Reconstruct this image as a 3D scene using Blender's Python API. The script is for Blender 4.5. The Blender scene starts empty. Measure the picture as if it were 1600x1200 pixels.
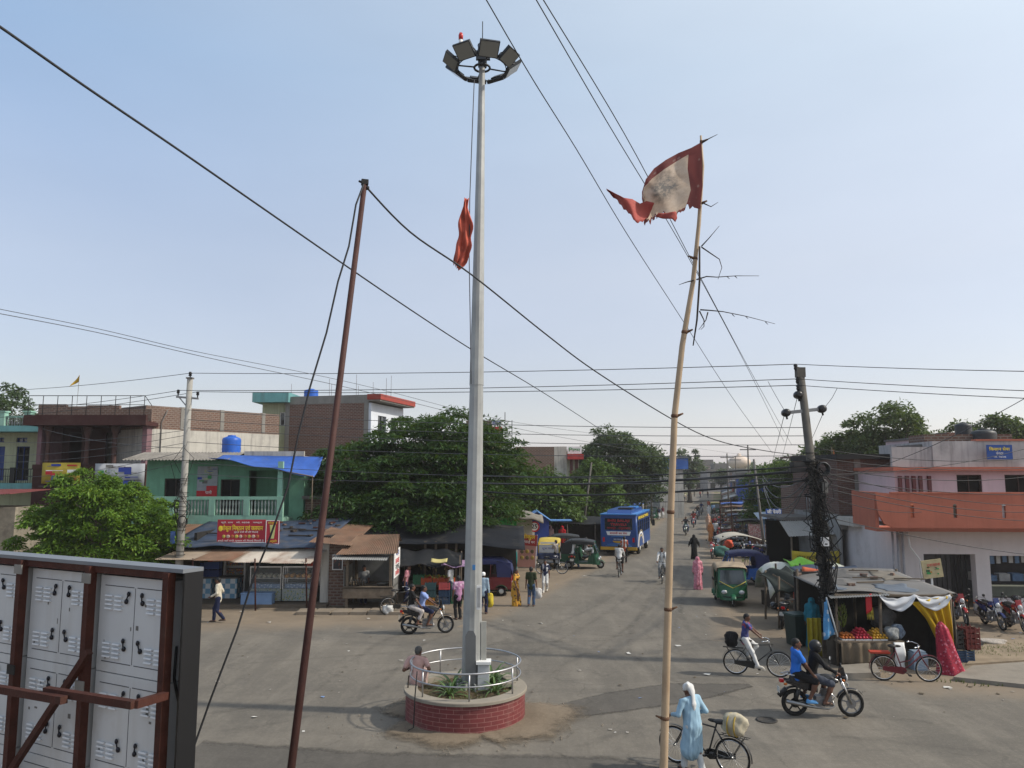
# Street junction seen from a first-floor roof: every thing is built as real geometry in metres.
import bpy,math,random,re
import numpy as np
from mathutils import Vector,Matrix

SC=bpy.context.scene
COL=SC.collection
RND=random.Random(7)
PI=math.pi
R=math.radians
V=Vector

# ------------------------------------------------------------------ survey: picture point -> place on the ground
CAM_H,FOC,PITCH=5.6,1200.0,R(6.65)
CP,SP=math.cos(PITCH),math.sin(PITCH)

def A(px,py,Y):
 """point at distance Y in front of the camera on the sight line through a point of the 1600x1200 photo"""
 u,v=(px-800)/FOC,(py-600)/FOC
 t=Y/(CP+v*SP)
 return V((u*t,Y,CAM_H+(SP-v*CP)*t))

def G(px,py,z=0.0):
 u,v=(px-800)/FOC,(py-600)/FOC
 t=(z-CAM_H)/(SP-v*CP)
 return V((u*t,(CP+v*SP)*t,z))

RD=V((0.255,0.967,0)).normalized()      # direction of the main street
RN=V((RD.y,-RD.x,0))                    # to its right
R0=V((4.0,30.0,0))
RA=math.atan2(-RD.x,RD.y)                # rotation that turns +y into the street direction

def S(along,lat,z=0.0):
 p=R0+RD*along+RN*lat
 return V((p.x,p.y,z))

# ------------------------------------------------------------------ materials
def new_mat(name):
 m=bpy.data.materials.new(name)
 m.use_nodes=True
 nt=m.node_tree
 return m,nt,nt.nodes['Principled BSDF']

def N(nt,typ,**kw):
 n=nt.nodes.new(typ)
 for k,v in kw.items():
  if k in n.inputs:
   n.inputs[k].default_value=v
  else:
   setattr(n,k,v)
 return n

def ramp(nt,fac,stops):
 r=nt.nodes.new('ShaderNodeValToRGB')
 el=r.color_ramp.elements
 while len(el)<len(stops):
  el.new(0.5)
 for e,(p,c)in zip(el,stops):
  e.position=p
  e.color=(c,c,c,1)if isinstance(c,(int,float))else(*c[:3],1)
 nt.links.new(fac,r.inputs[0])
 return r.outputs[0]

def mixc(nt,fac,a,b,mode='MIX'):
 n=nt.nodes.new('ShaderNodeMix')
 n.data_type='RGBA'
 n.blend_type=mode
 for s,val in((0,fac),(6,a),(7,b)):
  if hasattr(val,'is_linked')or isinstance(val,bpy.types.NodeSocket):
   nt.links.new(val,n.inputs[s])
  elif s==0:
   n.inputs[0].default_value=val
  else:
   n.inputs[s].default_value=(*val[:3],1)
 return n.outputs[2]

def coords(nt,scale=(1,1,1),kind='Object',rot=(0,0,0),loc=(0,0,0)):
 tc=nt.nodes.new('ShaderNodeTexCoord')
 mp=nt.nodes.new('ShaderNodeMapping')
 mp.inputs['Scale'].default_value=scale
 mp.inputs['Rotation'].default_value=rot
 mp.inputs['Location'].default_value=loc
 nt.links.new(tc.outputs[kind],mp.inputs[0])
 return mp.outputs[0]

def noise(nt,vec,scale,detail=4,rough=0.6,dist=0.0):
 n=nt.nodes.new('ShaderNodeTexNoise')
 n.inputs['Scale'].default_value=scale
 n.inputs['Detail'].default_value=detail
 n.inputs['Roughness'].default_value=rough
 n.inputs['Distortion'].default_value=dist
 nt.links.new(vec,n.inputs['Vector'])
 return n.outputs['Fac']

def bump(nt,bsdf,h,strength=0.3,dist=0.02):
 b=nt.nodes.new('ShaderNodeBump')
 b.inputs['Strength'].default_value=strength
 b.inputs['Distance'].default_value=dist
 nt.links.new(h,b.inputs['Height'])
 nt.links.new(b.outputs[0],bsdf.inputs['Normal'])

def dk(c,f):
 return tuple(min(1,max(0,x*f))for x in c)

MATS={}
def printed(p,name,x0,x1,z0,z1,y,cols,n=18,seed=1,th=.006):
 """printed sheet facing -y: patches and lines of ink a few millimetres proud of it"""
 r=random.Random(seed)
 mb=MB()
 w,h=x1-x0,z1-z0
 for k in range(n):
  a,b=r.uniform(0,.75),r.uniform(0,.9)
  ww,hh=(r.uniform(.1,.5),r.uniform(.015,.05))if r.random()<.6 else(r.uniform(.1,.3),r.uniform(.08,.25))
  a2,b2=min(.98,a+ww),min(.98,b+hh)
  d=.0012*(k+1)
  mb.b2((x0+w*(a+.01),y-d,z0+h*(b+.01)),(x0+w*a2,y-d+.001,z0+h*b2),r.randrange(len(cols)))
 return mb.build(name,cols,p)

def paint(name,col,rough=0.6,metal=0.0,var=0.18,scale=3.0,bmp=0.0,spec=0.4,dirt=None,damt=0.0,streak=0.0):
 """general surface: colour broken by two noises, optional dirt blotches and vertical run-off streaks"""
 if name in MATS:
  return MATS[name]
 m,nt,b=new_mat(name)
 col=tuple(x**1.19 for x in col)if metal<.5 else col
 vec=coords(nt)
 n1=noise(nt,vec,scale,5,0.65)
 c=mixc(nt,ramp(nt,n1,[(0.3,0.0),(0.7,1.0)]),dk(col,1-var),dk(col,1+var))
 if damt>0:
  d=dirt or(0.16,0.125,0.09)
  n2=noise(nt,vec,scale*0.45,6,0.7)
  lo=0.68-0.3*damt
  c=mixc(nt,ramp(nt,n2,[(lo,0.0),(lo+0.16,min(1.0,0.35+damt*0.6))]),c,d)
 if streak>0:
  v2=coords(nt,(5.0,5.0,0.35))
  n3=noise(nt,v2,1.0,5,0.6)
  c=mixc(nt,ramp(nt,n3,[(0.5,0.0),(0.72,streak)]),c,dk(dirt or(0.12,0.11,0.1),0.8))
 nt.links.new(c,b.inputs['Base Color'])
 b.inputs['Roughness'].default_value=rough
 b.inputs['Metallic'].default_value=metal
 b.inputs['Specular IOR Level'].default_value=spec
 if bmp>0:
  bump(nt,b,noise(nt,vec,scale*6,4,0.6),bmp,0.02)
 MATS[name]=m
 return m

def brick(name,c1,c2,mortar,bw=0.24,bh=0.085,mort=0.012,rough=0.9,dirt=0.5,plane='wall',bmp=0.5,stain=(0.13,0.1,0.085)):
 if name in MATS:
  return MATS[name]
 m,nt,b=new_mat(name)
 tc=nt.nodes.new('ShaderNodeTexCoord')
 sp=nt.nodes.new('ShaderNodeSeparateXYZ')
 nt.links.new(tc.outputs['Object'],sp.inputs[0])
 cb=nt.nodes.new('ShaderNodeCombineXYZ')
 if plane=='wall':
  ad=N(nt,'ShaderNodeMath',operation='ADD')
  nt.links.new(sp.outputs[0],ad.inputs[0]);nt.links.new(sp.outputs[1],ad.inputs[1])
  nt.links.new(ad.outputs[0],cb.inputs[0])
 else:                                   # round wall: run of brick measured along the circle (radius in plane)
  at=N(nt,'ShaderNodeMath',operation='ARCTAN2')
  nt.links.new(sp.outputs[0],at.inputs[0]);nt.links.new(sp.outputs[1],at.inputs[1])
  mu=N(nt,'ShaderNodeMath',operation='MULTIPLY')
  mu.inputs[1].default_value=plane
  nt.links.new(at.outputs[0],mu.inputs[0]);nt.links.new(mu.outputs[0],cb.inputs[0])
 nt.links.new(sp.outputs[2],cb.inputs[1])
 br=nt.nodes.new('ShaderNodeTexBrick')
 br.inputs['Color1'].default_value=(*c1,1)
 br.inputs['Color2'].default_value=(*c2,1)
 br.inputs['Mortar'].default_value=(*mortar,1)
 br.inputs['Scale'].default_value=1.0
 br.inputs['Mortar Size'].default_value=mort
 br.inputs['Brick Width'].default_value=bw
 br.inputs['Row Height'].default_value=bh
 br.inputs['Mortar Smooth'].default_value=0.2
 nt.links.new(cb.outputs[0],br.inputs['Vector'])
 n=noise(nt,tc.outputs['Object'],0.9,6,0.7)
 c=mixc(nt,ramp(nt,n,[(0.45,0.0),(0.7,dirt)]),br.outputs['Color'],stain)
 n2=noise(nt,tc.outputs['Object'],7,6,0.75)
 c=mixc(nt,ramp(nt,n2,[(0.42,0.0),(0.75,0.5)]),c,dk(c1,0.5))
 n3=noise(nt,coords(nt,loc=(3,8,1)),2.3,7,0.75)
 c=mixc(nt,ramp(nt,n3,[(0.52,0.0),(0.75,0.45)]),c,(0.20,0.155,0.125))
 nt.links.new(c,b.inputs['Base Color'])
 b.inputs['Roughness'].default_value=rough
 if bmp:
  bump(nt,b,br.outputs['Fac'],-bmp,0.01)
 MATS[name]=m
 return m

def pattern(name,base,cols,scale=14,rough=0.8,kind='blobs',thr=0.35):
 """printed cloth or a cluttered painted board: cells of a few colours on a ground colour"""
 if name in MATS:
  return MATS[name]
 m,nt,b=new_mat(name)
 vec=coords(nt)
 c=base
 for i,cc in enumerate(cols):
  v2=coords(nt,(1,1,1),'Object',(0.3*i,0.5*i,0.2),(i*3.1,i*1.7,i))
  if kind=='stripes':
   w=nt.nodes.new('ShaderNodeTexWave')
   w.inputs['Scale'].default_value=scale
   w.bands_direction='X' if i==0 else 'Z'
   nt.links.new(vec,w.inputs[0])
   f=w.outputs['Fac']
  else:
   vo=nt.nodes.new('ShaderNodeTexVoronoi')
   vo.inputs['Scale'].default_value=scale*(1+0.35*i)
   nt.links.new(v2,vo.inputs['Vector'])
   f=ramp(nt,vo.outputs['Distance'],[(0,1.0),(1,0.0)])
  fac=ramp(nt,f,[(1-thr-0.04,0.0),(1-thr+0.04,1.0)])
  c=mixc(nt,fac,c,cc)
 nt.links.new(c,b.inputs['Base Color'])
 b.inputs['Roughness'].default_value=rough
 MATS[name]=m
 return m

def glass(name,col=(0.02,0.025,0.03),rough=0.08):
 if name in MATS:
  return MATS[name]
 m,nt,b=new_mat(name)
 b.inputs['Base Color'].default_value=(*col,1)
 b.inputs['Roughness'].default_value=rough
 b.inputs['Specular IOR Level'].default_value=0.8
 MATS[name]=m
 return m

def leafmat(name,c1,c2,trans=0.35,rough=0.45):
 if name in MATS:
  return MATS[name]
 m,nt,b=new_mat(name)
 g=nt.nodes.new('ShaderNodeNewGeometry')
 c=mixc(nt,g.outputs['Random Per Island'],c1,c2)
 c=mixc(nt,ramp(nt,g.outputs['Random Per Island'],[(0.93,0.0),(0.95,0.75)]),c,(c2[0]*1.5,c2[1]*1.1,c2[2]))
 n=noise(nt,coords(nt),0.9,3,0.6)
 c=mixc(nt,ramp(nt,n,[(0.35,0.0),(0.65,0.5)]),c,dk(c2,0.8))
 nt.links.new(c,b.inputs['Base Color'])
 b.inputs['Roughness'].default_value=rough
 b.inputs['Specular IOR Level'].default_value=0.3
 tr=nt.nodes.new('ShaderNodeBsdfTranslucent')
 ct=mixc(nt,0.5,c,(0.16,0.24,0.02))
 nt.links.new(ct,tr.inputs[0])
 mx=nt.nodes.new('ShaderNodeMixShader')
 mx.inputs[0].default_value=trans
 nt.links.new(b.outputs[0],mx.inputs[1]);nt.links.new(tr.outputs[0],mx.inputs[2])
 out=nt.nodes['Material Output']
 nt.links.new(mx.outputs[0],out.inputs[0])
 MATS[name]=m
 return m

# ------------------------------------------------------------------ mesh builder
EACH={'post','pole','pier','awning_post','bracket','rebar','side_screen','drainpipe','indicator','bottle','stand','roof_bundle','notice','mudguard','canopy_hoop','crossarm_brace','concrete_frame_post','shelf','taillight','goods','roof_weight','roof_debris','bench','rear_mudguard'}
class MB:
 def __init__(self):
  self.v,self.f,self.m,self.s=[],[],[],[]

 def add(self,vs,fs,mi=0,smooth=False):
  o=len(self.v)
  self.v+=[tuple(p)for p in vs]
  self.f+=[tuple(i+o for i in f)for f in fs]
  self.m+=[mi]*len(fs)
  self.s+=[smooth]*len(fs)
  return self

 def box(self,c,s,rz=0.0,mi=0,top=1.0,mat=None):
  """box centred at c with full sizes s; top scales the upper face; mat an extra rotation matrix"""
  x,y,z=s[0]/2,s[1]/2,s[2]/2
  vs=[(-x,-y,-z),(x,-y,-z),(x,y,-z),(-x,y,-z),(-x*top,-y*top,z),(x*top,-y*top,z),(x*top,y*top,z),(-x*top,y*top,z)]
  M=Matrix.Rotation(rz,3,'Z')if mat is None else mat
  c=V(c)
  return self.add([M@V(p)+c for p in vs],
[(0,3,2,1),(4,5,6,7),(0,1,5,4),(1,2,6,5),(2,3,7,6),(3,0,4,7)],mi)

 def b2(self,lo,hi,mi=0):
  return self.box([(a+b)/2 for a,b in zip(lo,hi)],[abs(b-a)for a,b in zip(lo,hi)],0,mi)

 def beam(self,a,b,w,h,mi=0,up=(0,0,1)):
  a,b=V(a),V(b)
  d=(b-a)
  L=d.length
  d.normalize()
  u=V(up)
  sx=d.cross(u)
  if sx.length<1e-4:
   sx=d.cross(V((0,1,0)))
  sx.normalize()
  uz=sx.cross(d)
  M=Matrix((sx,d,uz)).transposed()
  return self.box((a+b)/2,(w,L,h),0,mi,1.0,M)

 def tube(self,pts,r,n=8,mi=0,caps=True,closed=False):
  pts=[V(p)for p in pts]
  k=len(pts)
  rs=list(r)if hasattr(r,'__len__')else[r]*k
  vs,fs=[],[]
  ref=None
  for i,p in enumerate(pts):
   if closed:
    t=pts[(i+1)%k]-pts[i-1]
   else:
    t=pts[min(i+1,k-1)]-pts[max(i-1,0)]
   t.normalize()
   if ref is None:
    ref=t.orthogonal().normalized()
   else:
    ref=(ref-t*ref.dot(t))
    if ref.length<1e-5:
     ref=t.orthogonal()
    ref.normalize()
   bi=t.cross(ref)
   for j in range(n):
    a=2*PI*j/n
    vs.append(p+(ref*math.cos(a)+bi*math.sin(a))*rs[i])
  for i in range(k if closed else k-1):
   i2=(i+1)%k
   for j in range(n):
    fs.append((i*n+j,i*n+(j+1)%n,i2*n+(j+1)%n,i2*n+j))
  self.add(vs,fs,mi,True)
  if caps and not closed:
   o=len(self.v)-len(vs)
   self.f+=[tuple(o+j for j in reversed(range(n))),tuple(o+(k-1)*n+j for j in range(n))]
   self.m+=[mi]*2
   self.s+=[False]*2
  return self

 def ring(self,c,rad,r,axis='x',n=24,m=8,mi=0,arc=(0,2*PI)):
  full=abs(arc[1]-arc[0])>6.28
  pts=[]
  for i in range(n if full else n+1):
   a=arc[0]+(arc[1]-arc[0])*i/n
   ca,sa=math.cos(a)*rad,math.sin(a)*rad
   p={'x':(0,ca,sa),'y':(ca,0,sa),'z':(ca,sa,0)}[axis]
   pts.append(V(c)+V(p))
  return self.tube(pts,r,m,mi,True,full)

 def lathe(self,prof,n=20,c=(0,0,0),mi=0,smooth=True,mat=None,caps=True,rx=1.0,ry=1.0):
  vs,fs=[],[]
  M=mat or Matrix.Identity(3)
  for r,z in prof:
   for j in range(n):
    a=2*PI*j/n
    vs.append(M@V((math.cos(a)*r*rx,math.sin(a)*r*ry,z))+V(c))
  for i in range(len(prof)-1):
   for j in range(n):
    fs.append((i*n+j,i*n+(j+1)%n,(i+1)*n+(j+1)%n,(i+1)*n+j))
  self.add(vs,fs,mi,smooth)
  if caps:
   o=len(self.v)-len(vs)
   k=len(prof)
   self.f+=[tuple(o+j for j in reversed(range(n))),tuple(o+(k-1)*n+j for j in range(n))]
   self.m+=[mi]*2
   self.s+=[False]*2
  return self

 def ell(self,c,r,n=12,m=8,mi=0,mat=None):
  prof=[(max(1e-4,math.sin(PI*i/m)),-math.cos(PI*i/m))for i in range(m+1)]
  M=(mat or Matrix.Identity(3))@Matrix.Diagonal(V(r))
  return self.lathe(prof,n,c,mi,True,M)

 def prism(self,poly,axis,a,b,mi=0,smooth=False):
  """polygon (two coordinates) swept along axis from a to b"""
  n=len(poly)
  def p3(p,t):
   return{'x':(t,p[0],p[1]),'y':(p[0],t,p[1]),'z':(p[0],p[1],t)}[axis]
  vs=[p3(p,a)for p in poly]+[p3(p,b)for p in poly]
  area=sum(poly[i][0]*poly[(i+1)%n][1]-poly[(i+1)%n][0]*poly[i][1]for i in range(n))
  fs=[tuple(range(n-1,-1,-1)),tuple(range(n,2*n))]
  sd=[(i,(i+1)%n,n+(i+1)%n,n+i)for i in range(n)]
  flip=(area<0)!=(axis=='y')
  if b<a:
   flip=not flip
  if flip:
   fs=[tuple(reversed(f))for f in fs]
   sd=[tuple(reversed(f))for f in sd]
  self.add(vs,fs,mi,False)
  o=len(self.v)-len(vs)
  self.f+=[tuple(o+i for i in f)for f in sd]
  self.m+=[mi]*len(sd)
  self.s+=[smooth]*len(sd)
  return self

 def grid(self,fn,nu,nv,mi=0,smooth=True,thick=0.0):
  """surface fn(u, v) for u, v in 0..1; thick > 0 gives it a back face and edges"""
  P=[[V(fn(i/nu,j/nv))for j in range(nv+1)]for i in range(nu+1)]
  vs=[p for row in P for p in row]
  w=nv+1
  fs=[(i*w+j,(i+1)*w+j,(i+1)*w+j+1,i*w+j+1)for i in range(nu)for j in range(nv)]
  if thick<=0:
   return self.add(vs,fs,mi,smooth)
  nn=[]
  for i in range(nu+1):
   for j in range(nv+1):
    du=P[min(i+1,nu)][j]-P[max(i-1,0)][j]
    dv=P[i][min(j+1,nv)]-P[i][max(j-1,0)]
    q=du.cross(dv)
    nn.append(q.normalized()if q.length>1e-9 else V((0,0,1)))
  back=[p-q*thick for p,q in zip(vs,nn)]
  L=len(vs)
  fs2=[tuple(reversed([k+L for k in f]))for f in fs]
  ed=[]
  for i in range(nu):
   ed.append((i*w,i*w+L,(i+1)*w+L,(i+1)*w))
   a,b=i*w+nv,(i+1)*w+nv
   ed.append((a,b,b+L,a+L))
  for j in range(nv):
   ed.append((j,j+1,j+1+L,j+L))
   a,b=nu*w+j,nu*w+j+1
   ed.append((a,a+L,b+L,b))
  return self.add(vs+back,fs+fs2+ed,mi,smooth)

 def corr(self,p00,p10,p01,p11,pitch=0.09,amp=0.018,mi=0,seg=2,sag=0.0):
  """corrugated sheet: ridges run from the p0x edge to the p1x edge (first index), waves across"""
  p00,p10,p01,p11=map(V,(p00,p10,p01,p11))
  n=max(4,int((p01-p00).length/pitch*4))
  nrm=(p10-p00).cross(p01-p00).normalized()
  if nrm.z<0:
   nrm=-nrm
  vs,fs=[],[]
  for i in range(seg+1):
   u=i/seg
   for j in range(n+1):
    v=j/n
    p=(p00*(1-u)+p10*u)*(1-v)+(p01*(1-u)+p11*u)*v
    vs.append(p+nrm*(amp*math.cos(j*PI/2))-V((0,0,sag*math.sin(PI*u))))
  for i in range(seg):
   for j in range(n):
    a=i*(n+1)+j
    fs.append((a,a+1,a+n+2,a+n+1))
  return self.add(vs,fs,mi,True)

 def wall(self,x0,x1,z0,z1,y0,y1,holes=(),mi=0):
  """wall in the x-z plane between y0 and y1 with rectangular openings (xa, xb, za, zb)"""
  xs=sorted({x0,x1,*[h[0]for h in holes],*[h[1]for h in holes]})
  zs=sorted({z0,z1,*[h[2]for h in holes],*[h[3]for h in holes]})
  xs=[x for x in xs if x0<=x<=x1]
  zs=[z for z in zs if z0<=z<=z1]
  for i in range(len(xs)-1):
   run=None
   for j in range(len(zs)-1):
    cx,cz=(xs[i]+xs[i+1])/2,(zs[j]+zs[j+1])/2
    solid=not any(h[0]<cx<h[1]and h[2]<cz<h[3]for h in holes)
    if solid and run is None:
     run=zs[j]
    if(not solid)and run is not None:
     self.b2((xs[i],y0,run),(xs[i+1],y1,zs[j]),mi);run=None
   if run is not None:
    self.b2((xs[i],y0,run),(xs[i+1],y1,zs[-1]),mi)
  return self

 def parts(self):
  """the loose pieces gathered so far, each as a builder of its own"""
  up=list(range(len(self.v)))
  def root(i):
   while up[i]!=i:
    up[i]=up[up[i]]
    i=up[i]
   return i
  for f in self.f:
   a=root(f[0])
   for i in f[1:]:
    up[root(i)]=a
  out,new={},{}
  for f,m,s in zip(self.f,self.m,self.s):
   q=out.setdefault(root(f[0]),MB())
   for i in f:
    if i not in new:
     new[i]=len(q.v)
     q.v.append(self.v[i])
   q.f.append(tuple(new[i]for i in f));q.m.append(m);q.s.append(s)
  return list(out.values())

 def build(self,name,mats,parent=None,loc=None,rz=0.0):
  if parent is not None and name in EACH:             # posts, poles and the like: every one a part of its own
   for q in self.parts():
    o=q._make(name,mats,parent,loc,rz)
   return o
  return self._make(name,mats,parent,loc,rz)

 def _make(self,name,mats,parent=None,loc=None,rz=0.0):
  me=bpy.data.meshes.new(name)
  me.from_pydata(self.v,[],self.f)
  me.polygons.foreach_set('material_index',self.m)
  me.polygons.foreach_set('use_smooth',self.s)
  for mt in(mats if isinstance(mats,(list,tuple))else[mats]):
   me.materials.append(mt)
  me.update()
  o=bpy.data.objects.new(name,me)
  COL.objects.link(o)
  if parent is not None:
   o.parent=parent
  if loc is not None:
   o.location=loc
  o.rotation_euler.z=rz
  return o

def tag(o,label,cat,group=None,kind=None):
 o['label']=label
 o['category']=cat
 if group:
  o['group']=group
 if kind:
  o['kind']=kind
 return o

def thing(name,label,cat,loc=(0,0,0),rz=0.0,group=None):
 o=bpy.data.objects.new(name,None)
 o.empty_display_size=0.1
 COL.objects.link(o)
 o.location=loc
 o.rotation_euler.z=rz
 return tag(o,label,cat,group)

def struct(o):
 o['kind']='structure'
 return o

def kids(o):
 return[c for c in o.children]

def dup(root,loc,rz,label=None,group=None,recolor=None,drop=()):
 """copy of a thing with copies of its parts and their sub-parts; recolor {old material name: new material}"""
 def cp(o,par):
  c=o.copy()
  COL.objects.link(c)
  if par is not None:
   c.parent=par
  if recolor and c.type=='MESH':
   for sl in c.material_slots:
    if sl.material and sl.material.name in recolor:
     nm=recolor[sl.material.name]
     sl.link='OBJECT'
     sl.material=nm
  for ch in list(o.children):
   if ch.name.split('.')[0]not in drop:
    cp(ch,c)
  return c
 c=cp(root,None)
 c.location=loc
 c.rotation_euler.z=rz
 if label:
  c['label']=label
 if group:
  c['group']=group
 return c

def head(hx,hy):
 """rotation about z that turns local +y into the direction (hx, hy)"""
 return math.atan2(-hx,hy)

def lettering(txt,size,mat,parent,loc,rot=(PI/2,0,0),name='lettering',width=None,bold=0.0):
 cu=bpy.data.curves.new(name,'FONT')
 cu.body=re.sub('((?:[\u0915-\u0939]\u094d)*[\u0915-\u0939])\u093f','\u093f\\1',txt)   # the short i stands before its letter
 cu.size=size
 cu.align_x='CENTER'
 cu.align_y='CENTER'
 cu.resolution_u=3
 cu.extrude=0.002
 cu.offset=bold
 t=bpy.data.objects.new(name+'_outline',cu)
 COL.objects.link(t)
 dg=bpy.context.evaluated_depsgraph_get()
 dg.update()
 me=bpy.data.meshes.new_from_object(t.evaluated_get(dg))
 bpy.data.objects.remove(t)
 bpy.data.curves.remove(cu)
 me.materials.clear()
 me.materials.append(mat)
 o=bpy.data.objects.new(name,me)
 COL.objects.link(o)
 o.parent=parent
 o.location=loc
 o.rotation_euler=rot
 if width and len(me.vertices):
  xs=[v.co.x for v in me.vertices]
  w=max(xs)-min(xs)
  if w>1e-4:
   o.scale.x=width/w
 return o

def sagline(a,b,sag,n=16):
 a,b=V(a),V(b)
 return[a.lerp(b,i/n)-V((0,0,sag*4*(i/n)*(1-i/n)))for i in range(n+1)]
# ------------------------------------------------------------------ camera, sky, sun
cam=bpy.data.cameras.new('camera')
cam.sensor_width=36
cam.lens=FOC/1600*36
cam.clip_start=0.1
cam.clip_end=6000
co=bpy.data.objects.new('camera',cam)
COL.objects.link(co)
co.location=(0,0,CAM_H)
co.rotation_euler=(PI/2+PITCH,0,0)
SC.camera=co

SUN_AZ=V((0.99,-0.13,0)).normalized()
SUN_EL=R(41)
sl=bpy.data.lights.new('sun','SUN')
sl.energy=2.9
sl.angle=R(2.0)
sl.color=(1.0,0.93,0.81)
so=bpy.data.objects.new('sun',sl)
COL.objects.link(so)
sdir=V((SUN_AZ.x*math.cos(SUN_EL),SUN_AZ.y*math.cos(SUN_EL),math.sin(SUN_EL)))
so.rotation_euler=sdir.to_track_quat('Z','Y').to_euler()
so.location=(30,-15,40)

w=bpy.data.worlds.new('World')
SC.world=w
w.use_nodes=True
nt=w.node_tree
sky=nt.nodes.new('ShaderNodeTexSky')
sky.sky_type='NISHITA'
sky.sun_disc=False
sky.sun_elevation=SUN_EL
sky.sun_rotation=math.atan2(SUN_AZ.x,SUN_AZ.y)
sky.altitude=0
sky.air_density=1.0
sky.dust_density=1.5
sky.ozone_density=1.0
bg=nt.nodes['Background']
pale=nt.nodes.new('ShaderNodeMix')                        # thin even overcast veil over the whole sky
pale.data_type='RGBA'
pale.inputs[0].default_value=0.5
nt.links.new(sky.outputs[0],pale.inputs[6])
wtc=nt.nodes.new('ShaderNodeTexCoord')                    # the veil brightens towards the sun, as thin haze does
wdt=nt.nodes.new('ShaderNodeVectorMath');wdt.operation='DOT_PRODUCT'
nt.links.new(wtc.outputs['Generated'],wdt.inputs[0])
wdt.inputs[1].default_value=sdir
wmr=nt.nodes.new('ShaderNodeMapRange')
for i_,q_ in enumerate((-0.2,0.65,0.0,1.0)):
 wmr.inputs[i_+1].default_value=q_
wno=nt.nodes.new('ShaderNodeTexNoise')                   # barely uneven thin cloud
wno.inputs['Scale'].default_value=2.2
wno.inputs['Detail'].default_value=5
wmp=nt.nodes.new('ShaderNodeMapping')
wmp.inputs['Scale'].default_value=(1,1,3.2)
nt.links.new(wtc.outputs['Generated'],wmp.inputs[0])
nt.links.new(wmp.outputs[0],wno.inputs['Vector'])
wnm=nt.nodes.new('ShaderNodeMapRange')
for i_,q_ in enumerate((0.3,0.7,0.93,1.07)):
 wnm.inputs[i_+1].default_value=q_
nt.links.new(wno.outputs['Fac'],wnm.inputs[0])
wml=nt.nodes.new('ShaderNodeMath')
wml.operation='MULTIPLY'
nt.links.new(wdt.outputs['Value'],wmr.inputs[0])
wxyz=nt.nodes.new('ShaderNodeSeparateXYZ')
nt.links.new(wtc.outputs['Generated'],wxyz.inputs[0])
def veil(c0,c1,c2,c3):
 return ramp(nt,wxyz.outputs[2],[(0.03,dk(c0,1/6)),(0.10,dk(c1,1/6)),(0.25,dk(c2,1/6)),(0.47,dk(c3,1/6))])
vmix=mixc(nt,wmr.outputs[0],veil((3.6,3.3,4.0),(2.7,2.3,2.5),(3.0,3.0,3.3),(2.05,2.95,4.2)),veil((4.6,4.3,4.9),(3.7,3.3,3.6),(4.6,4.2,3.8),(5.3,5.5,5.15)))
wml.inputs[0].default_value=6.0
nt.links.new(wnm.outputs[0],wml.inputs[1])
wsc=nt.nodes.new('ShaderNodeVectorMath')
wsc.operation='SCALE'
nt.links.new(vmix,wsc.inputs[0])
nt.links.new(wml.outputs[0],wsc.inputs['Scale'])
nt.links.new(wsc.outputs[0],pale.inputs[7])
nt.links.new(pale.outputs[2],bg.inputs[0])
bg.inputs[1].default_value=0.15
SC.view_settings.view_transform='Standard'
SC.view_settings.look='None'
SC.view_settings.exposure=0.44
SC.view_settings.gamma=1.0

# ------------------------------------------------------------------ ground and roads
def ground_mat():
 m,nt,b=new_mat('dusty_earth')
 vec=coords(nt)
 n1=noise(nt,vec,0.35,8,0.65)
 n2=noise(nt,vec,3.0,6,0.7)
 n3=noise(nt,vec,26.0,3,0.7)
 c=mixc(nt,ramp(nt,n1,[(0.35,0.0),(0.65,1.0)]),(0.160,0.125,0.090),(0.240,0.191,0.138))
 c=mixc(nt,ramp(nt,n2,[(0.42,0.0),(0.72,0.7)]),c,(0.165,0.137,0.108))
 c=mixc(nt,ramp(nt,n3,[(0.55,0.0),(0.72,0.6)]),c,(0.15,0.13,0.11))
 gr=noise(nt,coords(nt,loc=(31,7,0)),0.12,5,0.6)
 far=N(nt,'ShaderNodeSeparateXYZ')
 nt.links.new(coords(nt),far.inputs[0])
 fy=ramp(nt,N_map(nt,far.outputs[1],60,160),[(0.0,0.0),(1.0,0.9)])
 gm=N(nt,'ShaderNodeMath',operation='MULTIPLY')
 nt.links.new(ramp(nt,gr,[(0.45,0.0),(0.55,1.0)]),gm.inputs[0]);nt.links.new(fy,gm.inputs[1])
 c=mixc(nt,gm.outputs[0],c,(0.10,0.125,0.045))
 nt.links.new(c,b.inputs['Base Color'])
 b.inputs['Roughness'].default_value=0.95
 b.inputs['Specular IOR Level'].default_value=0.15
 bump(nt,b,n3,0.35,0.03)
 return m

def N_map(nt,val,a,b):
 mr=nt.nodes.new('ShaderNodeMapRange')
 mr.inputs[1].default_value=a
 mr.inputs[2].default_value=b
 nt.links.new(val,mr.inputs[0])
 return mr.outputs[0]

def noise_col(nt,vec,scale):
 n=nt.nodes.new('ShaderNodeTexNoise')
 n.inputs['Scale'].default_value=scale
 n.inputs['Detail'].default_value=6
 nt.links.new(vec,n.inputs['Vector'])
 s=nt.nodes.new('ShaderNodeVectorMath')
 s.operation='MULTIPLY_ADD'
 nt.links.new(n.outputs['Color'],s.inputs[0])
 s.inputs[1].default_value=(6,6,6)
 nt.links.new(vec,s.inputs[2])
 return s.outputs[0]

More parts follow.
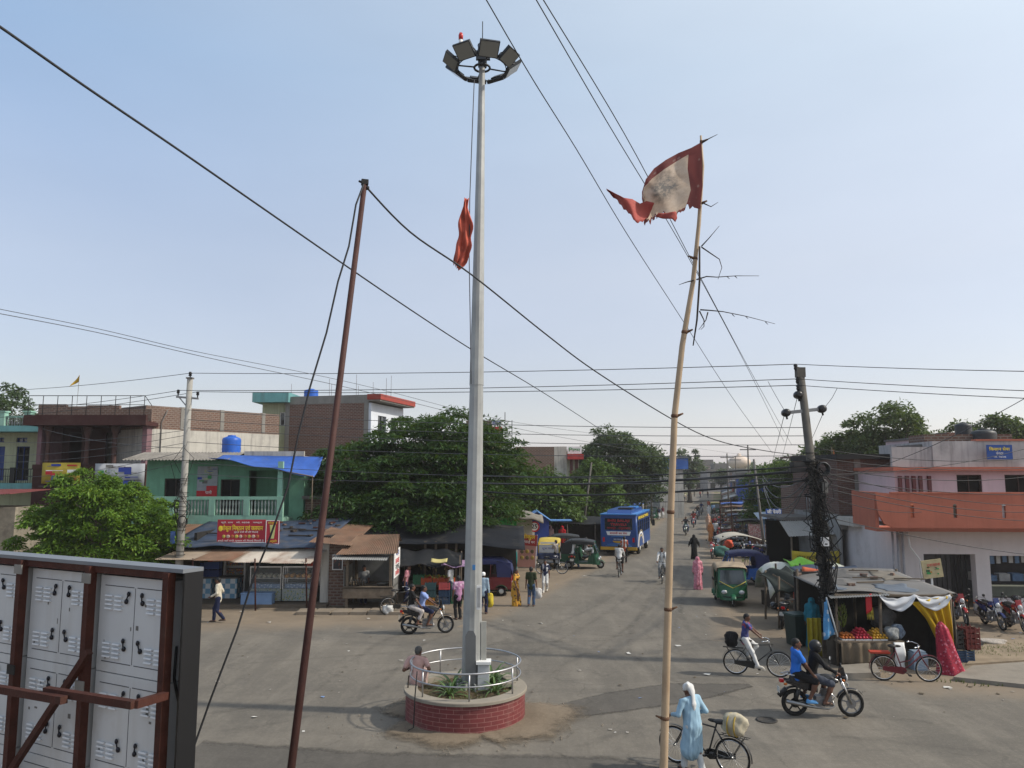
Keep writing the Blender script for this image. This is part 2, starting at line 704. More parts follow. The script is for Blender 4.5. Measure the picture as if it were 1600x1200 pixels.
def road_mat(name,a0,a1,dust_lo,dust_hi,fade=False):
 """worn asphalt; the 'edge' attribute (1 on the sheet's rim) lets wind-blown earth creep over its margins"""
 m,nt,b=new_mat(name)
 vec=coords(nt)
 n1=noise(nt,vec,0.22,7,0.6,0.4)
 n2=noise(nt,coords(nt,(1.0,0.22,1.0),rot=(0,0,0.26)),1.1,8,0.72)
 n3=noise(nt,vec,45.0,3,0.75)
 c=mixc(nt,ramp(nt,n1,[(0.36,0.0),(0.64,1.0)]),a0,a1)
 c=mixc(nt,ramp(nt,n2,[(0.46,0.0),(0.70,0.75)]),c,dk(a1,1.35))
 n5=noise(nt,coords(nt,(0.25,1.2,1.0),loc=(5,3,0)),0.8,8,0.75)
 c=mixc(nt,ramp(nt,n5,[(0.50,0.0),(0.72,0.55)]),c,dk(a0,0.72))
 c=mixc(nt,ramp(nt,n3,[(0.30,0.42),(0.62,0.0)]),c,dk(a0,0.55))
 n6=noise(nt,vec,6.0,7,0.78)
 c=mixc(nt,ramp(nt,n6,[(0.34,0.34),(0.66,0.0)]),c,dk(a0,0.60))
 c=mixc(nt,ramp(nt,noise(nt,coords(nt,loc=(9,4,0)),14.0,6,0.8),[(0.52,0.0),(0.72,0.38)]),c,dk(a1,1.5))
 vc=nt.nodes.new('ShaderNodeTexVoronoi')              # fine cracks, only here and there
 vc.feature='DISTANCE_TO_EDGE'
 vc.inputs['Scale'].default_value=0.55
 wob=mixc(nt,0.12,vec,noise_col(nt,vec,1.3))
 nt.links.new(wob,vc.inputs['Vector'])
 ck=N(nt,'ShaderNodeMath',operation='MULTIPLY')
 nt.links.new(ramp(nt,vc.outputs['Distance'],[(0.0,0.38),(0.013,0.0)]),ck.inputs[0])
 nt.links.new(ramp(nt,noise(nt,coords(nt,loc=(17,2,0)),0.3,5,0.6),[(0.46,0.0),(0.58,1.0)]),ck.inputs[1])
 c=mixc(nt,ck.outputs[0],c,dk(a0,0.4))
 at=nt.nodes.new('ShaderNodeAttribute')
 at.attribute_name='edge'
 wv=noise(nt,vec,0.55,8,0.72,0.6)
 ad=N(nt,'ShaderNodeMath',operation='ADD')
 nt.links.new(at.outputs['Fac'],ad.inputs[0]);nt.links.new(wv,ad.inputs[1])
 hd_=N(nt,'ShaderNodeMath',operation='MULTIPLY')
 hd_.inputs[1].default_value=0.5
 nt.links.new(ad.outputs[0],hd_.inputs[0])
 dust=ramp(nt,hd_.outputs[0],[(dust_lo/2,0.0),(dust_hi/2,1.0)])
 n4=noise(nt,vec,3.0,6,0.7)
 dc=mixc(nt,n4,(0.155,0.122,0.089),(0.230,0.184,0.134))
 dc=mixc(nt,ramp(nt,n3,[(0.55,0.0),(0.72,0.6)]),dc,(0.15,0.13,0.11))
 c=mixc(nt,dust,c,dc)
 if fade:                                                # thin sheet that wears away to nothing at its rim
  fa=N(nt,'ShaderNodeMath',operation='ADD')
  nt.links.new(at.outputs['Fac'],fa.inputs[0])
  nt.links.new(noise(nt,vec,2.2,9,0.82),fa.inputs[1])
  hf=N(nt,'ShaderNodeMath',operation='MULTIPLY')
  hf.inputs[1].default_value=0.5
  nt.links.new(fa.outputs[0],hf.inputs[0])
  nt.links.new(ramp(nt,hf.outputs[0],[(0.46,1.0),(0.62,0.0)]),b.inputs['Alpha'])
 nt.links.new(c,b.inputs['Base Color'])
 b.inputs['Roughness'].default_value=0.88
 b.inputs['Specular IOR Level'].default_value=0.25
 bump(nt,b,n3,0.35,0.012)
 return m

def strip(name,rows,z,mat,nv=12,rim=2.0):
 """sheet through rows of (left, right) ground points; 'edge' rises from 0 to 1 within rim metres of its long sides"""
 vs,fs,ed=[],[],[]
 rr=[]
 for k in range(len(rows)-1):
  for i in range(10):
   t=i/10
   rr.append((V(rows[k][0]).lerp(V(rows[k+1][0]),t),V(rows[k][1]).lerp(V(rows[k+1][1]),t)))
 rr.append((V(rows[-1][0]),V(rows[-1][1])))
 for l,r in rr:
  for j in range(nv+1):
   p=l.lerp(r,j/nv)
   vs.append((p.x,p.y,z))
   d=min(j,nv-j)/nv*(r-l).length
   ed.append(max(0.0,1-d/rim))
 w=nv+1
 for i in range(len(rr)-1):
  for j in range(nv):
   fs.append((i*w+j,i*w+j+1,(i+1)*w+j+1,(i+1)*w+j))
 mb=MB().add(vs,fs)
 o=mb.build(name,mat)
 o.data.attributes.new('edge','FLOAT','POINT').data.foreach_set('value',ed)
 return struct(o)

g=MB()
g.add([(-600,-40,0),(600,-40,0),(600,800,0),(-600,800,0)],[(0,1,2,3)])
struct(g.build('ground',ground_mat()))

RM=road_mat('worn_asphalt',(0.122,0.110,0.093),(0.182,0.161,0.132),0.86,1.38)
# the crossing road in front, then the main street
rows=[((-90,36.5,0),(-90,24,0)),((-40,32.5,0),(-40,17,0)),((-14,29.2,0),(-14,9,0)),((-4,30.4,0),(-6,5.0,0)),
((1.0,33.5,0),(1.0,3.0,0)),((6.5,32.5,0),(6.0,3.0,0)),((10.0,21.8,0),(12.0,4.0,0)),((20,19.8,0),(20,6.0,0)),((70,17,0),(70,4,0))]
strip('crossing_road',rows,0.004,RM,14,3.0)
rows=[(S(-2.5,-5.6),S(-2.5,4.2)),(S(5,-4.6),S(5,4.2)),(S(14,-3.9),S(14,3.9)),(S(26,-3.4),S(26,3.3)),(S(45,-2.9),S(45,3.0)),
(S(110,-3.0),S(110,3.0)),(S(420,-3.2),S(420,3.2))]
strip('main_street_road',rows,0.008,RM,10,1.5)
# darker strip of newer asphalt past the round planter, and one in the near corner
DM=road_mat('fresh_asphalt',(0.084,0.076,0.066),(0.110,0.099,0.085),1.3,1.5,True)
rows=[((1.2,19.6,0),(-0.6,17.6,0)),((2.3,20.6,0),(2.3,18.6,0)),((4.2,21.6,0),(4.6,19.6,0)),((6.3,21.5,0),(6.4,20.9,0))]
strip('fresh_asphalt_patch_road',rows,0.012,DM,8,0.5)
rows=[((-6.5,17.2,0),(-6.5,13.0,0)),((-3.2,16.6,0),(-3.2,13.0,0)),((-0.5,16.4,0),(-0.5,13.0,0)),((2.0,16.3,0),(2.0,13.0,0)),((3.0,15.6,0),(3.0,13.0,0))]
strip('near_asphalt_patch_road',rows,0.012,DM,8,0.8)

# dusty air over the whole place
hm,hnt,hb=new_mat('dusty_air')
hnt.nodes.remove(hb)
pv=hnt.nodes.new('ShaderNodeVolumePrincipled')
pv.inputs['Color'].default_value=(0.95,0.93,0.90,1)
pv.inputs['Density'].default_value=0.00045
pv.inputs['Anisotropy'].default_value=0.2
hnt.links.new(pv.outputs[0],hnt.nodes['Material Output'].inputs['Volume'])
hz_o=MB().b2((-620,-60,-1),(620,820,19.5)).build('haze',hm)
hz_o['kind']='stuff'

# heap of loose sand round the planter, low and ragged
def sand():
 mb=MB()
 c=V((-1.08,18.56,0))
 n,k=48,9
 vs,fs=[(c.x,c.y,0.11)],[]
 for i in range(1,k+1):
  for j in range(n):
   a=2*PI*j/n
   ext=2.5+0.45*math.sin(a*3+1)+0.25*math.sin(a*7)+(0.9 if math.cos(a)>0.3 else 0)*abs(math.sin(a*1.0-0.6))
   r=ext*i/k
   z=0.10*(1-(i/k)**2)+0.016*math.sin(a*11+i*2)*(1-i/k)+(0.0055 if i<k else-0.02)
   vs.append((c.x+r*math.cos(a),c.y+r*math.sin(a)*0.9,z))
 for j in range(n):
  fs.append((0,1+j,1+(j+1)%n))
 for i in range(k-1):
  for j in range(n):
   a,b=1+i*n+j,1+i*n+(j+1)%n
   fs.append((a,a+n,b+n,b))
 mb.add(vs,fs,0,True)
 m=road_mat('loose_sand',(0.140,0.110,0.078),(0.205,0.162,0.115),1.3,1.6,True)
 o=mb.build('loose_sand',m)
 o.data.attributes.new('edge','FLOAT','POINT').data.foreach_set('value',[0.0]+[max(0,(i-4)/(k-4))for i in range(1,k+1)for j in range(n)])
 o['kind']='stuff'
 o['label']='loose pale sand heaped round the foot of the brick planter'
 o['category']='sand'
sand()

# faint dark tyre marks swinging through the junction
def tyre_marks():
 m,nt,b=new_mat('tyre_mark')
 at=nt.nodes.new('ShaderNodeAttribute')
 at.attribute_name='edge'
 nz=noise(nt,coords(nt,(1,1,1)),1.6,8,0.8)
 mu=N(nt,'ShaderNodeMath',operation='MULTIPLY')
 nt.links.new(ramp(nt,at.outputs['Fac'],[(0.0,1.0),(1.0,0.0)]),mu.inputs[0])
 nt.links.new(ramp(nt,nz,[(0.42,0.0),(0.70,0.30)]),mu.inputs[1])
 nt.links.new(mu.outputs[0],b.inputs['Alpha'])
 b.inputs['Base Color'].default_value=(0.062,0.056,0.050,1)
 b.inputs['Roughness'].default_value=0.9
 mb=MB()
 ed=[]
 paths=[[(700,1150),(830,1045),(940,985),(1010,930),(1045,880)],[(560,1060),(760,1010),(905,960),(985,915)],[(1060,900),(1020,985),(1050,1040),(1190,1085),(1500,1120)],
[(940,1000),(1000,990),(1030,1010),(1025,1030)],[(330,1130),(520,1090),(640,1000),(800,965)],[(900,1170),(1080,1120),(1300,1150),(1590,1180)],[(1090,900),(1095,960),(1140,1015)],[(350,1040),(620,1020),(820,1005),(1020,1000)]]
 for k,pth in enumerate(paths):
  P=[G(x,y)for x,y in pth]
  pts=[]
  for i in range(len(P)-1):
   p0,p1,p2,p3=P[max(i-1,0)],P[i],P[i+1],P[min(i+2,len(P)-1)]
   for q in range(8):
    u=q/8
    pts.append(.5*((2*p1)+(p2-p0)*u+(2*p0-5*p1+4*p2-p3)*u*u+(3*p1-p0-3*p2+p3)*u**3))
  pts.append(P[-1])
  for off in((-.75,.75)if k%2==0 else(0,)):
   vs,fs=[],[]
   for i,p in enumerate(pts):
    d=pts[min(i+1,len(pts)-1)]-pts[max(i-1,0)]
    d.normalize()
    nn=V((d.y,-d.x,0))
    for j,e in((-1,1),(0,0),(1,1)):
     q=p+nn*(off+j*(.16 if k!=3 else.07))
     vs.append((q.x,q.y,.0165+.0004*k))
     ed.append(max(e,1 if i in(0,len(pts)-1)else 0))
   for i in range(len(pts)-1):
    for j in range(2):
     a=i*3+j
     fs.append((a,a+1,a+4,a+3))
   mb.add(vs,fs)
 o=mb.build('tyre_marks_road',m)
 o.data.attributes.new('edge','FLOAT','POINT').data.foreach_set('value',[float(e)for e in ed])
 struct(o)
tyre_marks()

# litter, pebbles and leaf scraps nobody would count
def litter():
 mb=MB()
 r=random.Random(3)
 def scrap(p,s,mi):
  a=r.uniform(0,6.3)
  q=[(p[0]+s*r.uniform(0.5,1)*math.cos(a+k*PI/2),p[1]+s*r.uniform(0.4,1)*math.sin(a+k*PI/2),0.012+r.uniform(0,s*0.3))for k in range(4)]
  mb.add(q,[(0,1,2,3)],mi)
 for _ in range(420):
  k=r.random()
  if k<0.35:
   p=S(r.uniform(-3,60),r.choice((-1,1))*r.uniform(3.0,8.5))
  elif k<0.7:
   p=V((r.uniform(-16,20),r.uniform(17,33),0))
  else:
   p=V((r.uniform(10,20),r.uniform(20,28),0))
  if abs(p.x+1.0)<2.0 and abs(p.y-18.5)<2.0:
   continue
  scrap(p,r.uniform(0.02,0.09)*(1+(r.random()<0.06)*1.2),r.choice((0,1,1,2,2,2,3)))
 for px,py in((1140,990),(1105,1055),(982,1022),(1147,1012),(845,975),(420,973),(378,956),(620,925),(1060,1010)):
  p=G(px,py)
  scrap(p,0.13,0)
 # pebbles
 for _ in range(260):
  a=r.uniform(0,6.3)
  if r.random()<0.5:
   p=V((-1.0+r.uniform(1.4,3.4)*math.cos(a),18.5+r.uniform(1.4,2.6)*math.sin(a),0.01))
  else:
   p=V((r.uniform(9,20),r.uniform(20.5,28),0.01))
  s=r.uniform(0.006,0.02)
  mb.box((p.x,p.y,s*0.4+0.02),(s*2,s*1.6,s*1.2),r.uniform(0,3),4,0.6)
 ms=[paint('paper_scrap',(0.62,0.60,0.56),0.9),paint('plastic_scrap',(0.40,0.37,0.33),0.6),paint('leaf_scrap',(0.11,0.085,0.055),0.9),
paint('blue_scrap',(0.18,0.26,0.42),0.6),paint('pebble',(0.25,0.22,0.18),0.95)]
 o=mb.build('litter',ms)
 o['kind']='stuff'
 o['label']='scraps of paper, leaves and pebbles strewn over the road and verges'
 o['category']='litter'
litter()
# ------------------------------------------------------------------ shared surfaces
BRK=brick('red_brick',(0.145,0.050,0.034),(0.085,0.031,0.023),(0.23,0.185,0.15),0.30,0.115,0.022,dirt=0.45)
BRK_OLD=brick('old_brick',(0.145,0.062,0.041),(0.085,0.038,0.028),(0.20,0.16,0.13),0.30,0.125,0.030,dirt=0.6)
CONC=paint('concrete',(0.28,0.27,0.25),0.9,0,0.15,1.5,0.3,0.2,(0.17,0.16,0.15),0.5,0.3)
CONC_D=paint('dark_concrete',(0.20,0.19,0.18),0.92,0,0.2,1.5,0.3,0.2,(0.09,0.085,0.08),0.6,0.4)
PLAST=paint('stained_plaster',(0.50,0.48,0.44),0.9,0,0.12,1.0,0.2,0.2,(0.22,0.21,0.20),0.55,0.75)
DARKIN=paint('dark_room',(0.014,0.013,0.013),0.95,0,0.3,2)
RUST=paint('rusty_iron',(0.090,0.034,0.024),0.75,0.1,0.3,8,0.3,0.3,(0.06,0.03,0.022),0.5)
RUSTSHEET=paint('rusty_sheet',(0.20,0.135,0.095),0.75,0.1,0.35,1.6,0,0.3,(0.16,0.075,0.045),0.75,0.3)
GALV=paint('galvanised_sheet',(0.34,0.34,0.33),0.55,0.35,0.18,1.6,0,0.4,(0.20,0.15,0.11),0.45)
ASB=paint('grey_asbestos',(0.25,0.235,0.215),0.95,0,0.22,2,0,0.2,(0.11,0.10,0.09),0.6)
BLUETARP=paint('blue_tarpaulin',(0.045,0.13,0.42),0.45,0,0.2,2.0,0,0.4,(0.10,0.14,0.24),0.2)
BLUETARP_D=paint('faded_blue_tarpaulin',(0.052,0.074,0.118),0.7,0,0.35,2.2,0,0.3,(0.10,0.09,0.085),0.55)
BLACKTARP=paint('black_tarpaulin',(0.02,0.021,0.024),0.6,0,0.35,3,0,0.3,(0.08,0.073,0.066),0.35)
WOOD=paint('weathered_wood',(0.19,0.155,0.12),0.9,0,0.3,5,0.3,0.2,(0.09,0.075,0.06),0.5)
WOOD_D=paint('dark_wood',(0.075,0.058,0.045),0.9,0,0.3,5,0.3)
WHITEP=paint('white_paint',(0.74,0.74,0.73),0.6,0,0.05,2,0,0.4,(0.45,0.42,0.38),0.25)
BLACKP=paint('black_plastic',(0.022,0.022,0.024),0.45,0,0.2,6,0,0.5)
IRONBLK=paint('black_iron',(0.03,0.03,0.03),0.6,0.3,0.3,6)
STEEL=paint('steel',(0.55,0.55,0.55),0.28,1.0,0.08,5)
CHROME=paint('chrome',(0.72,0.72,0.72),0.12,1.0,0.04,5)
BLUETANK=paint('blue_tank_plastic',(0.03,0.14,0.50),0.4,0,0.1,2)
BLACKTANK=paint('black_tank_plastic',(0.035,0.04,0.045),0.5,0,0.2,2,0,0.5,(0.12,0.11,0.10),0.3)
WINGL=glass('window_glass',(0.03,0.035,0.04),0.12)
INK_W=paint('white_ink',(0.78,0.78,0.76),0.6,0,0.03)
INK_Y=paint('yellow_ink',(0.78,0.62,0.06),0.6,0,0.03)
INK_R=paint('red_ink',(0.50,0.03,0.04),0.6,0,0.05)
INK_K=paint('black_ink',(0.02,0.02,0.02),0.6,0,0.05)
INK_B=paint('blue_ink',(0.04,0.08,0.35),0.6,0,0.05)
INK_G=paint('green_ink',(0.05,0.28,0.10),0.6,0,0.05)

def block(p,name,lo,hi,m,rz=None):
 return MB().b2(lo,hi).build(name,m,p)

def window(p,x0,x1,z0,z1,y,frame,pane=None,bars=0,name='window',depth=0.08,sub=True):
 """frame round an opening in a wall whose face is at y (facing -y), pane set back as its sub-part"""
 mb=MB()
 t=0.05
 a,b=y-0.012,y+depth
 mb.b2((x0,a,z0),(x0+t,b,z1)).b2((x1-t,a,z0),(x1,b,z1))
 mb.b2((x0+t,a,z1-t),(x1-t,b,z1)).b2((x0+t,a,z0),(x1-t,b,z0+t))
 mid=(x0+x1)/2
 mb.b2((mid-0.02,y+0.01,z0+t),(mid+0.02,b-0.01,z1-t))
 for i in range(bars):
  zz=z0+(z1-z0)*(i+1)/(bars+1)
  mb.b2((x0+t,y+0.02,zz-0.01),(mid-0.02,y+0.04,zz+0.01))
  mb.b2((mid+0.02,y+0.02,zz-0.01),(x1-t,y+0.04,zz+0.01))
 w_=mb.build(name,frame,p)
 if pane:
  MB().b2((x0+t,b+0.003,z0+t),(x1-t,b+0.02,z1-t)).build('pane',pane,w_)
 return w_

def shell(p,x0,x1,y0,y1,z0,z1,m,holes=(),t=0.22,name='wall',back=True,sides=True,roof=None,rt=0.14,over=0.0,floor=True):
 """four walls with openings in the front, hollow inside; returns the wall object"""
 mb=MB()
 mb.wall(x0,x1,z0,z1,y0,y0+t,holes)
 if sides:
  mb.b2((x0,y0+t,z0),(x0+t,y1-t,z1)).b2((x1-t,y0+t,z0),(x1,y1-t,z1))
 if back:
  mb.b2((x0,y1-t,z0),(x1,y1,z1))
 o=mb.build(name,m,p)
 if roof:
  MB().b2((x0-over,y0-over,z1),(x1+over,y1+over,z1+rt)).build('roof',roof,p)
 return o

def water_tank(loc,r,h,m,label,group=None):
 t=thing('water_tank',label,'water tank',loc,0,group)
 prof=[(r*0.98,0)]
 for i in range(1,9):
  z=h*0.8*i/8
  prof+=[(r*(1.0 if i%2 else 0.965),z)]
 prof+=[(r*0.9,h*0.86),(r*0.45,h*0.95),(r*0.42,h*0.95)]
 MB().lathe(prof,24).build('tank_body',m,t)
 MB().lathe([(r*0.43,h*0.94),(r*0.43,h),(r*0.1,h*1.02)],18).build('lid',m,t)
 return t

def rods(p,pts,h,m=None,name='rebar'):
 mb=MB()
 for x,y,z in pts:
  mb.tube([(x,y,z),(x+RND.uniform(-.03,.03),y,z+h*RND.uniform(0.6,1.1))],0.012,5)
 return mb.build(name,m or RUST,p)

# ================================================================== LEFT SIDE
# --- teal and cream house at the far left
TEAL=paint('teal_paint',(0.17,0.36,0.37),0.75,0,0.12,1.2,0.1,0.3,(0.12,0.16,0.15),0.4,0.5)
CREAM=paint('cream_paint',(0.42,0.44,0.31),0.8,0,0.1,1.2,0.1,0.3,(0.20,0.19,0.15),0.4,0.5)
BLUEDOOR=paint('blue_door',(0.035,0.07,0.22),0.6,0,0.2,4)
h=thing('teal_house','teal and cream house with balustrades on its roof and a railed balcony','house',(-37.5,50,0))
wx=8.1                                                    # right end
holes=[(3.6,4.6,5.15,7.35),(5.35,6.2,5.15,7.35),(0.9,1.9,5.15,7.35),(3.9,4.5,7.62,7.92),(5.3,6.0,7.62,7.92)]
shell(h,0,wx,0,8,0,8.25,CREAM,holes)
for x0,x1 in((3.6,4.6),(5.35,6.2),(0.9,1.9)):
 window(h,x0,x1,5.15,7.35,0.1,BLUEDOOR,DARKIN if x0>5 else BLUEDOOR,0,'door')
for x0,x1 in((3.9,4.5),(5.3,6.0)):
 window(h,x0,x1,7.62,7.92,0.1,BLUEDOOR,WINGL,0,'vent_window')
MB().b2((-.5,-1.3,8.25),(wx+.3,8,8.62)).build('roof',TEAL,h)
mb=MB()
for i in range(6):
 mb.box((0.1+i*1.65,-1.1,9.05),(0.42,0.42,0.85)).box((0.1+i*1.65,-1.1,9.52),(0.56,0.56,0.09))
mb.b2((0,-1.2,9.15),(wx+.2,-1.02,9.25))
mb.build('roof_parapet',paint('pale_teal_paint',(0.30,0.47,0.40),0.8,0,0.12,1.5,0,0.3,(0.2,0.2,0.17),0.3),h)
mb=MB()
for i in range(50):
 x=0.2+i*0.165
 mb.lathe([(0.03,8.62),(0.06,8.8),(0.03,8.95),(0.05,9.15)],6,(x,-1.1,0))
mb.build('roof_baluster',paint('grey_baluster',(0.30,0.30,0.29),0.9),h)
MB().b2((-.5,-1.3,4.55),(wx,0.0,5.0)).build('balcony_floor',TEAL,h)
mb=MB()
for i in range(60):
 x=-0.4+i*0.142
 mb.tube([(x,-1.22,5.0),(x,-1.22,5.85)],0.016,5)
mb.b2((-.5,-1.25,5.85),(wx,-1.19,5.91)).b2((-.5,-1.25,5.42),(wx,-1.2,5.45))
for x in(2.4,6.0,8.0):
 mb.b2((x-.15,-1.3,5.0),(x+.15,-1.12,5.98))
mb.build('balcony_railing',IRONBLK,h)

# --- stall with a maroon sheet roof below it
t=thing('roadside_stall','low brick and timber stall under a maroon corrugated roof','stall',(-28.5,40,0))
MB().corr((-5,-2.2,4.05),(-5,2.2,4.75),(3.4,-1.2,4.6),(3.4,2.2,4.75),0.12,0.02).build('roof',paint('maroon_sheet',(0.19,0.055,0.05),0.6,0,0.25,1.5,0,0.3,(0.12,0.07,0.05),0.4),t)
shell(t,-5,3.2,-0.4,2.0,0,3.9,paint('pale_boards',(0.30,0.27,0.22),0.9,0,0.25,3,0,0.2,(0.13,0.11,0.09),0.6),[(-4,-1.5,0.3,2.6),(0.2,2.4,0.6,2.3)],0.1,'wall')
mb=MB()
for x in(-4.9,-1.5,1.2,3.2):
 mb.b2((x-.06,-2.0,0),(x+.06,-1.88,4.1))
mb.build('post',WOOD,t)

# --- unfinished brown house with a pillared verandah
BROWN=paint('maroon_plaster',(0.075,0.033,0.031),0.85,0,0.2,1.5,0.1,0.2,(0.07,0.04,0.035),0.5,0.3)
PILLAR=paint('brown_pillar',(0.105,0.058,0.050),0.85,0,0.2,2)
h=thing('brown_house','unfinished brown house with a dark pillared verandah, brick parapet and pipe railing','house',(-29.2,47,0))
shell(h,0,6.9,2.2,8,0,8.5,BROWN,[(0.9,2.2,6.1,8.2),(3.2,4.3,6.1,8.2),(5.2,6.2,6.1,8.2)])
MB().b2((0,0,5.9),(6.9,2.2,6.15)).b2((0,0.1,0),(6.9,2.1,5.9)).build('porch',BROWN,h)
MB().b2((-.3,-0.7,8.5),(7.1,2.2,8.62)).b2((-.3,-0.7,8.62),(7.1,-0.5,9.12)).b2((-.3,-0.5,8.62),(7.1,8,8.75)).build('roof',BROWN,h)
for x in(0.75,3.15,4.85):
 MB().lathe([(0.16,6.15),(0.13,6.3),(0.12,7.8),(0.2,8.1),(0.3,8.5)],12,(x,0.2,0)).build('pillar',PILLAR,h)
for x in(3.9,5.9,2.0):
 MB().lathe([(0.14,6.15),(0.12,6.3),(0.12,8.0),(0.22,8.5)],12,(x,1.9,0)).build('pillar',PILLAR,h)
MB().b2((0.2,0,6.15),(0.45,2.2,8.5)).b2((6.6,0,6.15),(6.88,2.2,8.5)).build('side_screen',paint('mauve_plaster',(0.22,0.14,0.155),0.85,0,0.2,2,0,0.2,(0.1,0.08,0.08),0.3),h)
mb=MB()
for i,(a,b,z)in enumerate(((0.0,1.7,9.85),(1.7,3.0,9.72),(3.0,5.0,9.78),(5.0,7.0,9.55))):
 mb.b2((a,0.2,9.12-.37),(b,0.43,z))
mb.build('brick_parapet',BRK_OLD,h)
mb=MB()
for i in range(9):
 x=-0.15+i*0.88
 mb.tube([(x,-0.55,9.1),(x,-0.55,10.3)],0.022,6)
mb.tube([(-.15,-.55,10.3),(6.9,-.55,10.3)],0.022,6).tube([(-.15,-.55,9.75),(6.9,-.55,9.75)],0.018,6).tube([(6.9,-.55,10.3),(7.2,-.2,9.7)],0.02,6)
mb.build('pipe_railing',IRONBLK,h)
fl=thing('roof_flag','small yellow pennant on the roof of the brown house','flag',(-29.2+2.75,46.5,9.2))
MB().tube([(0,0,0),(0.05,0,2.35)],0.012,5).build('stick',WOOD,fl)
MB().grid(lambda u,v:(-0.55*u+0.05,0.06*math.sin(5*u),2.3-0.75*u-0.42*v*(1-u)+0.1),6,3,0,True,0.004).build('cloth',paint('yellow_cloth',(0.55,0.36,0.04),0.8),fl)
b_=thing('shop_banner','yellow and blue banner hanging under the verandah of the brown house','banner',(-28.4,46.7,5.0))
MB().grid(lambda u,v:(2.3*u,0.03*math.sin(9*u),v*1.25),8,2,0,True,0.01).build('sheet',paint('yellow_banner',(0.46,0.36,0.06),.6,0,.12,2,0,.3,(0.2,0.17,0.1),.3),b_)
printed(b_,'print',.1,2.2,.05,1.2,-.04,[INK_B,INK_B,INK_R,INK_W],16,4)
b_=thing('shop_banner','white printed banner below the verandah of the brown house, right of the yellow one','banner',(-25.2,46.7,4.7))
MB().grid(lambda u,v:(3.0*u,0.03*math.sin(9*u),v*1.5),8,2,0,True,0.01).build('sheet',paint('white_banner',(0.40,0.41,0.43),.6,0,.1,2),b_)
printed(b_,'print',.1,2.9,.05,1.45,-.04,[INK_B,PILLAR,INK_G,CONC],20,5)

# --- long plastered wall with a brick parapet, running back towards the brick house
pA,pB=A(229,632,47.3),A(437,648,55)
L=math.hypot(pB.x-pA.x,pB.y-pA.y)
rz=math.atan2(pB.y-pA.y,pB.x-pA.x)
h=thing('plastered_house','house with a long stained white side wall topped by a raw brick parapet','house',(pA.x,pA.y,0),rz)
MB().b2((0,0,0),(L,6,8.35)).build('wall',PLAST,h)
MB().wall(0,L,8.35,9.8,0.02,0.25).b2((0,0.25,8.35),(0.23,6,9.8)).b2((L-.23,.25,8.35),(L,6,9.8)).build('brick_parapet',BRK_OLD,h)
mb=MB()
for x in(2.4,5.2,8.4):
 mb.b2((x-.13,-0.01,8.4),(x+.13,0.3,9.83))
mb.build('pier',CONC,h)
MB().tube([(1.0,-.05,6.2),(1.0,-.05,8.8),(1.35,-.1,9.6)],0.03,6).build('drainpipe',CONC_D,h)

# --- tall brick house with the white front, at the street corner
fx=V((-10.5,56,0))
h=thing('brick_house','tall raw brick house with a white front and a red-edged flat roof','house',fx,RA)
# local: -x runs away to the left along the brick flank, +y up the street; white front on the +x side
MB().b2((-6.8,0,0),(-0.02,0.23,10.75)).b2((-6.8,.23,0),(-6.57,6,10.75)).b2((-6.8,6,0),(0,6.2,10.75)).build('brick_wall',BRK,h)
mb=MB()
mb.b2((-6.9,-0.03,10.75),(0.05,6.3,11.35))
for x in(-6.62,-0.16):
 mb.b2((x-.18,-0.025,0),(x+.18,-0.001,10.75))
mb.build('concrete_frame',CONC,h)
wm=MB()                                                   # white front: wall in the y-z plane
def yz(mb,y0,y1,z0,z1,holes,xa,xb):
 t2=MB().wall(y0,y1,z0,z1,-xb,-xa,holes)
 mb.add([(-q[1],q[0],q[2])for q in t2.v],t2.f)
yz(wm,0.0,6.0,0,10.75,[(1.2,2.7,8.3,9.9),(3.6,4.6,7.6,9.9)],-0.0,0.22)
WHITEBL=paint('bluish_white_wall',(0.62,0.65,0.70),0.8,0,0.06,1,0,0.3,(0.35,0.35,0.35),0.2,0.15)
wm.build('front_wall',WHITEBL,h)
for a,b,c,d in((1.2,2.7,8.3,9.9),(3.6,4.6,7.6,9.9)):
 MB().b2((0.05,a,c),(0.09,b,d)).b2((.04,(a+b)/2-.03,c),(.16,(a+b)/2+.03,d)).build('window',[WINGL],h)
MB().b2((0.05,-0.3,10.85),(1.05,6.3,11.05)).build('roof_slab',CONC,h)
MB().b2((1.05,-0.3,10.95),(1.13,6.3,11.35)).b2((0.06,-0.38,10.95),(1.13,-0.3,11.35)).build('red_fascia',paint('red_fascia_paint',(0.34,0.07,0.05),0.7,0,0.1,1.5),h)
rods(h,[(x,0.4+(i%3),11.3)for i,x in enumerate((-6.6,-5.6,-4.3,-3.4,-2.9,-2.0,-1.2,-0.3,0.7,1.2))],1.6)
p_=h.matrix_basis@V((-5.6,2.5,11.37))
water_tank((p_.x-0.3,p_.y-0.6,11.37),0.55,0.75,BLUETANK,'small blue water tank on the roof of the tall brick house')
# --- cream roof room with a teal fascia beside it
h=thing('roof_room','cream room with a teal fascia left of the tall brick house','house',(-18.9,58,0))
shell(h,0,2.1,0,4,0,10.9,CREAM,[(1.35,2.0,9.2,10.2)])
window(h,1.35,2.0,9.2,10.2,0.08,WHITEP,WINGL)
MB().b2((-.5,-.9,10.9),(2.2,4,11.65)).build('fascia',TEAL,h)

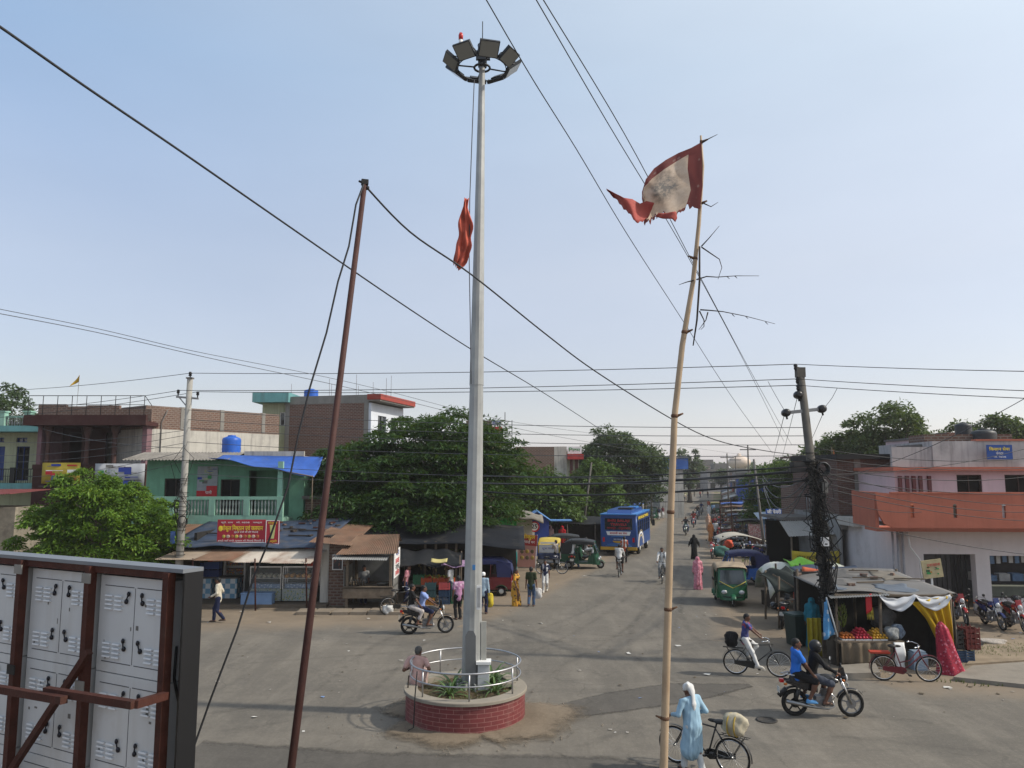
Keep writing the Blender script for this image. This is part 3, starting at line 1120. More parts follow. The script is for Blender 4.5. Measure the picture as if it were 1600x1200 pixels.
# --- green house with balcony
GREEN=paint('green_wall',(0.20,0.385,0.275),0.8,0,0.15,1.1,0.1,0.3,(0.08,0.15,0.11),0.4,0.35)
GREEN_L=paint('pale_green_trim',(0.28,0.46,0.37),0.8,0,0.12,1.2,0,0.3,(0.16,0.2,0.17),0.4,0.4)
h=thing('green_house','green upper-storey house with a balustraded balcony and dark doorways','house',(-18.9,40,0))
holes=[(0.95,2.05,3.5,5.35),(3.85,4.85,3.45,5.3),(5.3,7.4,3.45,5.75)]
shell(h,0,8.15,0,6,3.2,6.35,GREEN,holes)
shell(h,0,8.15,0.4,6,0,3.2,CONC_D,[(0.6,3.2,0,2.6),(4.2,7.4,0,2.6)],0.22,'ground_floor_wall')
MB().b2((5.3,1.2,3.4),(7.4,1.3,5.9)).build('recess_wall',GREEN,h)
for x0,x1,z1 in((0.95,2.05,5.35),(3.85,4.85,5.3)):
 window(h,x0,x1,3.45,z1,0.08,paint('dark_door_frame',(0.07,0.05,0.045),0.7),DARKIN,0,'door')
MB().b2((-.3,-1.7,3.1),(7.6,0.0,3.42)).build('balcony_floor',GREEN_L,h)
mb=MB()
mb.b2((-.3,-1.7,4.32),(7.6,-1.5,4.47)).b2((-.3,-1.7,3.42),(7.6,-1.5,3.55))
for x in(-.3,1.9,3.95,5.65,7.3):
 mb.b2((x,-1.71,3.55),(x+.3,-1.49,4.32))
mb.build('balcony_parapet',GREEN_L,h)
bal=MB()
k=0
for a,b in((0.0,1.9),(2.2,3.95),(4.25,5.65),(5.95,7.3)):
 n=int((b-a)/0.15)
 for i in range(n):
  x=a+(i+.5)*(b-a)/n
  bal.lathe([(0.03,3.55),(0.055,3.75),(0.028,3.93),(0.055,4.12),(0.03,4.32)],6,(x,-1.6,0))
bal.build('baluster',paint('pale_baluster',(0.36,0.40,0.36),0.85),h)
MB().corr((-.8,-1.0,6.28),(-.8,1.4,6.72),(4.6,-1.0,6.28),(4.6,1.4,6.72),0.17,0.03,0,2).corr((-.8,1.4,6.72),(-.8,6,6.3),(4.6,1.4,6.72),(4.6,6,6.3),0.17,0.03,0,2).build('asbestos_roof',ASB,h)
MB().b2((4.6,0.05,6.35),(8.1,6,6.5)).b2((5.0,0.02,6.5),(8.1,0.22,6.75)).build('flat_roof',PLAST,h)
MB().b2((7.25,-1.55,3.42),(7.5,-1.35,6.2)).build('verandah_post',GREEN_L,h)
tp=thing('tarpaulin','bright blue tarpaulin stretched as a sloping awning over the green balcony','tarpaulin',(-18.9,40,0))
def tf(u,v):
 x=3.9+5.2*u
 yb,zb=0.0,6.55-0.1*u
 yf,zf=-1.9+0.2*u,6.42-1.0*u
 return(x,yb+(yf-yb)*v,zb+(zf-zb)*v-0.12*math.sin(PI*v)-0.05*math.sin(14*u+2*v)*v)
MB().grid(tf,26,8,0,True,0.01).build('sheet',BLUETARP,tp)
MB().tube([(9.0,-1.6,5.5),(9.0,-1.6,3.2)],0.03,6).tube([(7.4,-1.7,5.75),(9.05,-1.7,5.45)],0.03,6).build('pole',WOOD,tp)
water_tank((A(361,712,42.0).x,42.0,6.62),0.50,1.05,BLUETANK,'bright blue water tank on the roof of the green house')
ps=thing('poster','tall printed poster with a red foot on the green wall between two doorways','poster',(-18.9+2.65,39.96,4.42))
MB().b2((0,-.02,0),(1.05,0.01,1.55)).build('board',paint('poster_paper',(0.33,0.34,0.36),.6,0,.15,3),ps)
printed(ps,'print',0,1.05,.58,1.55,-.02,[CONC_D,INK_G,CREAM,INK_B,CONC],26,6)
MB().b2((0.0,-.03,0),(1.05,-.021,0.30)).b2((.5,-.03,.30),(1.05,-.021,.55)).build('red_band',INK_R,ps)
lettering('पानी',0.2,INK_W,ps,(0.62,-.036,.2))
# brick annex right of the green house
h=thing('brick_annex','low brick annex in the shade right of the green balcony','house',(-10.7,40.2,0))
MB().b2((0,0,0),(2.2,4,4.3)).build('wall',BRK_OLD,h)
MB().b2((-.1,-.3,4.3),(2.4,4,4.45)).build('roof',CONC_D,h)

# --- sweet shop with red banner
t=thing('sweet_shop','open-fronted sweet shop under a faded blue tarpaulin roof and rusty awning sheets','shop',(-14.0,34.0,0))
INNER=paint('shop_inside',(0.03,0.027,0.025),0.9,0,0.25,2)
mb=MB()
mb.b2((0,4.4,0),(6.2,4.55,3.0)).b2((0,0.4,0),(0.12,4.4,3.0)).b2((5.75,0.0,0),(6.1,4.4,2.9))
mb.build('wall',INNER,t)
MB().b2((-.4,-.9,-.05),(6.2,4.5,0.14)).build('floor_slab',paint('shop_floor',(0.17,0.14,0.11),0.9,0,0.15,2,0,0.2,(0.12,0.1,0.085),0.4),t)
def rf(u,v):
 x=-0.9+6.6*u-0.5*v*(1-u)
 return(x+0.5*v,5.0*v-0.6,2.42+0.10*u+v*.85+0.07*math.sin(5*u+3*v)+0.03*math.sin(23*u)*(1-v))
MB().grid(rf,24,10,0,True,0.015).build('tarpaulin_roof',BLUETARP_D,t)
db=MB()
r=random.Random(14)
for _ in range(26):
 u,v=r.uniform(.45,.97),r.uniform(.3,.95)
 x,y,z=rf(u,v)
 s=r.uniform(.07,.2)
 db.box((x,y,z+.05),(s*r.uniform(1,2.6),s,s*.45),r.uniform(0,3),r.randrange(3))
for _ in range(5):
 u,v=r.uniform(.1,.8),r.uniform(.2,.8)
 x,y,z=rf(u,v)
 db.beam((x-.5,y+.1,z+.07),(x+.6,y-.15,z+.06),.07,.05,1)
db.build('roof_debris',[BRK_OLD,WOOD_D,RUST],t)
aw=MB()
xs=[(-.7,.9,0),(0.75,2.5,1),(1.7,2.6,0),(2.35,4.1,2),(3.9,5.75,2)]
for i,(a,b,k)in enumerate(xs):
 z1=2.34+0.012*i
 zf=2.06-0.05*i+0.012*i
 aw.corr((a+.35,-0.3,z1),(a-.1,-1.55,zf),(b+.35,-0.3,z1),(b-.1,-1.6,zf),0.075,0.012,k,2)
aw.build('awning',[paint('pale_rusted_sheet',(0.30,0.25,0.20),0.7,0.1,0.2,0.9,0,0.3,(0.17,0.08,0.05),0.6),RUSTSHEET,paint('bright_sheet',(0.48,0.44,0.39),0.6,0.1,0.18,0.9,0,0.3,(0.20,0.10,0.065),0.65)],t)
mb=MB()
for x,yy in((0.85,-1.5),(3.45,-1.55),(5.55,-1.5)):
 mb.tube([(x,yy,0),(x-.1,yy,2.1)],0.035,7)
mb.build('awning_post',RUST,t)
# shelves at the back and inside items
sh=MB()
for z in(1.0,1.5,2.0):
 sh.b2((3.2,3.2,z),(5.7,3.6,z+.04))
sh.build('shelf',WOOD,t)
PKT=pattern('packets',(0.16,0.10,0.07),[(0.45,0.06,0.03),(0.5,0.35,0.05),(0.1,0.2,0.35)],9)
for(x,y,z,sx,sz,m,lab)in((0.0,0.9,1.02,0.95,0.34,'deep_blue_crate','lower blue drinks crate stacked on the tiled counter'),(0.0,0.9,1.37,0.95,0.32,'blue_crate','middle blue drinks crate stacked on the tiled counter'),
(0.45,0.9,1.70,0.5,0.28,'orange_crate','orange crate topping the stack on the tiled counter')):
 cols={'deep_blue_crate':(0.03,0.06,0.20),'blue_crate':(0.04,0.09,0.28),'orange_crate':(0.45,0.10,0.04)}
 c_=MB()
 c_.b2((0,0,0),(sx,.42,.04))
 for zz in(0.05,0.13,0.21):
  if zz+.06<sz:
   c_.b2((0,0,zz),(sx,.02,zz+.06)).b2((0,.40,zz),(sx,.42,zz+.06)).b2((0,.02,zz),(.02,.40,zz+.06)).b2((sx-.02,.02,zz),(sx,.40,zz+.06))
 for xx in(0,sx/2-.03,sx-.06):
  c_.b2((xx,-.01,0.04),(xx+.06,-.001,sz)).b2((xx,.421,0.04),(xx+.06,.43,sz))
 o=c_.build('drinks_crate',paint(m,cols[m],0.5,0,0.12,3))
 o.location=(-14.0+x,34.0+y,z)
 tag(o,lab,'crate','crates in the sweet shop')
ct=thing('shop_counter','blue and white tiled counter at the left of the sweet shop','counter',(-14.15,34.7,0.14))
tile,ntt,bb=new_mat('checker_tiles')
ck=ntt.nodes.new('ShaderNodeTexChecker')
ck.inputs['Scale'].default_value=4.6
ck.inputs['Color1'].default_value=(0.50,0.54,0.56,1)
ck.inputs['Color2'].default_value=(0.12,0.27,0.40,1)
ntt.links.new(coords(ntt,loc=(0.03,0.05,0.02)),ck.inputs[0])
ntt.links.new(ck.outputs[0],bb.inputs['Base Color'])
bb.inputs['Roughness'].default_value=0.35
MB().b2((0,0,0),(0.85,.7,.85)).b2((1.1,0,0),(2.0,.7,.85)).build('base',tile,ct)
MB().b2((-.05,-.05,.85),(2.05,.75,.90)).build('top',CONC_D,ct)
fr=thing('display_fridge','white-framed display fridge of packets behind the tiled counter','fridge',(-13.1,35.6,0.14))
MB().b2((0,0,0),(.08,.6,1.95)).b2((.92,0,0),(1.0,.6,1.95)).b2((.08,0,1.85),(.92,.6,1.95)).b2((.08,.5,0),(.92,.6,1.85)).b2((.08,0,0),(.92,.5,.2)).build('frame',WHITEP,fr)
MB().b2((.08,.1,.5),(.92,.45,.75)).b2((.1,.1,.9),(.9,.45,1.15)).b2((.08,.1,1.3),(.92,.45,1.6)).build('packet',PKT,fr)
# glass sweet cases
for i,(x0,w_,lab,fill)in enumerate(((2.75,1.35,'left glass sweet case with trays of pale sweets',(0.40,0.38,0.30)),(4.15,1.45,'right glass sweet case with a shelf of orange sweets',(0.48,0.26,0.07)))):
 c_=thing('sweet_case',lab,'display case',(-14.0+x0,33.7,0.14),0,'glass cases in the sweet shop')
 MB().b2((0,0,0.05),(w_,.7,.55)).build('base',pattern('case_print_%d'%i,(0.25,0.27,0.25),[(0.20,0.21,0.04),(0.06,0.15,0.18)],9,0.5,'blobs',0.3),c_)
 mb=MB()
 for xx in(0,w_-.04):
  for yy in(0,.66):
   mb.b2((xx,yy,.55),(xx+.04,yy+.04,1.45))
 mb.b2((0,0,1.45),(w_,.7,1.5)).b2((.04,.05,.98),(w_-.04,.65,1.0))
 mb.build('case_frame',STEEL,c_)
 MB().b2((.06,.15,.56),(w_-.06,.6,.74)).build('tray',pattern('blue_trays',(0.10,0.16,0.26),[(0.35,0.4,0.45)],12,0.5),c_)
 mb=MB()
 for k in range(12):
  mb.ell((.12+(k%6)*(w_-.2)/5.2,.2+.25*(k//6),1.06+.02*(k%2)),(.1,.11,.09),8,5)
 mb.build('sweets',paint('sweet_pile_%d'%i,fill,0.6,0,0.3,14),c_)
 gm,gnt,gb=new_mat('case_glass_%d'%i)
 gb.inputs['Base Color'].default_value=(0.8,0.85,0.85,1)
 gb.inputs['Alpha'].default_value=0.07
 gb.inputs['Roughness'].default_value=0.05
 MB().b2((.0,-.008,.55),(w_,-.002,1.45)).build('pane',gm,c_)
for i in range(5):
 o=MB().b2((0,0,0),(.55,.36,.15)).b2((-.01,-.01,.15),(.56,.37,.18)).build('sweet_box',paint('red_sweet_box',(0.50,0.085,0.045),0.6,0,0.1,4))
 o.location=(-14.0+5.0+0.04*(i%2),34.0,1.64+i*.185)
 tag(o,'red sweet box in the pile on the right glass case','box','red sweet boxes')
o=MB().b2((0,0,0),(1.3,.42,.42)).b2((-.02,-.02,.42),(1.32,.44,.47)).build('foam_chest',paint('pale_blue_foam',(0.20,0.30,0.46),0.7,0,0.1,3))
o.location=(-11.4,33.1,0.14)
tag(o,'pale blue ice chest on the floor before the left sweet case','chest')
# banner board
bn=thing('shop_banner','red sweet shop banner with yellow Hindi lettering and a glass of lassi','banner',(A(340,848,34.2).x,34.1,0))
zb,zt=A(340,848,34.1).z,A(340,813,34.1).z
wb=A(415,830,34.1).x-A(340,830,34.1).x
REDB=paint('red_vinyl',(0.42,0.03,0.055),0.5,0,0.08,2)
MB().b2((0,0,zb),(wb,.05,zt+.03)).build('main_board',REDB,bn)
MB().b2((wb+.03,-.03,zb-.06),(wb+.62,.03,zt-.0)).build('side_board',REDB,bn)
mb=MB()
x0,x1,z0,z1=wb+.03,wb+.62,zb-.06,zt
for a in((x0,z0,x0+.025,z1),(x1-.025,z0,x1,z1),(x0+.025,z0,x1-.025,z0+.025),(x0+.025,z1-.025,x1-.025,z1)):
 mb.b2((a[0],-.04,a[1]),(a[2],-.031,a[3]))
mb.b2((0,-.012,zb),(wb,-.001,zb+.03))
mb.build('white_border',INK_W,bn)
hh=zt-zb
lettering('गोकुल मिष्ठान एवं जलपान',.26,INK_Y,bn,(wb*.52,-.006,zb+hh*.64),width=wb*.86,bold=.004)
lettering('शुद्ध देशी घी की मिठाई',.09,INK_W,bn,(wb*.6,-.006,zb+hh*.47),width=wb*.5)
lettering('प्रो. राम   मो. 9838   नाश्ता',.09,INK_W,bn,(wb*.5,-.006,zb+hh*.90),width=wb*.86)
lettering('हमारे यहाँ सभी प्रकार की मिठाई मिलती है',.09,INK_W,bn,(wb*.5,-.016,zb+.085),width=wb*.95)
lettering('गोकुल',.13,INK_Y,bn,(wb+.32,-.036,zt-.12),width=.4)
lettering('लस्सी',.13,INK_Y,bn,(wb+.32,-.036,zb+.06),width=.42)
mb=MB()
mb.add([(wb+.20,-.036,zb+hh*.80),(wb+.46,-.036,zb+hh*.80),(wb+.40,-.036,zb+.18),(wb+.26,-.036,zb+.18)],[(0,3,2,1)])
mb.build('lassi_picture',paint('lassi_print',(0.55,0.55,0.25),0.5),bn)
mb=MB()
for i in range(9):
 mb.ell((wb*(.14+.088*i),-.004,zb+hh*.28),(.085 if i%2 else.07,.008,.075),10,6,i%3)
MB().ell((.14,-.004,zb+hh*.63),(.1,.008,.12),12,6,0).build('logo',INK_Y,bn)
mb.build('food_picture',[paint('sweets_print_a',(0.50,0.42,0.10),0.5),paint('sweets_print_b',(0.55,0.42,0.34),0.5),paint('sweets_print_c',(0.42,0.16,0.06),0.5)],bn)
mb=MB()
for x in(.3,wb-.2,wb+.5):
 mb.beam((x,.1,zb-.8),(x,.1,zt-.1),.05,.05)
mb.build('bracket',RUST,bn)
# low brown roof behind the banner (left)
t2=thing('low_shed','low shed with a sagging brown tin roof left of the sweet shop','shed',(-17.6,36,0))
MB().corr((-.4,-1.5,2.55),(-.4,2,3.15),(3.7,-1.5,2.55),(3.7,2,3.15),.1,.02).build('roof',RUSTSHEET,t2)
shell(t2,0,3.4,-.6,2,0,2.6,WOOD_D,[(.4,2.8,.7,2.2)],.08)

# --- brick pier and wooden tea stall
h=thing('brick_pier','narrow brick pier with a dark notice between the sweet shop and the tea stall','wall',(-8.2,33.6,0))
MB().b2((0,0,0),(.35,.5,2.6)).build('plaster_face',PLAST,h)
MB().b2((.353,.02,0),(1.15,4.0,2.55)).build('wall',BRK_OLD,h)
MB().b2((.5,-.02,1.5),(.95,.0,2.15)).build('notice',WHITEP,h)
MB().b2((.54,-.03,1.54),(.91,-.021,2.11)).build('notice_board',pattern('dark_notice',(0.05,0.05,0.055),[(0.2,0.08,0.06)],9),h)
MB().corr((-.3,-.9,2.75),(-.3,4.2,3.2),(1.5,-.9,2.6),(1.5,4.2,3.1),.09,.016).build('roof',RUSTSHEET,h)

t=thing('tea_stall','wooden tea stall under a rusty corrugated roof with a printed sign on its side','stall',(-7.0,32.6,0))
mb=MB()
for x,y in((0.15,0.05),(1.95,0.05),(.15,1.9),(1.95,1.9)):
 mb.b2((x-.05,y-.05,0),(x+.05,y+.05,2.2))
mb.build('post',WOOD,t)
MB().b2((0,-.1,.48),(2.05,-.05,.92)).b2((0,-.1,.88),(2.05,1.8,.92)).b2((0.0,-.12,.92),(2.05,.1,.95)).build('counter',WOOD,t)
MB().corr((-.25,-.35,2.28),(.35,1.35,2.95),(2.3,-.3,2.32),(2.1,1.35,2.98),.09,.02).corr((.35,1.35,2.95),(.35,2.3,2.6),(2.1,1.35,2.98),(2.1,2.3,2.6),.09,.02).build('roof',[RUSTSHEET],t)
MB().corr((-.35,-.65,2.12),(-.3,.1,2.26),(1.9,-.6,2.08),(1.9,.1,2.22),.09,.014).build('eave_sheet',GALV,t)
MB().b2((2.02,.15,.5),(2.05,1.95,2.25)).b2((.0,1.95,.0),(2.0,1.99,2.2)).b2((-.03,.15,.5),(.0,1.9,1.7)).build('side_sheet',paint('dull_tin',(0.26,0.26,0.25),0.6,0.3,0.2,2,0,0.3,(0.12,0.09,0.07),0.5),t)
sg=MB().b2((2.06,.1,1.25),(2.09,1.75,2.4))
sg.build('sign_board',WHITEP,t)
for z,m,s in((2.22,INK_B,'चाय'),(1.9,INK_R,'हलवाई'),(1.65,INK_K,'नाश्ता'),(1.4,INK_R,'समोसा')):
 lettering(s,.3,m,t,(2.094,.95,z),(PI/2,0,PI/2),width=1.1 if z<2.1 else.9,bold=.006)
mb=MB()
mb.lathe([(.16,.95),(.24,1.02),(.25,1.03)],14,(1.55,.45,0))
mb.build('metal_bowl',STEEL,t)
mb=MB()
for k in range(5):
 mb.lathe([(.04,.95),(.045,1.16),(.018,1.2),(.018,1.24)],8,(.3+.12*k,.35+.06*(k%2),0))
mb.build('bottle',paint('bottle_glass',(0.12,0.10,0.08),0.2),t)
# stone kerb slabs before the tea stall
mb=MB()
for i in range(7):
 x=-8.3+i*.72
 mb.box((x,31.9+.06*math.sin(i*2),.05),(.66,.9,.14),RND.uniform(-.05,.05))
o=mb.build('pavement_slabs',paint('dusty_stone',(0.27,0.23,0.185),0.95,0,0.15,2,0.3,0.2,(0.16,0.13,0.1),0.4))
struct(o)
# long dark tin roof of the row behind, under the big tree
t=thing('market_row','dark shop row under a patched black roof in the shade of the big tree','shop',(-8.0,37.0,0))
def rf2(u,v):
 return(-1.0+9.6*u,-1.0+4.6*v,2.55+.75*v+.08*math.sin(11*u)+.05*math.sin(7*v+5*u)-.3*u)
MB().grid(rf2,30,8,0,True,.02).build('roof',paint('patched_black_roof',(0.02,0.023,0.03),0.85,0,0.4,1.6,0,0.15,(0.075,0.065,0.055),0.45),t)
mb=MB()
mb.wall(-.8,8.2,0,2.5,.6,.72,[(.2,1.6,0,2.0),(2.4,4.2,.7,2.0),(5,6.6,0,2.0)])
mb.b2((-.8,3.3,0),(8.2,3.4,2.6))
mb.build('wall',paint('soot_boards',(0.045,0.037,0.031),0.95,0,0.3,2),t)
mb=MB()
for x in(3.9,4.4,4.9,5.35,6.0):
 mb.b2((x,-.6,0),(x+.1,-.5,2.45))
mb.build('post',WOOD,t)

# --- hut with green cloth, white wall, by the booth
h=thing('cloth_shop','pale mud-walled hut with bright green cloth hung beside a grey thatched roof','hut',(-1.3,50,0))
shell(h,0,2.6,0,3.5,0,3.0,paint('pale_mud_wall',(0.46,0.42,0.33),0.9,0,0.12,2,0,0.2,(0.25,0.2,0.15),0.3),[],.15)
MB().grid(lambda u,v:(-.5+3.8*u,-.9+4.6*v,3.35-.75*u+.6*math.sin(PI*v)*.5+.06*math.sin(17*u+3*v)),16,8,0,True,.1).build('roof',paint('grey_thatch',(0.22,0.20,0.17),0.95,0,0.3,5,0.6),h)
MB().grid(lambda u,v:(-.6+2.2*u,-.12-.1*math.sin(9*u)*(1-v*.5)-.1,.55+2.3*v),16,6,0,True,.02).build('green_cloth',paint('bright_green_cloth',(0.05,0.33,0.07),0.7,0,0.3,2.5),h)
# blue booth
h=thing('police_booth','blue gabled booth carrying a round speed limit sign','booth',(A(820,868,54).x,53.4,0))
BBL=paint('booth_blue',(0.03,0.07,0.29),0.6,0,0.15,2,0,0.4,(0.05,0.07,0.15),0.3)
BBL_L=paint('booth_roof_blue',(0.14,0.28,0.52),0.55,0,0.12,2,0,0.4,(0.12,0.2,0.3),0.3)
MB().wall(0,1.65,0,2.45,0,.06,[]).b2((0,.06,0),(.06,2.2,2.45)).b2((1.59,.06,0),(1.65,.9,2.45)).b2((1.59,1.6,0),(1.65,2.2,2.45)).b2((1.59,.9,0),(1.65,1.6,1.0)).b2((.06,2.14,0),(1.59,2.2,2.45)).build('wall',BBL,h)
MB().prism([(0,2.45),(1.65,2.45),(.82,2.98)],'y',.002,.06).build('gable',BBL,h)
MB().add([(-.15,-.25,2.40),(.82,-.25,3.06),(.82,2.4,3.06),(-.15,2.4,2.40),(-.15,-.25,2.35),(.82,-.25,3.0),(.82,2.4,3.0),(-.15,2.4,2.35)],
[(0,3,2,1),(4,5,6,7),(0,1,5,4),(1,2,6,5),(2,3,7,6),(3,0,4,7)]).add([(1.80,-.25,2.40),(.83,-.25,3.06),(.83,2.4,3.06),(1.80,2.4,2.40),(1.80,-.25,2.35),(.83,-.25,3.0),(.83,2.4,3.0),(1.80,2.4,2.35)],
[(0,1,2,3),(7,6,5,4),(4,5,1,0),(5,6,2,1),(6,7,3,2),(7,4,0,3)]).build('roof',BBL_L,h)
MB().b2((1.82,.8,2.3),(3.3,2.2,2.36)).build('side_awning',BBL_L,h)
mb=MB()
mb.b2((.25,-.012,1.75),(.5,-.002,2.4)).b2((.42,-.012,1.15),(.66,-.002,1.65)).b2((1.0,-.012,.85),(1.3,-.002,1.2))
mb.build('notice',WHITEP,h)
sg=thing('speed_sign','round white speed limit sign with a red ring on the blue booth','road sign',(A(835,823,53.25).x,53.33,A(835,823,53.25).z))
MB().lathe([(.36,-.012),(.36,.012)],28,(0,0,0),0,False,Matrix.Rotation(PI/2,3,'X')).build('plate',WHITEP,sg)
MB().ring((0,-.02,0),.315,.05,'y',28,6).build('red_ring',INK_R,sg)
lettering('25',.40,INK_K,sg,(0,-.02,0),bold=.012)
# leaning price board
t=thing('notice_board','tall red and pink menu board leaning on its stand beside the blue three-wheeler','board',(A(823,903,45.5).x,45.5,0),R(-4))
M1=Matrix.Rotation(R(-10),3,'X')
pk=paint('pink_vinyl',(0.47,0.26,0.22),0.5,0,0.1,2)
lean=Matrix.Rotation(R(4),3,'Y')
MB().box((0,.0,.85),(1.02,.03,1.3),0,0,1,lean).build('lower_panel',pk,t)
MB().box((.10,-.02,1.75),(1.04,.03,.62),0,0,1,lean).build('upper_panel',paint('dull_red_vinyl',(0.35,0.035,0.03),0.5),t)
lettering('गोकुल',.3,INK_Y,t,(.12,-.045,1.93),(PI/2,R(4),0),width=.75,bold=.005)
lettering('मिठाई घर',.2,INK_W,t,(.1,-.045,1.64),(PI/2,R(4),0),width=.75)
mb=MB()
for i in range(6):
 mb.ell((-.3+.3*(i%3)+.03,-.02,1.1-.35*(i//3)),(.11,.012,.12),10,6,i%2)
mb.build('food_picture',[paint('menu_print_a',(0.13,0.10,0.05),0.6),paint('menu_print_b',(0.35,0.25,0.06),0.6)],t)
MB().beam((-.55,.06,0),(-.44,.06,2.05),.05,.05).beam((.5,.06,0),(.62,.06,2.05),.05,.05).build('stand',WHITEP,t)
# pale cart block with an orange striped cloth
t=thing('food_cart','pale covered food cart with an orange striped cloth over its corner','cart',(A(788,885,47.5).x,47.0,0))
MB().b2((-.9,0,.35),(.9,1.1,1.45)).b2((-.95,-.05,1.45),(.95,1.15,1.5)).build('body',paint('pale_cart_paint',(0.55,0.54,0.52),0.7,0,0.12,2,0,0.3,(0.3,0.26,0.2),0.3),t)
for sx in(-.6,.6):
 MB().ring((sx,-.06,.33),.28,.045,'y',18,6).build('wheel',BLACKP,t)
o=MB().grid(lambda u,v:(-.5+1.0*u,-.1-.03*math.sin(20*u),.75+.85*v),14,4,0,True,.015).build('striped_cloth',pattern('orange_stripes',(0.50,0.17,0.04),[(0.45,0.40,0.30)],4.5,0.8,'stripes',0.4))
o.location=t.location
tag(o,'orange and cream striped cloth hanging over the pale food cart','cloth')
# ================================================================== RIGHT SIDE
LILAC=paint('lilac_wall',(0.64,0.605,0.60),0.85,0,0.08,0.8,0.1,0.2,(0.27,0.24,0.23),0.3,0.1)
ORANGE=paint('orange_plaster',(0.47,0.185,0.13),0.85,0,0.1,0.8,0.1,0.2,(0.33,0.12,0.08),0.4,0.35)
PINKW=paint('pink_wall',(0.60,0.49,0.51),0.85,0,0.08,0.8,0.1,0.2,(0.4,0.33,0.33),0.3,0.3)
MAROON=paint('maroon_bar',(0.16,0.06,0.06),0.7,0,0.15,3)
GREYP=paint('mould_plaster',(0.47,0.45,0.44),0.9,0,0.12,0.9,0.1,0.2,(0.2,0.19,0.19),0.5,0.7)
h=thing('corner_house','pink and lilac two-storey house with an orange balcony wall pierced by small arched slots','house',(16.0,32.4,0),R(-4))
holes=[(1.0,3.05,0.0,2.3),(3.62,7.2,0.55,2.25),(7.9,11.5,0.0,2.3)]
shell(h,0,14,0,7,0,3.3,LILAC,holes,.4)
MB().b2((3.62,.15,0),(7.2,.4,.55)).build('shop_plinth',LILAC,h)
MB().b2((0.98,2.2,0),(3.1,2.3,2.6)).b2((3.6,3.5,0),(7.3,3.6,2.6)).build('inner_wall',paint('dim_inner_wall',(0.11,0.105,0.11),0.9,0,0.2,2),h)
mb=MB()
for i in range(7):
 mb.b2((1.7+i*.2,.5,0),(1.74+i*.2,.54,2.3))
mb.build('folding_gate',IRONBLK,h)
MB().b2((3.7,1.0,.0),(7.1,1.5,.85)).b2((3.7,.95,.85),(7.1,1.55,.9)).build('shop_counter',paint('mossy_counter',(0.19,0.20,0.165),0.9,0,0.2,2),h)
mb=MB()
for i in range(6):
 mb.b2((3.8+i*.55,1.8,1.0),(4.25+i*.55,2.2,1.0+RND.uniform(.2,.38)),i%2)
for i in range(14):
 mb.b2((3.7+i*.25,.6,1.85+RND.uniform(0,.12)),(3.86+i*.25,.64,2.24),i%2)
mb.build('shelf_goods',[paint('white_carton',(0.40,0.40,0.40),0.8,0,0.2,3),paint('blue_packet',(0.12,0.20,0.32),0.5,0,0.3,6)],h)
MB().b2((-1.3,-1.3,3.3),(14,.0,3.45)).b2((-1.3,-1.3,3.3),(14,-1.29,3.44)).build('balcony_floor',ORANGE,h)
# balcony wall with its slots: openings cut through
sl_=[(0.10,'o'),(1.75,'g'),(3.62,'w'),(4.82,'w'),(5.5,'d'),(7.6,'w'),(9.4,'w')]
hs=[(x-.07,x+.07,3.85,4.33)for x,_ in sl_]
mb=MB().wall(-.7,14,3.452,4.8,-1.3,-1.16,hs)
mb.prism([(-.7,3.452),(-.7,4.8),(-1.3,4.86),(-1.22,4.0),(-1.0,3.6)],'y',-1.3,-1.16)
mb.b2((-1.3,-1.16,3.452),(-1.16,1.3,4.86))
mb.b2((-.7,-1.33,4.8),(14,-1.13,4.86))
mb.build('balcony_wall',ORANGE,h)
mb=MB()
for x,k in sl_:
 mi={'o':0,'g':1,'w':2,'d':3}[k]
 mb.b2((x-.07,-1.2,3.85),(x+.07,-1.17,4.33),mi)
 mb.prism([(x+.07*math.cos(a*PI/6),4.33+.07*math.sin(a*PI/6))for a in range(7)],'y',-1.306,-1.301,mi)
mb.build('slot_infill',[paint('bright_orange_paint',(0.62,0.22,0.12),0.7),paint('grey_green_paint',(0.20,0.18,0.15),0.8),paint('pale_slot_paint',(0.55,0.52,0.53),0.8),DARKIN],h)
mb=MB()
for x in(-.25,-.05,.15):
 mb.tube([(x,-.12,0),(x,-.12,3.3)],.05,8)
mb.build('drainpipe',paint('grey_pipe',(0.36,0.36,0.38),0.6),h)
MB().tube([(.35,-.15,3.2),(.4,-.2,2.6),(.75,-.2,2.1),(.8,-.2,.9)],.035,7).build('waste_pipe',WHITEP,h)
# upper storey
holes=[(3.2,4.25,3.6,5.55),(5.2,6.4,3.6,5.55),(8,9,3.6,5.5)]
shell(h,0.6,14,1.4,7,3.45,5.72,PINKW,holes,.22,'upper_wall')
for x0,x1 in((3.2,4.25),(5.2,6.4),(8,9)):
 window(h,x0,x1,3.6,5.55,1.46,paint('brown_shutter_frame',(0.07,0.045,0.04),0.7),DARKIN,0,'doorway')
mb=MB()
for x in(.72,1.02,1.3,1.58,1.95):
 mb.b2((x,1.28,3.45),(x+.14,1.39,5.5))
mb.build('window_bars',MAROON,h)
MB().b2((.4,1.0,5.72),(14,7,5.88)).build('roof',ORANGE,h)
MB().b2((2.2,1.25,5.88),(14,1.5,7.0)).b2((.5,1.32,5.88),(2.2,1.5,6.75)).b2((2.2,1.5,5.88),(2.35,7,7.0)).build('roof_parapet',GREYP,h)
MB().b2((4.0,1.2,7.0),(14,1.6,7.08)).build('parapet_coping',ORANGE,h)
MB().b2((2.0,2.2,5.88),(6.0,4.4,6.9)).build('tank_platform',CONC_D,h)
MB().b2((2.4,2.4,6.9),(6.2,4.0,7.35)).build('brick_plinth',BRK_OLD,h)
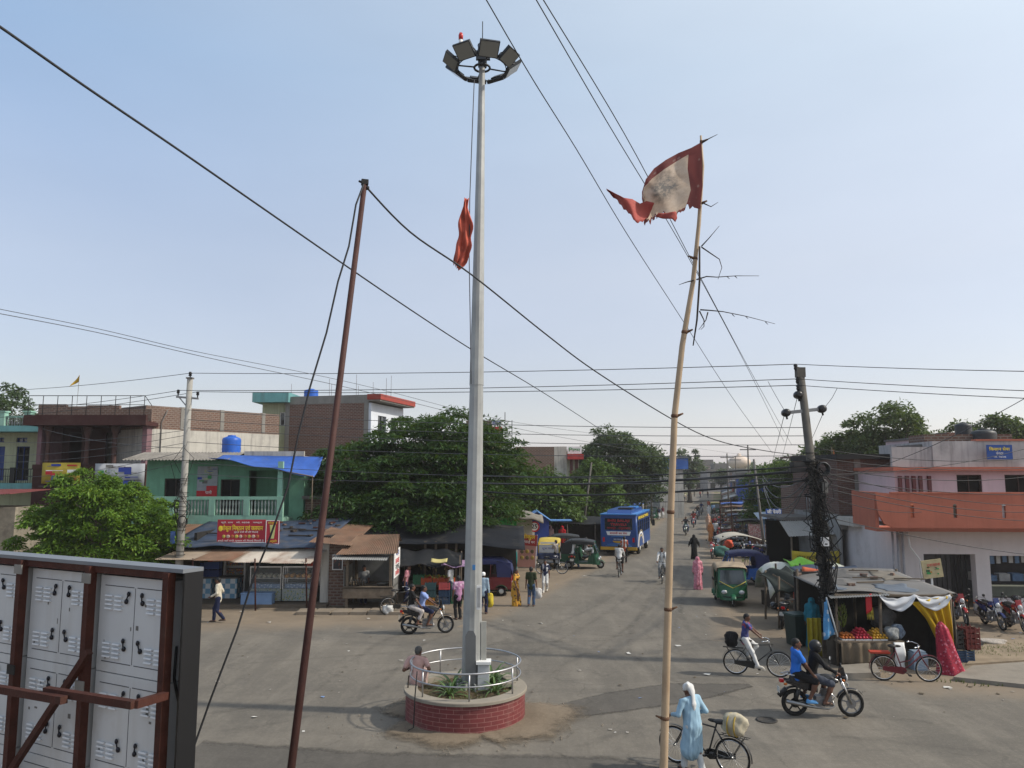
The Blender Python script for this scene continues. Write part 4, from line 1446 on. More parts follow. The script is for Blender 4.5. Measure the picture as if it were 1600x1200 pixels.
sg=thing('shop_sign','small blue sign with yellow lettering on the parapet of the pink house','sign',(16.0+4.3,32.4+.6,6.2),R(-4))
MB().b2((0,-.06,0),(1.05,-.03,.62)).build('board',paint('sign_blue',(0.03,0.10,0.32),0.5,0,0.1,2),sg)
lettering('किसान सेवा',.17,INK_Y,sg,(.52,-.065,.43),width=.85,bold=.003)
lettering('केन्द्र',.14,INK_W,sg,(.52,-.065,.25),width=.3)
lettering('मो. 9838',.09,INK_W,sg,(.52,-.065,.1),width=.5)
water_tank((A(1508,681,35.5).x,35.6,A(1508,681,35.5).z),.36,.62,BLACKTANK,'smaller black water tank, left of two on the roof of the pink house')
water_tank((A(1540,697,34.4).x,34.5,A(1540,698,34.4).z),.52,.8,BLACKTANK,'larger black water tank, right of two on the roof of the pink house')
h2=thing('roof_room','pale pink roof room behind the pink house','house',(A(1428,700,40).x,40,0))
MB().b2((0,0,0),(1.9,3,7.35)).build('wall',PINKW,h2)
MB().b2((-.1,-.15,7.35),(2.0,3,7.45)).b2((.1,-.12,6.6),(.16,-.02,7.1)).b2((.5,-.12,6.6),(.56,-.02,7.25)).b2((.75,-.12,6.6),(.81,-.02,7.25)).build('roof',CONC_D,h2)
MB().b2((1.95,.3,6.5),(3.9,1.5,7.75)).build('roof_hutch',BRK_OLD,h2)
h2=thing('grey_flank','grey-green plastered house side between the brick workshop and the pink house','house',(A(1417,720,37).x,37,0))
MB().b2((0,0,0),(1.15,5,6.35)).build('wall',paint('grey_green_plaster',(0.31,0.33,0.29),0.9,0,0.12,1.2,0,0.2,(0.18,0.18,0.16),0.4,0.5),h2)

# --- brick workshop
h=thing('brick_workshop','old brick building with a black roof edge above a dark motorcycle workshop','workshop',(A(1309,760,38).x,38,0))
shell(h,0,3.5,0,6,3.6,6.3,brick('sooty_brick',(0.115,0.048,0.035),(0.07,0.033,0.026),(0.13,0.10,0.085),.28,.11,.016,dirt=.5),[],.22,'brick_wall',floor=False)
MB().b2((-.1,-.25,6.3),(4.0,6,6.55)).build('roof',paint('tarred_roof',(0.035,0.034,0.035),0.9,0,0.3,3),h)
MB().b2((.85,-.05,3.6),(1.15,.0,6.3)).build('concrete_pier',CONC,h)
MB().b2((-.1,-1.8,3.15),(2.3,0.0,3.55)).build('canopy_slab',PLAST,h)
MB().wall(0,3.6,0,3.15,0,.2,[(.1,2.0,0,2.9),(2.9,3.4,0,2.9)]).b2((0,.2,0),(.15,6,3.6)).b2((3.4,.2,0),(3.6,6,3.6)).b2((.15,5.8,0),(3.4,6,3.6)).build('lower_wall',paint('grimy_white_wall',(0.33,0.33,0.32),0.9,0,0.12,1.5,0,0.2,(0.16,0.15,0.14),0.6,0.15),h)
MB().b2((2.15,-.03,1.3),(2.75,-.005,2.3)).build('notice',paint('grey_notice',(0.24,0.26,0.33),.7,0,.2,6),h)
# --- pink stairway house and blue sheet hut left of it
h=thing('narrow_house','narrow grimy pink house with a barred balcony behind the leaning pole','house',(A(1283,770,41).x,41,0))
shell(h,0,1.1,0,4,0,5.6,paint('grimy_pink',(0.30,0.21,0.20),0.9,0,0.2,1.5,0,0.2,(0.12,0.1,0.1),0.5,0.5),[],.2)
MB().b2((-1.0,-.6,3.6),(.5,.0,3.72)).build('balcony_floor',CONC_D,h)
mb=MB()
for i in range(12):
 mb.tube([(-1.0+i*.13,-.58,3.72),(-1.0+i*.13,-.58,4.5)],.018,5)
mb.b2((-1.0,-.6,4.5),(.5,-.56,4.55))
mb.build('balcony_railing',paint('grey_railing',(0.36,0.37,0.38),0.6),h)
h=thing('sheet_hut','hut walled with blue-grey corrugated sheets behind the leaning pole','hut',(A(1262,770,43).x,43,0))
MB().corr((0,0,4.9),(1.8,0,4.9),(0,0,6.5),(1.8,0,6.5),.14,.02).build('sheet_wall',paint('blue_grey_sheet',(0.16,0.23,0.33),0.6,0.1,0.2,1.5,0,0.3,(0.14,0.13,0.13),0.4),h)
MB().b2((-.1,.05,0),(1.9,4,4.9)).b2((-.1,.05,6.5),(1.9,4,6.6)).build('wall',BRK_OLD,h)
# --- row of dark shops under grey awnings
t=thing('repair_shop','dark open repair shop under pale grey awning sheets behind the parked motorcycles','shop',(A(1228,860,40.5).x,40.5,0))
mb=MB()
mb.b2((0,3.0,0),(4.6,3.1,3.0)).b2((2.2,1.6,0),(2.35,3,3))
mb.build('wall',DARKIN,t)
MB().corr((-.3,.0,3.15),(-.5,-1.9,2.5),(2.2,.0,3.2),(2.2,-2.0,2.65),.12,.018).build('awning',paint('pale_grey_sheet',(0.34,0.335,0.32),0.7,0.1,0.12,1.5,0,0.3,(0.2,0.18,0.15),0.3),t)
MB().corr((2.2,-.2,3.4),(2.3,-1.6,3.0),(4.8,-.2,3.4),(4.8,-1.7,3.05),.12,.018).build('blue_awning',paint('dirty_blue_sheet',(0.20,0.25,0.31),0.7,0.1,0.2,1.5,0,0.3,(0.2,0.18,0.15),0.5),t)
MB().b2((-.2,.0,3.2),(4.8,3.2,3.35)).build('roof',CONC_D,t)
mb=MB()
for x in(-.3,2.0,4.5):
 mb.tube([(x,-1.7,0),(x,-1.7,2.55)],.045,7)
mb.build('post',WOOD,t)
MB().b2((.5,1.0,0),(1.2,1.8,1.0)).b2((2.5,1.6,0),(3.6,2.2,1.2)).build('bench',WOOD_D,t)
o=thing('plastic_chair','orange plastic chair inside the dark repair shop','chair',(A(1241,866,40).x,40.0,0))
OC=paint('orange_plastic',(0.50,0.09,0.035),0.4)
MB().b2((-.22,-.22,.40),(.22,.22,.44)).build('seat',OC,o)
MB().b2((-.22,.18,.44),(.22,.22,.86)).build('backrest',OC,o)
for sx in(-.2,.2):
 for sy in(-.2,.2):
  MB().tube([(sx,sy,0),(sx*.9,sy*.9,.4)],.02,6).build('leg',OC,o)
sg=thing('shop_sign','blue sign with white Hindi lettering above the sloping awning by the roadside tree','sign',(A(1197,808,55).x,55,A(1197,809,55).z))
MB().b2((0,0,0),(1.15,.05,.62)).build('board',paint('sign_blue_bright',(0.06,0.14,0.40),0.5,0,0.1,2),sg)
lettering('जी डेयरी',.32,INK_W,sg,(.57,-.01,.40),width=1.0,bold=.007)
lettering('दूध दही',.2,INK_W,sg,(.57,-.01,.13),width=.7,bold=.005)
MB().beam((.15,.08,-2.4),(.15,.08,0.4),.05,.05).beam((.85,.08,-2.4),(.85,.08,0.4),.05,.05).build('stand',RUST,sg)
t=thing('dairy_kiosk','blue-fronted kiosk under a lean-to sheet below the blue dairy sign','kiosk',(A(1196,840,56).x,56,0))
MB().b2((0,.6,0),(1.9,.7,2.5)).b2((0,.0,0),(1.9,.1,.9)).b2((-.02,.1,0),(.05,.6,2.4)).build('wall',paint('dull_blue_boards',(0.07,0.10,0.15),0.8,0,0.3,3),t)
MB().corr((-.7,-.9,2.35),(-.5,1.0,2.75),(2.4,-.9,2.75),(2.4,1.0,3.0),.12,.015).build('roof',paint('blue_grey_roof',(0.15,0.20,0.27),0.6,0.1,0.2,2),t)
mb=MB()
for x in(-.3,.5,1.8):
 mb.tube([(x,-.7,0),(x,-.7,2.5)],.04,6)
mb.build('post',paint('blue_post',(0.10,0.2,0.3),0.7),t)
t=thing('packet_rack','pinkish rack of hanging packets beside the dairy kiosk','rack',(A(1181,850,56).x,55.5,0))
MB().b2((-.65,0,.5),(.65,.05,2.0)).build('packets',pattern('pink_packets',(0.22,0.12,0.12),[(0.40,0.25,0.25),(0.25,0.06,0.06),(0.3,0.3,0.28)],7),t)
MB().b2((-.7,-.02,0),(-.65,.07,2.1)).b2((.65,-.02,0),(.7,.07,2.1)).b2((-.65,-.01,2.05),(.65,.06,2.1)).build('frame',WOOD_D,t)
# yellow banner and heaps
t=thing('yellow_hoarding','yellow cloth banner with black lettering hung low in front of the repair shop','banner',(A(1238,880,37.5).x,37.5,A(1238,881,37.5).z))
MB().grid(lambda u,v:(2.3*u,.04*math.sin(8*u),.62*v-.08*math.sin(PI*u)),14,3,0,True,.012).build('cloth',paint('yellow_banner_cloth',(0.52,0.42,0.06),0.7,0,0.12,2,0,0.3,(0.2,0.15,0.05),0.3),t)
lettering('मोटर साइकिल मिस्त्री',.2,INK_K,t,(1.15,-.07,.3),width=1.9)
mb=MB()
mb.tube([(0,.05,-1.1),(0,.05,.7)],.03,6).tube([(2.3,.05,-1.1),(2.3,.05,.7)],.03,6)
mb.build('pole',WOOD,t)
t=thing('covered_stall','low stall heaped under crumpled white and green plastic sheets beside the leaning pole','stall',(A(1258,905,33).x,33.4,0))
def hp(u,v):
 x=-1.7+3.6*u
 z=1.72+.16*math.sin(7*u+2*v)+.09*math.sin(17*u+9*v)-.9*(abs(2*v-1)**3)-.35*abs(2*u-1)**4
 return(x,-1.0+2.0*v,z)
MB().grid(hp,30,16,0,True,.02).build('plastic_sheet',pattern('crumpled_plastic',(0.50,0.51,0.45),[(0.36,0.42,0.30),(0.42,0.42,0.40)],2.2,0.5,'blobs',.4),t)
MB().grid(lambda u,v:(-.75+1.2*u,-.9+.9*v,1.98+.1*math.sin(8*u+3*v)-.25*(1-v)),12,8,0,True,.02).build('green_sheet',paint('lime_plastic',(0.25,0.55,0.06),0.5,0,0.25,3),t)
mb=MB()
for x in(-1.4,-.4,.7,1.7):
 mb.tube([(x,-.95,0),(x,-.95,1.7+.2*(x<0))],.04,6)
mb.build('post',WOOD_D,t)
MB().b2((-1.5,-.8,.5),(1.7,.8,.58)).b2((-1.5,-.75,0),(-1.4,.75,.5)).b2((1.6,-.75,0),(1.7,.75,.5)).build('table',WOOD_D,t)
t=thing('orange_cloth','long strip of orange cloth tied across behind the leaning pole','cloth',(A(1252,893,30).x,30,A(1252,893,30).z))
MB().grid(lambda u,v:(2.8*u,-.1+.05*math.sin(12*u),(-.2+.4*v)*(1-.75*u)-.12*math.sin(PI*u)),20,3,0,True,.01).build('strip',paint('orange_cloth_strip',(0.55,0.16,0.08),0.8),t)
MB().tube([(0,0,-1.55),(0,0,.1)],.035,6).tube([(2.8,0,-1.55),(2.8,0,.0)],.035,6).build('pole',WOOD_D,t)

# --- vegetable stall with blue tarp, left of the pole
t=thing('vegetable_stall','ramshackle vegetable stall with a bright blue tarpaulin scrap over dark netting','stall',(A(1252,960,29).x,29.3,0))
def dn(u,v):
 return(-1.0+1.1*u,-.6+2.0*v,2.0-.5*(1-v)**2-.25*(1-u)+.08*math.sin(9*u+4*v))
MB().grid(dn,12,8,0,True,.02).build('netting',paint('dark_green_net',(0.016,0.026,0.022),0.95,0,0.5,5,.6),t)
MB().grid(lambda u,v:(-.15+.75*u,-.75+.25*v,1.45+.5*v+.07*math.sin(9*u)-.05*math.sin(8*v)),12,6,0,True,.015).build('blue_tarpaulin',BLUETARP,t)
MB().grid(lambda u,v:(.3+2.6*u,-.6+2.2*v,1.78+.22*v+.05*math.sin(8*u+5*v)-.12*(1-v)*abs(2*u-1)),16,8,0,True,.015).build('roof_sheet',BLUETARP_D,t)
mb=MB()
for x,y in((-.9,-.5),(.2,-.6),(1.4,-.5),(2.6,-.4),(-.8,1.3),(2.6,1.4)):
 mb.tube([(x,y,0),(x+.06,y,1.85)],.04,6)
mb.beam((-.9,-.55,1.0),(2.6,-.5,1.02),.06,.04).beam((-1.0,-.3,1.9),(.6,-.7,.9),.05,.05)
mb.build('post',WOOD,t)
MB().b2((.15,-.5,0),(2.6,.9,.72)).b2((.1,-.55,.72),(2.65,.95,.78)).build('table',WOOD,t)
mb=MB()
for i in range(60):
 mb.ell((.3+RND.random()*2.2,-.4+RND.random()*1.1,.83+RND.random()*.08),(.07,.07,.06),7,5,RND.choice((0,0,1,2)))
mb.build('vegetables',[paint('veg_green',(0.10,0.20,0.05),0.6),paint('veg_pale',(0.38,0.36,0.22),0.6),paint('veg_orange',(0.4,0.16,0.04),0.6)],t)
o=MB().b2((0,0,0),(.6,.4,.26)).build('red_crate',paint('red_crate_plastic',(0.40,0.06,0.04),0.5,0,0.2,5))
o.location=(A(1257,935,28.6).x-.3,28.5,1.05)
MB().b2((-.0,-.03,.05),(.6,-.001,.1)).b2((-.0,-.03,.15),(.6,-.001,.2)).build('slat',paint('red_crate_plastic',(0.4,0.06,0.04)),o)
tag(o,'red plastic crate under the roof of the vegetable stall','crate')
# rubbish bin
t=thing('rubbish_bin','tall dark green rubbish bin in front of the vegetable stall','bin',(G(1247,1008).x,G(1247,1008).y,0))
BIN=paint('bin_green',(0.028,0.05,0.045),0.5,0,0.2,4,0,0.4,(0.1,0.09,0.07),0.3)
MB().box((0,0,.5),(.5,.5,.95),.3,0,1.18).build('body',BIN,t)
MB().box((0,0,1.0),(.64,.64,.06),.3).build('rim',paint('bin_rim',(0.04,0.09,0.085),0.5),t)

# --- fruit stall right of the pole
F0=G(1400,1040)
t=thing('fruit_stall','fruit stall of sacking and poles under a sagging grey tarpaulin roof','stall',(9.9,23.6,0))
def fr_(u,v):
 x=-.5+3.7*u-.1*v
 return(x+.25*v*(1-u),-.35+3.6*v,2.12-.06*u+.30*v*(.12+.88*u)+.06*math.sin(7*u+2*v)*(1-v)+.12*math.sin(PI*u)*v-.04*math.sin(PI*v))
MB().grid(fr_,26,14,0,True,.02).build('roof_tarpaulin',paint('grey_tarpaulin',(0.200,0.195,0.190),0.8,0,0.16,1.0,0.2,0.25,(0.15,0.125,0.10),0.6),t)
pt=MB()
r=random.Random(33)
for k,(u0,u1,v0,v1)in enumerate(((.12,.34,.3,.62),(.5,.78,.12,.4),(.68,.92,.52,.9),(.3,.5,.66,.95),(.02,.16,.05,.35))):
 pt.grid(lambda u,v:tuple(V(fr_(u0+(u1-u0)*u+.02*math.sin(9*v),v0+(v1-v0)*v+.02*math.sin(7*u)))+V((0,0,.012+.006*math.sin(14*u+9*v)))),8,8,k%3,True,.008)
pt.build('roof_patch',[paint('patch_dark',(0.13,0.125,0.12),.8,0,.2,3),paint('patch_blue',(0.13,0.155,0.19),.7,0,.2,3),paint('patch_tan',(0.20,0.18,0.15),.8,0,.2,3)],t)
wt=MB()
for _ in range(9):
 q=fr_(r.random()*.95,r.random()*.95)
 wt.box((q[0],q[1],q[2]+.05),(.22,.11,.075),r.uniform(0,3),0)if r.random()<.6 else wt.beam((q[0]-.4,q[1],q[2]+.05),(q[0]+.5,q[1]+r.uniform(-.3,.3),q[2]+.06),.05,.04,1)
wt.build('roof_weight',[BRK_OLD,WOOD],t)
MB().corr((-.6,-.6,1.98),(-.55,.2,2.1),(1.2,-.55,2.06),(1.2,.2,2.14),.08,.014).build('eave_sheet',GALV,t)
def ws(u,v):                                               # swagged white cloth along the eave
 x=.85+2.1*u
 s1=abs(math.sin(2*PI*min(u,.999)))                # two swags with a raised peak between them
 topz=2.06-.10*s1*(1 if u<.5 else.7)
 return(x,-.50-.10*v-.05*math.sin(9*v+14*u)*s1,topz-v*(.05+.30*s1**.8)+.012*math.sin(40*u+6*v))
MB().grid(ws,36,8,0,True,.012).build('white_awning',paint('white_tarp_cloth',(0.52,0.53,0.55),0.7,0,0.1,2,0,0.3,(0.10,0.18,0.42),0.22),t)
def yc(u,v):                                               # yellow curtain gathered to its foot
 w_=1-.62*v**.8
 x=2.95-(1-u)*1.15*w_+.06*math.sin(22*u+3*v)*v-.02
 return(x+.12*v,-.5+.09*math.sin(26*u)*(.4+v)+.1*v,2.05-1.62*v*(1-.22*(1-u))-.35*(1-u)*(1-v)*.6)
MB().grid(yc,40,14,0,True,.012).build('yellow_curtain',paint('yellow_curtain_cloth',(0.56,0.38,0.02),0.75,0,0.12,2,0,0.3,(0.35,0.25,0.06),0.25),t)
mb=MB()
for x,y in((-.35,-.3),(.9,-.4),(3.0,-.35),(3.05,2.9),(-.3,2.9),(1.6,2.9)):
 mb.tube([(x,y,0),(x+.03,y,2.1+(.3 if y>1 else 0))],.045,7)
mb.beam((-.4,-.38,2.04),(3.1,-.38,2.02),.06,.06)
mb.build('pole',WOOD,t)
SACK=paint('sacking',(0.185,0.15,0.11),0.95,0,0.2,3,0.3,0.2,(0.1,0.085,0.065),0.5)
MB().grid(lambda u,v:(-.35+1.5*u,-.62+.025*math.sin(34*u)+.02*math.sin(13*u),.05+.68*v),40,4,0,True,.02).build('table_skirt',SACK,t)
MB().b2((-.4,-.6,.70),(1.5,.7,.76)).b2((-.4,.65,0),(1.5,.7,.7)).build('table',WOOD,t)
MB().grid(lambda u,v:(1.16+.30*u,-.63-.05*v+.05*math.sin(8*v),.0+.74*v),6,6,0,True,.02).build('white_sheet',WHITEP,t)
MB().b2((-.35,3.0,0),(3.05,3.05,2.3)).b2((3.07,-.2,0),(3.11,3.0,2.0)).b2((1.6,1.0,0),(3.05,1.04,1.9)).build('back_sacking',paint('dark_sacking',(0.05,0.047,0.045),0.95,0,0.3,2),t)
MB().grid(lambda u,v:(3.15+.12*u+.03*math.sin(5*v),-.35+1.5*u+.04*math.sin(9*u+4*v),.55+1.3*v*(1-.25*u)),10,8,0,True,.02).build('side_plastic',paint('clear_grey_plastic',(0.13,0.135,0.13),0.5,0,0.3,4),t)
# fruit heaps: each a part-less thing of piled fruit on its tray
def heap(label,x,y,w_,d,m,r,rows,cat='fruit'):
 tr=thing('fruit_tray',label,'fruit tray',(9.9+x,23.6+y,.765))
 MB().b2((-w_/2,-d/2,0),(w_/2,d/2,.03)).build('tray',WHITEP,tr)
 mb=MB()
 for k in range(rows):
  ww,dd=w_-2*r*(k+.6),d-2*r*(k+.6)
  nx,ny=max(1,int(ww/(2*r))+1),max(1,int(dd/(2*r))+1)
  for i in range(nx):
   for j in range(ny):
    mb.ell((-ww/2+(ww*i/(nx-1)if nx>1 else ww/2)+RND.uniform(-.008,.008),-dd/2+(dd*j/(ny-1)if ny>1 else dd/2),.03+r*.9+k*r*1.45),(r,r,r*.92),9,6)
 mb.build('fruit',m,tr)
heap('tray heaped with red pomegranates and apples on the fruit stall',.36,-.25,.46,.5,paint('red_fruit',(0.46,0.03,0.06),0.35,0,0.35,9),.048,4)
heap('tray heaped with yellow mangoes on the fruit stall',.84,-.25,.44,.5,paint('yellow_fruit',(0.55,0.32,0.03),0.4,0,0.25,9),.045,4)
heap('tray of oranges on the fruit stall nearest the pole',-.08,-.25,.36,.45,paint('orange_fruit',(0.52,0.17,0.03),0.5,0,0.2,9),.045,2)
t3=thing('banana_bunch','yellow green bananas hanging under the eave of the fruit stall','bananas',(10.55,23.25,1.75))
mb=MB()
for k in range(16):
 a=k*.8
 z=-.07*(k//4)-.05
 mb.tube([(0,0,z),(.07*math.cos(a),.07*math.sin(a),z-.04),(.09*math.cos(a),.09*math.sin(a),z-.16)],[.012,.02,.008],6)
mb.build('fruit',paint('banana_skin',(0.42,0.36,0.06),0.6,0,0.2,9),t3)
MB().tube([(0,0,.3),(0,0,-.3)],.012,5).build('stalk',WOOD,t3)
t3=thing('banana_bunch','large green bunch of bananas standing at the back of the fruit stall','bananas',(9.95,23.9,.95))
mb=MB()
for k in range(46):
 a=k*2.4
 z=.62-.013*k
 r=.10+.05*math.sin(k/46*PI)
 mb.tube([(.03*math.cos(a),.03*math.sin(a),z),(r*math.cos(a),r*math.sin(a),z+.03),(r*1.2*math.cos(a),r*1.2*math.sin(a),z+.14)],[.014,.022,.01],6)
mb.build('fruit',paint('green_banana',(0.20,0.24,0.05),0.6,0,0.2,9),t3)
MB().tube([(0,0,-.18),(0,0,.7)],.03,6).build('stalk',WOOD,t3)
def bag(name,label,loc,s,m,seed,cat='bag'):
 rr=random.Random(seed)
 k1,k2=rr.uniform(2,4),rr.uniform(5,8)
 mb=MB()
 n,mm=26,16
 vs,fs=[],[]
 for i in range(mm+1):
  ph=PI*i/mm
  for j in range(n):
   th=2*PI*j/n
   q=1+.13*math.sin(k1*th+ph*3)+.09*math.sin(k2*th-4*ph)+.05*math.sin(11*th+7*ph+seed)
   pw=math.sin(ph)**.6 if i not in(0,mm)else 1e-3
   vs.append((s[0]/2*pw*math.cos(th)*q,s[1]/2*pw*math.sin(th)*q,s[2]*(.5-.5*math.cos(ph))))
 for i in range(mm):
  for j in range(n):
   fs.append((i*n+j,i*n+(j+1)%n,(i+1)*n+(j+1)%n,(i+1)*n+j))
 mb.add(vs,fs,0,True)
 o=mb.build(name,m)
 o.location=loc
 return tag(o,label,cat)
CLEARBAG=paint('clear_plastic_bag',(0.26,0.275,0.28),0.3,0,0.4,12,0.9)
bag('plastic_bag','full clear plastic bag on the right end of the fruit table',(11.12,23.2,.765),(.42,.4,.38),CLEARBAG,1)
bag('plastic_bag','bluish plastic bag of bottles beside the clear bag on the fruit table',(11.36,23.35,.765),(.36,.4,.42),paint('bluish_plastic_bag',(0.19,0.24,0.31),0.3,0,0.4,12,0.9),2)
bag('plastic_bag','grey plastic bag hanging in the dark mouth of the fruit stall',(11.2,23.9,.95),(.7,.5,.65),paint('grey_plastic_bag',(0.12,0.12,0.12),0.4,0,0.4,8,0.9),3)
o=MB().b2((-.2,-.17,0),(.2,.17,.46)).b2((-.17,-.14,.46),(.17,.14,.52)).build('water_can',paint('grey_blue_plastic',(0.27,0.34,0.42),0.35,0,0.15,4))
o.location=(11.72,22.95,0.0)
tag(o,'square pale blue water can on the ground right of the fruit table','can')
MB().grid(lambda u,v:(.3*u*.6+.5,-.42,2.0-.5*v+.1*u),6,6,0,True,.01).build('red_cloth',INK_R,t)
# bundle wrapped in red cloth
bp=G(1487,1052)
t=thing('cloth_bundle','tall bundle wrapped in red printed cloth at the corner of the fruit stall','bundle',(bp.x,bp.y,0))
prof=[]
for i in range(15):
 z=i/14
 prof.append(((.40-.27*z**.8)*(1 if i<13 else(.75 if i==13 else.25)),1.42*z))
mb=MB()
n=28
vs,fs=[],[]
for i,(r,z)in enumerate(prof):
 for j in range(n):
  a=2*PI*j/n
  q=r*(1+.10*math.sin(6*a+2*z)+.06*math.sin(11*a-3*z)+.05*math.sin(17*a+4*z))
  vs.append((q*math.cos(a)-.17*z,q*.8*math.sin(a),z))
for i in range(len(prof)-1):
 for j in range(n):
  fs.append((i*n+j,i*n+(j+1)%n,(i+1)*n+(j+1)%n,(i+1)*n+j))
mb.add(vs,fs,0,True)
mb.build('wrapping',pattern('red_printed_cloth',(0.30,0.012,0.035),[(0.42,0.12,0.17),(0.17,0.006,0.025)],11,0.85,'blobs',.32),t)
# crates right of the stall
def slat_crate(label,loc,s,m,rz=0.0,group='slatted crates beside the fruit stall'):
 mb=MB()
 x,y,z=s
 mb.b2((-x/2,-y/2,0),(x/2,y/2,.03))
 nz=4
 for k in range(nz):
  z0=.04+(z-.06)*k/nz
  z1=z0+(z-.06)/nz*.72
  mb.b2((-x/2,-y/2,z0),(x/2,-y/2+.02,z1)).b2((-x/2,y/2-.02,z0),(x/2,y/2,z1))
  mb.b2((-x/2,-y/2+.02,z0),(-x/2+.02,y/2-.02,z1)).b2((x/2-.02,-y/2+.02,z0),(x/2,y/2-.02,z1))
 for sx in(-1,-.33,.33,1):
  for sy in(-1,1):
   mb.box((sx*(x/2-.02),sy*(y/2+.006),z/2),(.035,.011,z))
 o=mb.build('slatted_crate',m)
 o.location=loc
 o.rotation_euler.z=rz
 return tag(o,label,'crate',group)
cb=G(1515,1040)
CRB=paint('crate_blue',(0.035,0.075,0.14),0.5,0,0.2,4,0,0.4,(0.1,0.09,0.08),0.2)
CRR=paint('crate_maroon',(0.17,0.035,0.03),0.5,0,0.2,4,0,0.4,(0.1,0.07,0.06),0.2)
CRK=paint('crate_black',(0.03,0.03,0.03),0.5,0,0.2,4)
CRG=paint('crate_green',(0.035,0.17,0.085),0.5,0,0.2,4,0,0.4,(0.08,0.09,0.07),0.2)
CRO=paint('crate_orange',(0.48,0.10,0.03),0.5,0,0.2,4)
CRT=paint('crate_teal',(0.055,0.12,0.13),0.5,0,0.2,4,0,0.4,(0.1,0.1,0.09),0.25)
CRY=paint('crate_amber',(0.45,0.22,0.03),0.5,0,0.2,4)
CRP=paint('crate_pink',(0.50,0.11,0.11),0.5,0,0.2,4)
slat_crate('dark blue slatted crate on the ground beside the red cloth bundle',(cb.x,cb.y+.6,0),(.75,.5,.36),CRB)
slat_crate('black slatted crate beside the red bundle, behind the maroon crate',(cb.x-.15,cb.y+.65,.365),(.55,.45,.58),CRK)
slat_crate('maroon slatted crate on the blue crate beside the red bundle',(cb.x+.38,cb.y+.6,.365),(.42,.45,.66),CRR)
# tin sign on stake
sg=thing('tin_sign','small cream tin sign on a post in front of the pink house doorway','sign',(A(1457,900,29).x,29,0))
z0=A(1457,903,29).z
MB().box((0,0,z0+.33),(.74,.05,.66),0,0,1,Matrix.Rotation(R(-7),3,'Y')).build('plate',paint('tin_sign_print',(0.44,0.39,0.25),.5,0,.2,3,0,.3,(0.36,0.2,0.07),.4),sg)
printed(sg,'print',-.3,.34,z0+.05,z0+.42,-.03,[INK_G,paint('ochre_ink',(0.42,0.22,0.06)),INK_G,INK_K],14,9)
MB().b2((-.03,.03,0),(.03,.08,z0+.5)).build('post',WHITEP,sg)
lettering('दवाखाना',.16,INK_R,sg,(.05,-.03,z0+.47),(PI/2,R(-7),0),width=.5)
# broken kerb slab, right kerb and grass tufts
def slab(name,pts,z0,z1,m):
 o=MB().prism([(p.x,p.y)for p in pts],'z',z0,z1).build(name,m)
 return struct(o)
KERB=paint('kerb_stone',(0.27,0.245,0.21),0.95,0,0.15,2,0.4,0.2,(0.15,0.13,0.11),0.5)
slab('broken_kerb',[G(1308,1062),G(1376,1060),G(1368,1044),G(1312,1048)],0,.16,KERB)
slab('kerb_pavement',[G(1490,1064),G(1545,1070),G(1620,1078),G(1750,1080),G(1750,1040),G(1600,1040),G(1520,1046)],0,.11,KERB)
slab('near_right_pavement',[G(1510,1040),G(1600,1034),G(1750,1036),G(1750,1000),G(1640,996),G(1540,1006)],0,.05,paint('dusty_verge',(0.29,0.24,0.18),0.95,0,0.2,2,0.4,0.1,(0.17,0.14,0.11),0.4))

def tufts(name,spots,label,h0=.12,per=40,col='g'):
 mb=MB()
 r=random.Random(hash(name)%999)
 r=random.Random(11)
 for c,rx,ry in spots:
  for _ in range(int(per*rx*ry)):
   a,d=r.uniform(0,6.28),math.sqrt(r.random())
   p=V((c.x+rx*d*math.cos(a),c.y+ry*d*math.sin(a),0))
   for k in range(4):
    b=r.uniform(0,6.28)
    hh=h0*r.uniform(.5,1.3)
    w_=.012
    q=V((math.cos(b),math.sin(b),0))
    s_=V((-q.y,q.x,0))*w_
    tip=p+q*hh*r.uniform(.3,.9)+V((0,0,hh))
    mb.add([p-s_,p+s_,tip],[(0,1,2)])
 o=mb.build(name,leafmat('grass_blades',(0.075,0.11,0.028),(0.14,0.15,0.05),.25))
 return tag(o,label,'grass',None,'stuff')
tufts('grass',[(G(1505,1066),.8,.12),(G(1545,1072),.9,.10),(G(1570,1020),1.6,.7),(G(1600,1012),1.5,.5)],'thin green grass along the broken kerb on the right',.11,130)
tufts('verge_grass',[(S(22,6.6),1.3,2.2),(S(26,6.5),1.2,1.6),(S(34,6.2),1.8,3.0),(S(43,6.6),3.2,5.0),(S(58,7),3,6)],'patches of green verge grass along the right of the street',.22,55)
bag('rubble_heap','small heap of pale rubble on the ground by the parked motorcycles on the right',(G(1548,1006).x,G(1548,1006).y,-.04),(1.1,.5,.2),paint('pale_rubble',(0.42,0.38,0.34),0.95,0,0.35,14,0.8),5,'rubble')
mh=MB().lathe([(.24,0.012),(.24,.022),(.17,.022),(.17,.016),(.02,.018)],20)
o=mh.build('manhole_cover',paint('cast_iron',(0.06,0.055,0.05),0.8,0.2,0.3,9,0.5))
o.location=(G(1198,1126).x,G(1198,1126).y,0)
tag(o,'round iron manhole cover in the road behind the two-up motorcycle','manhole cover')
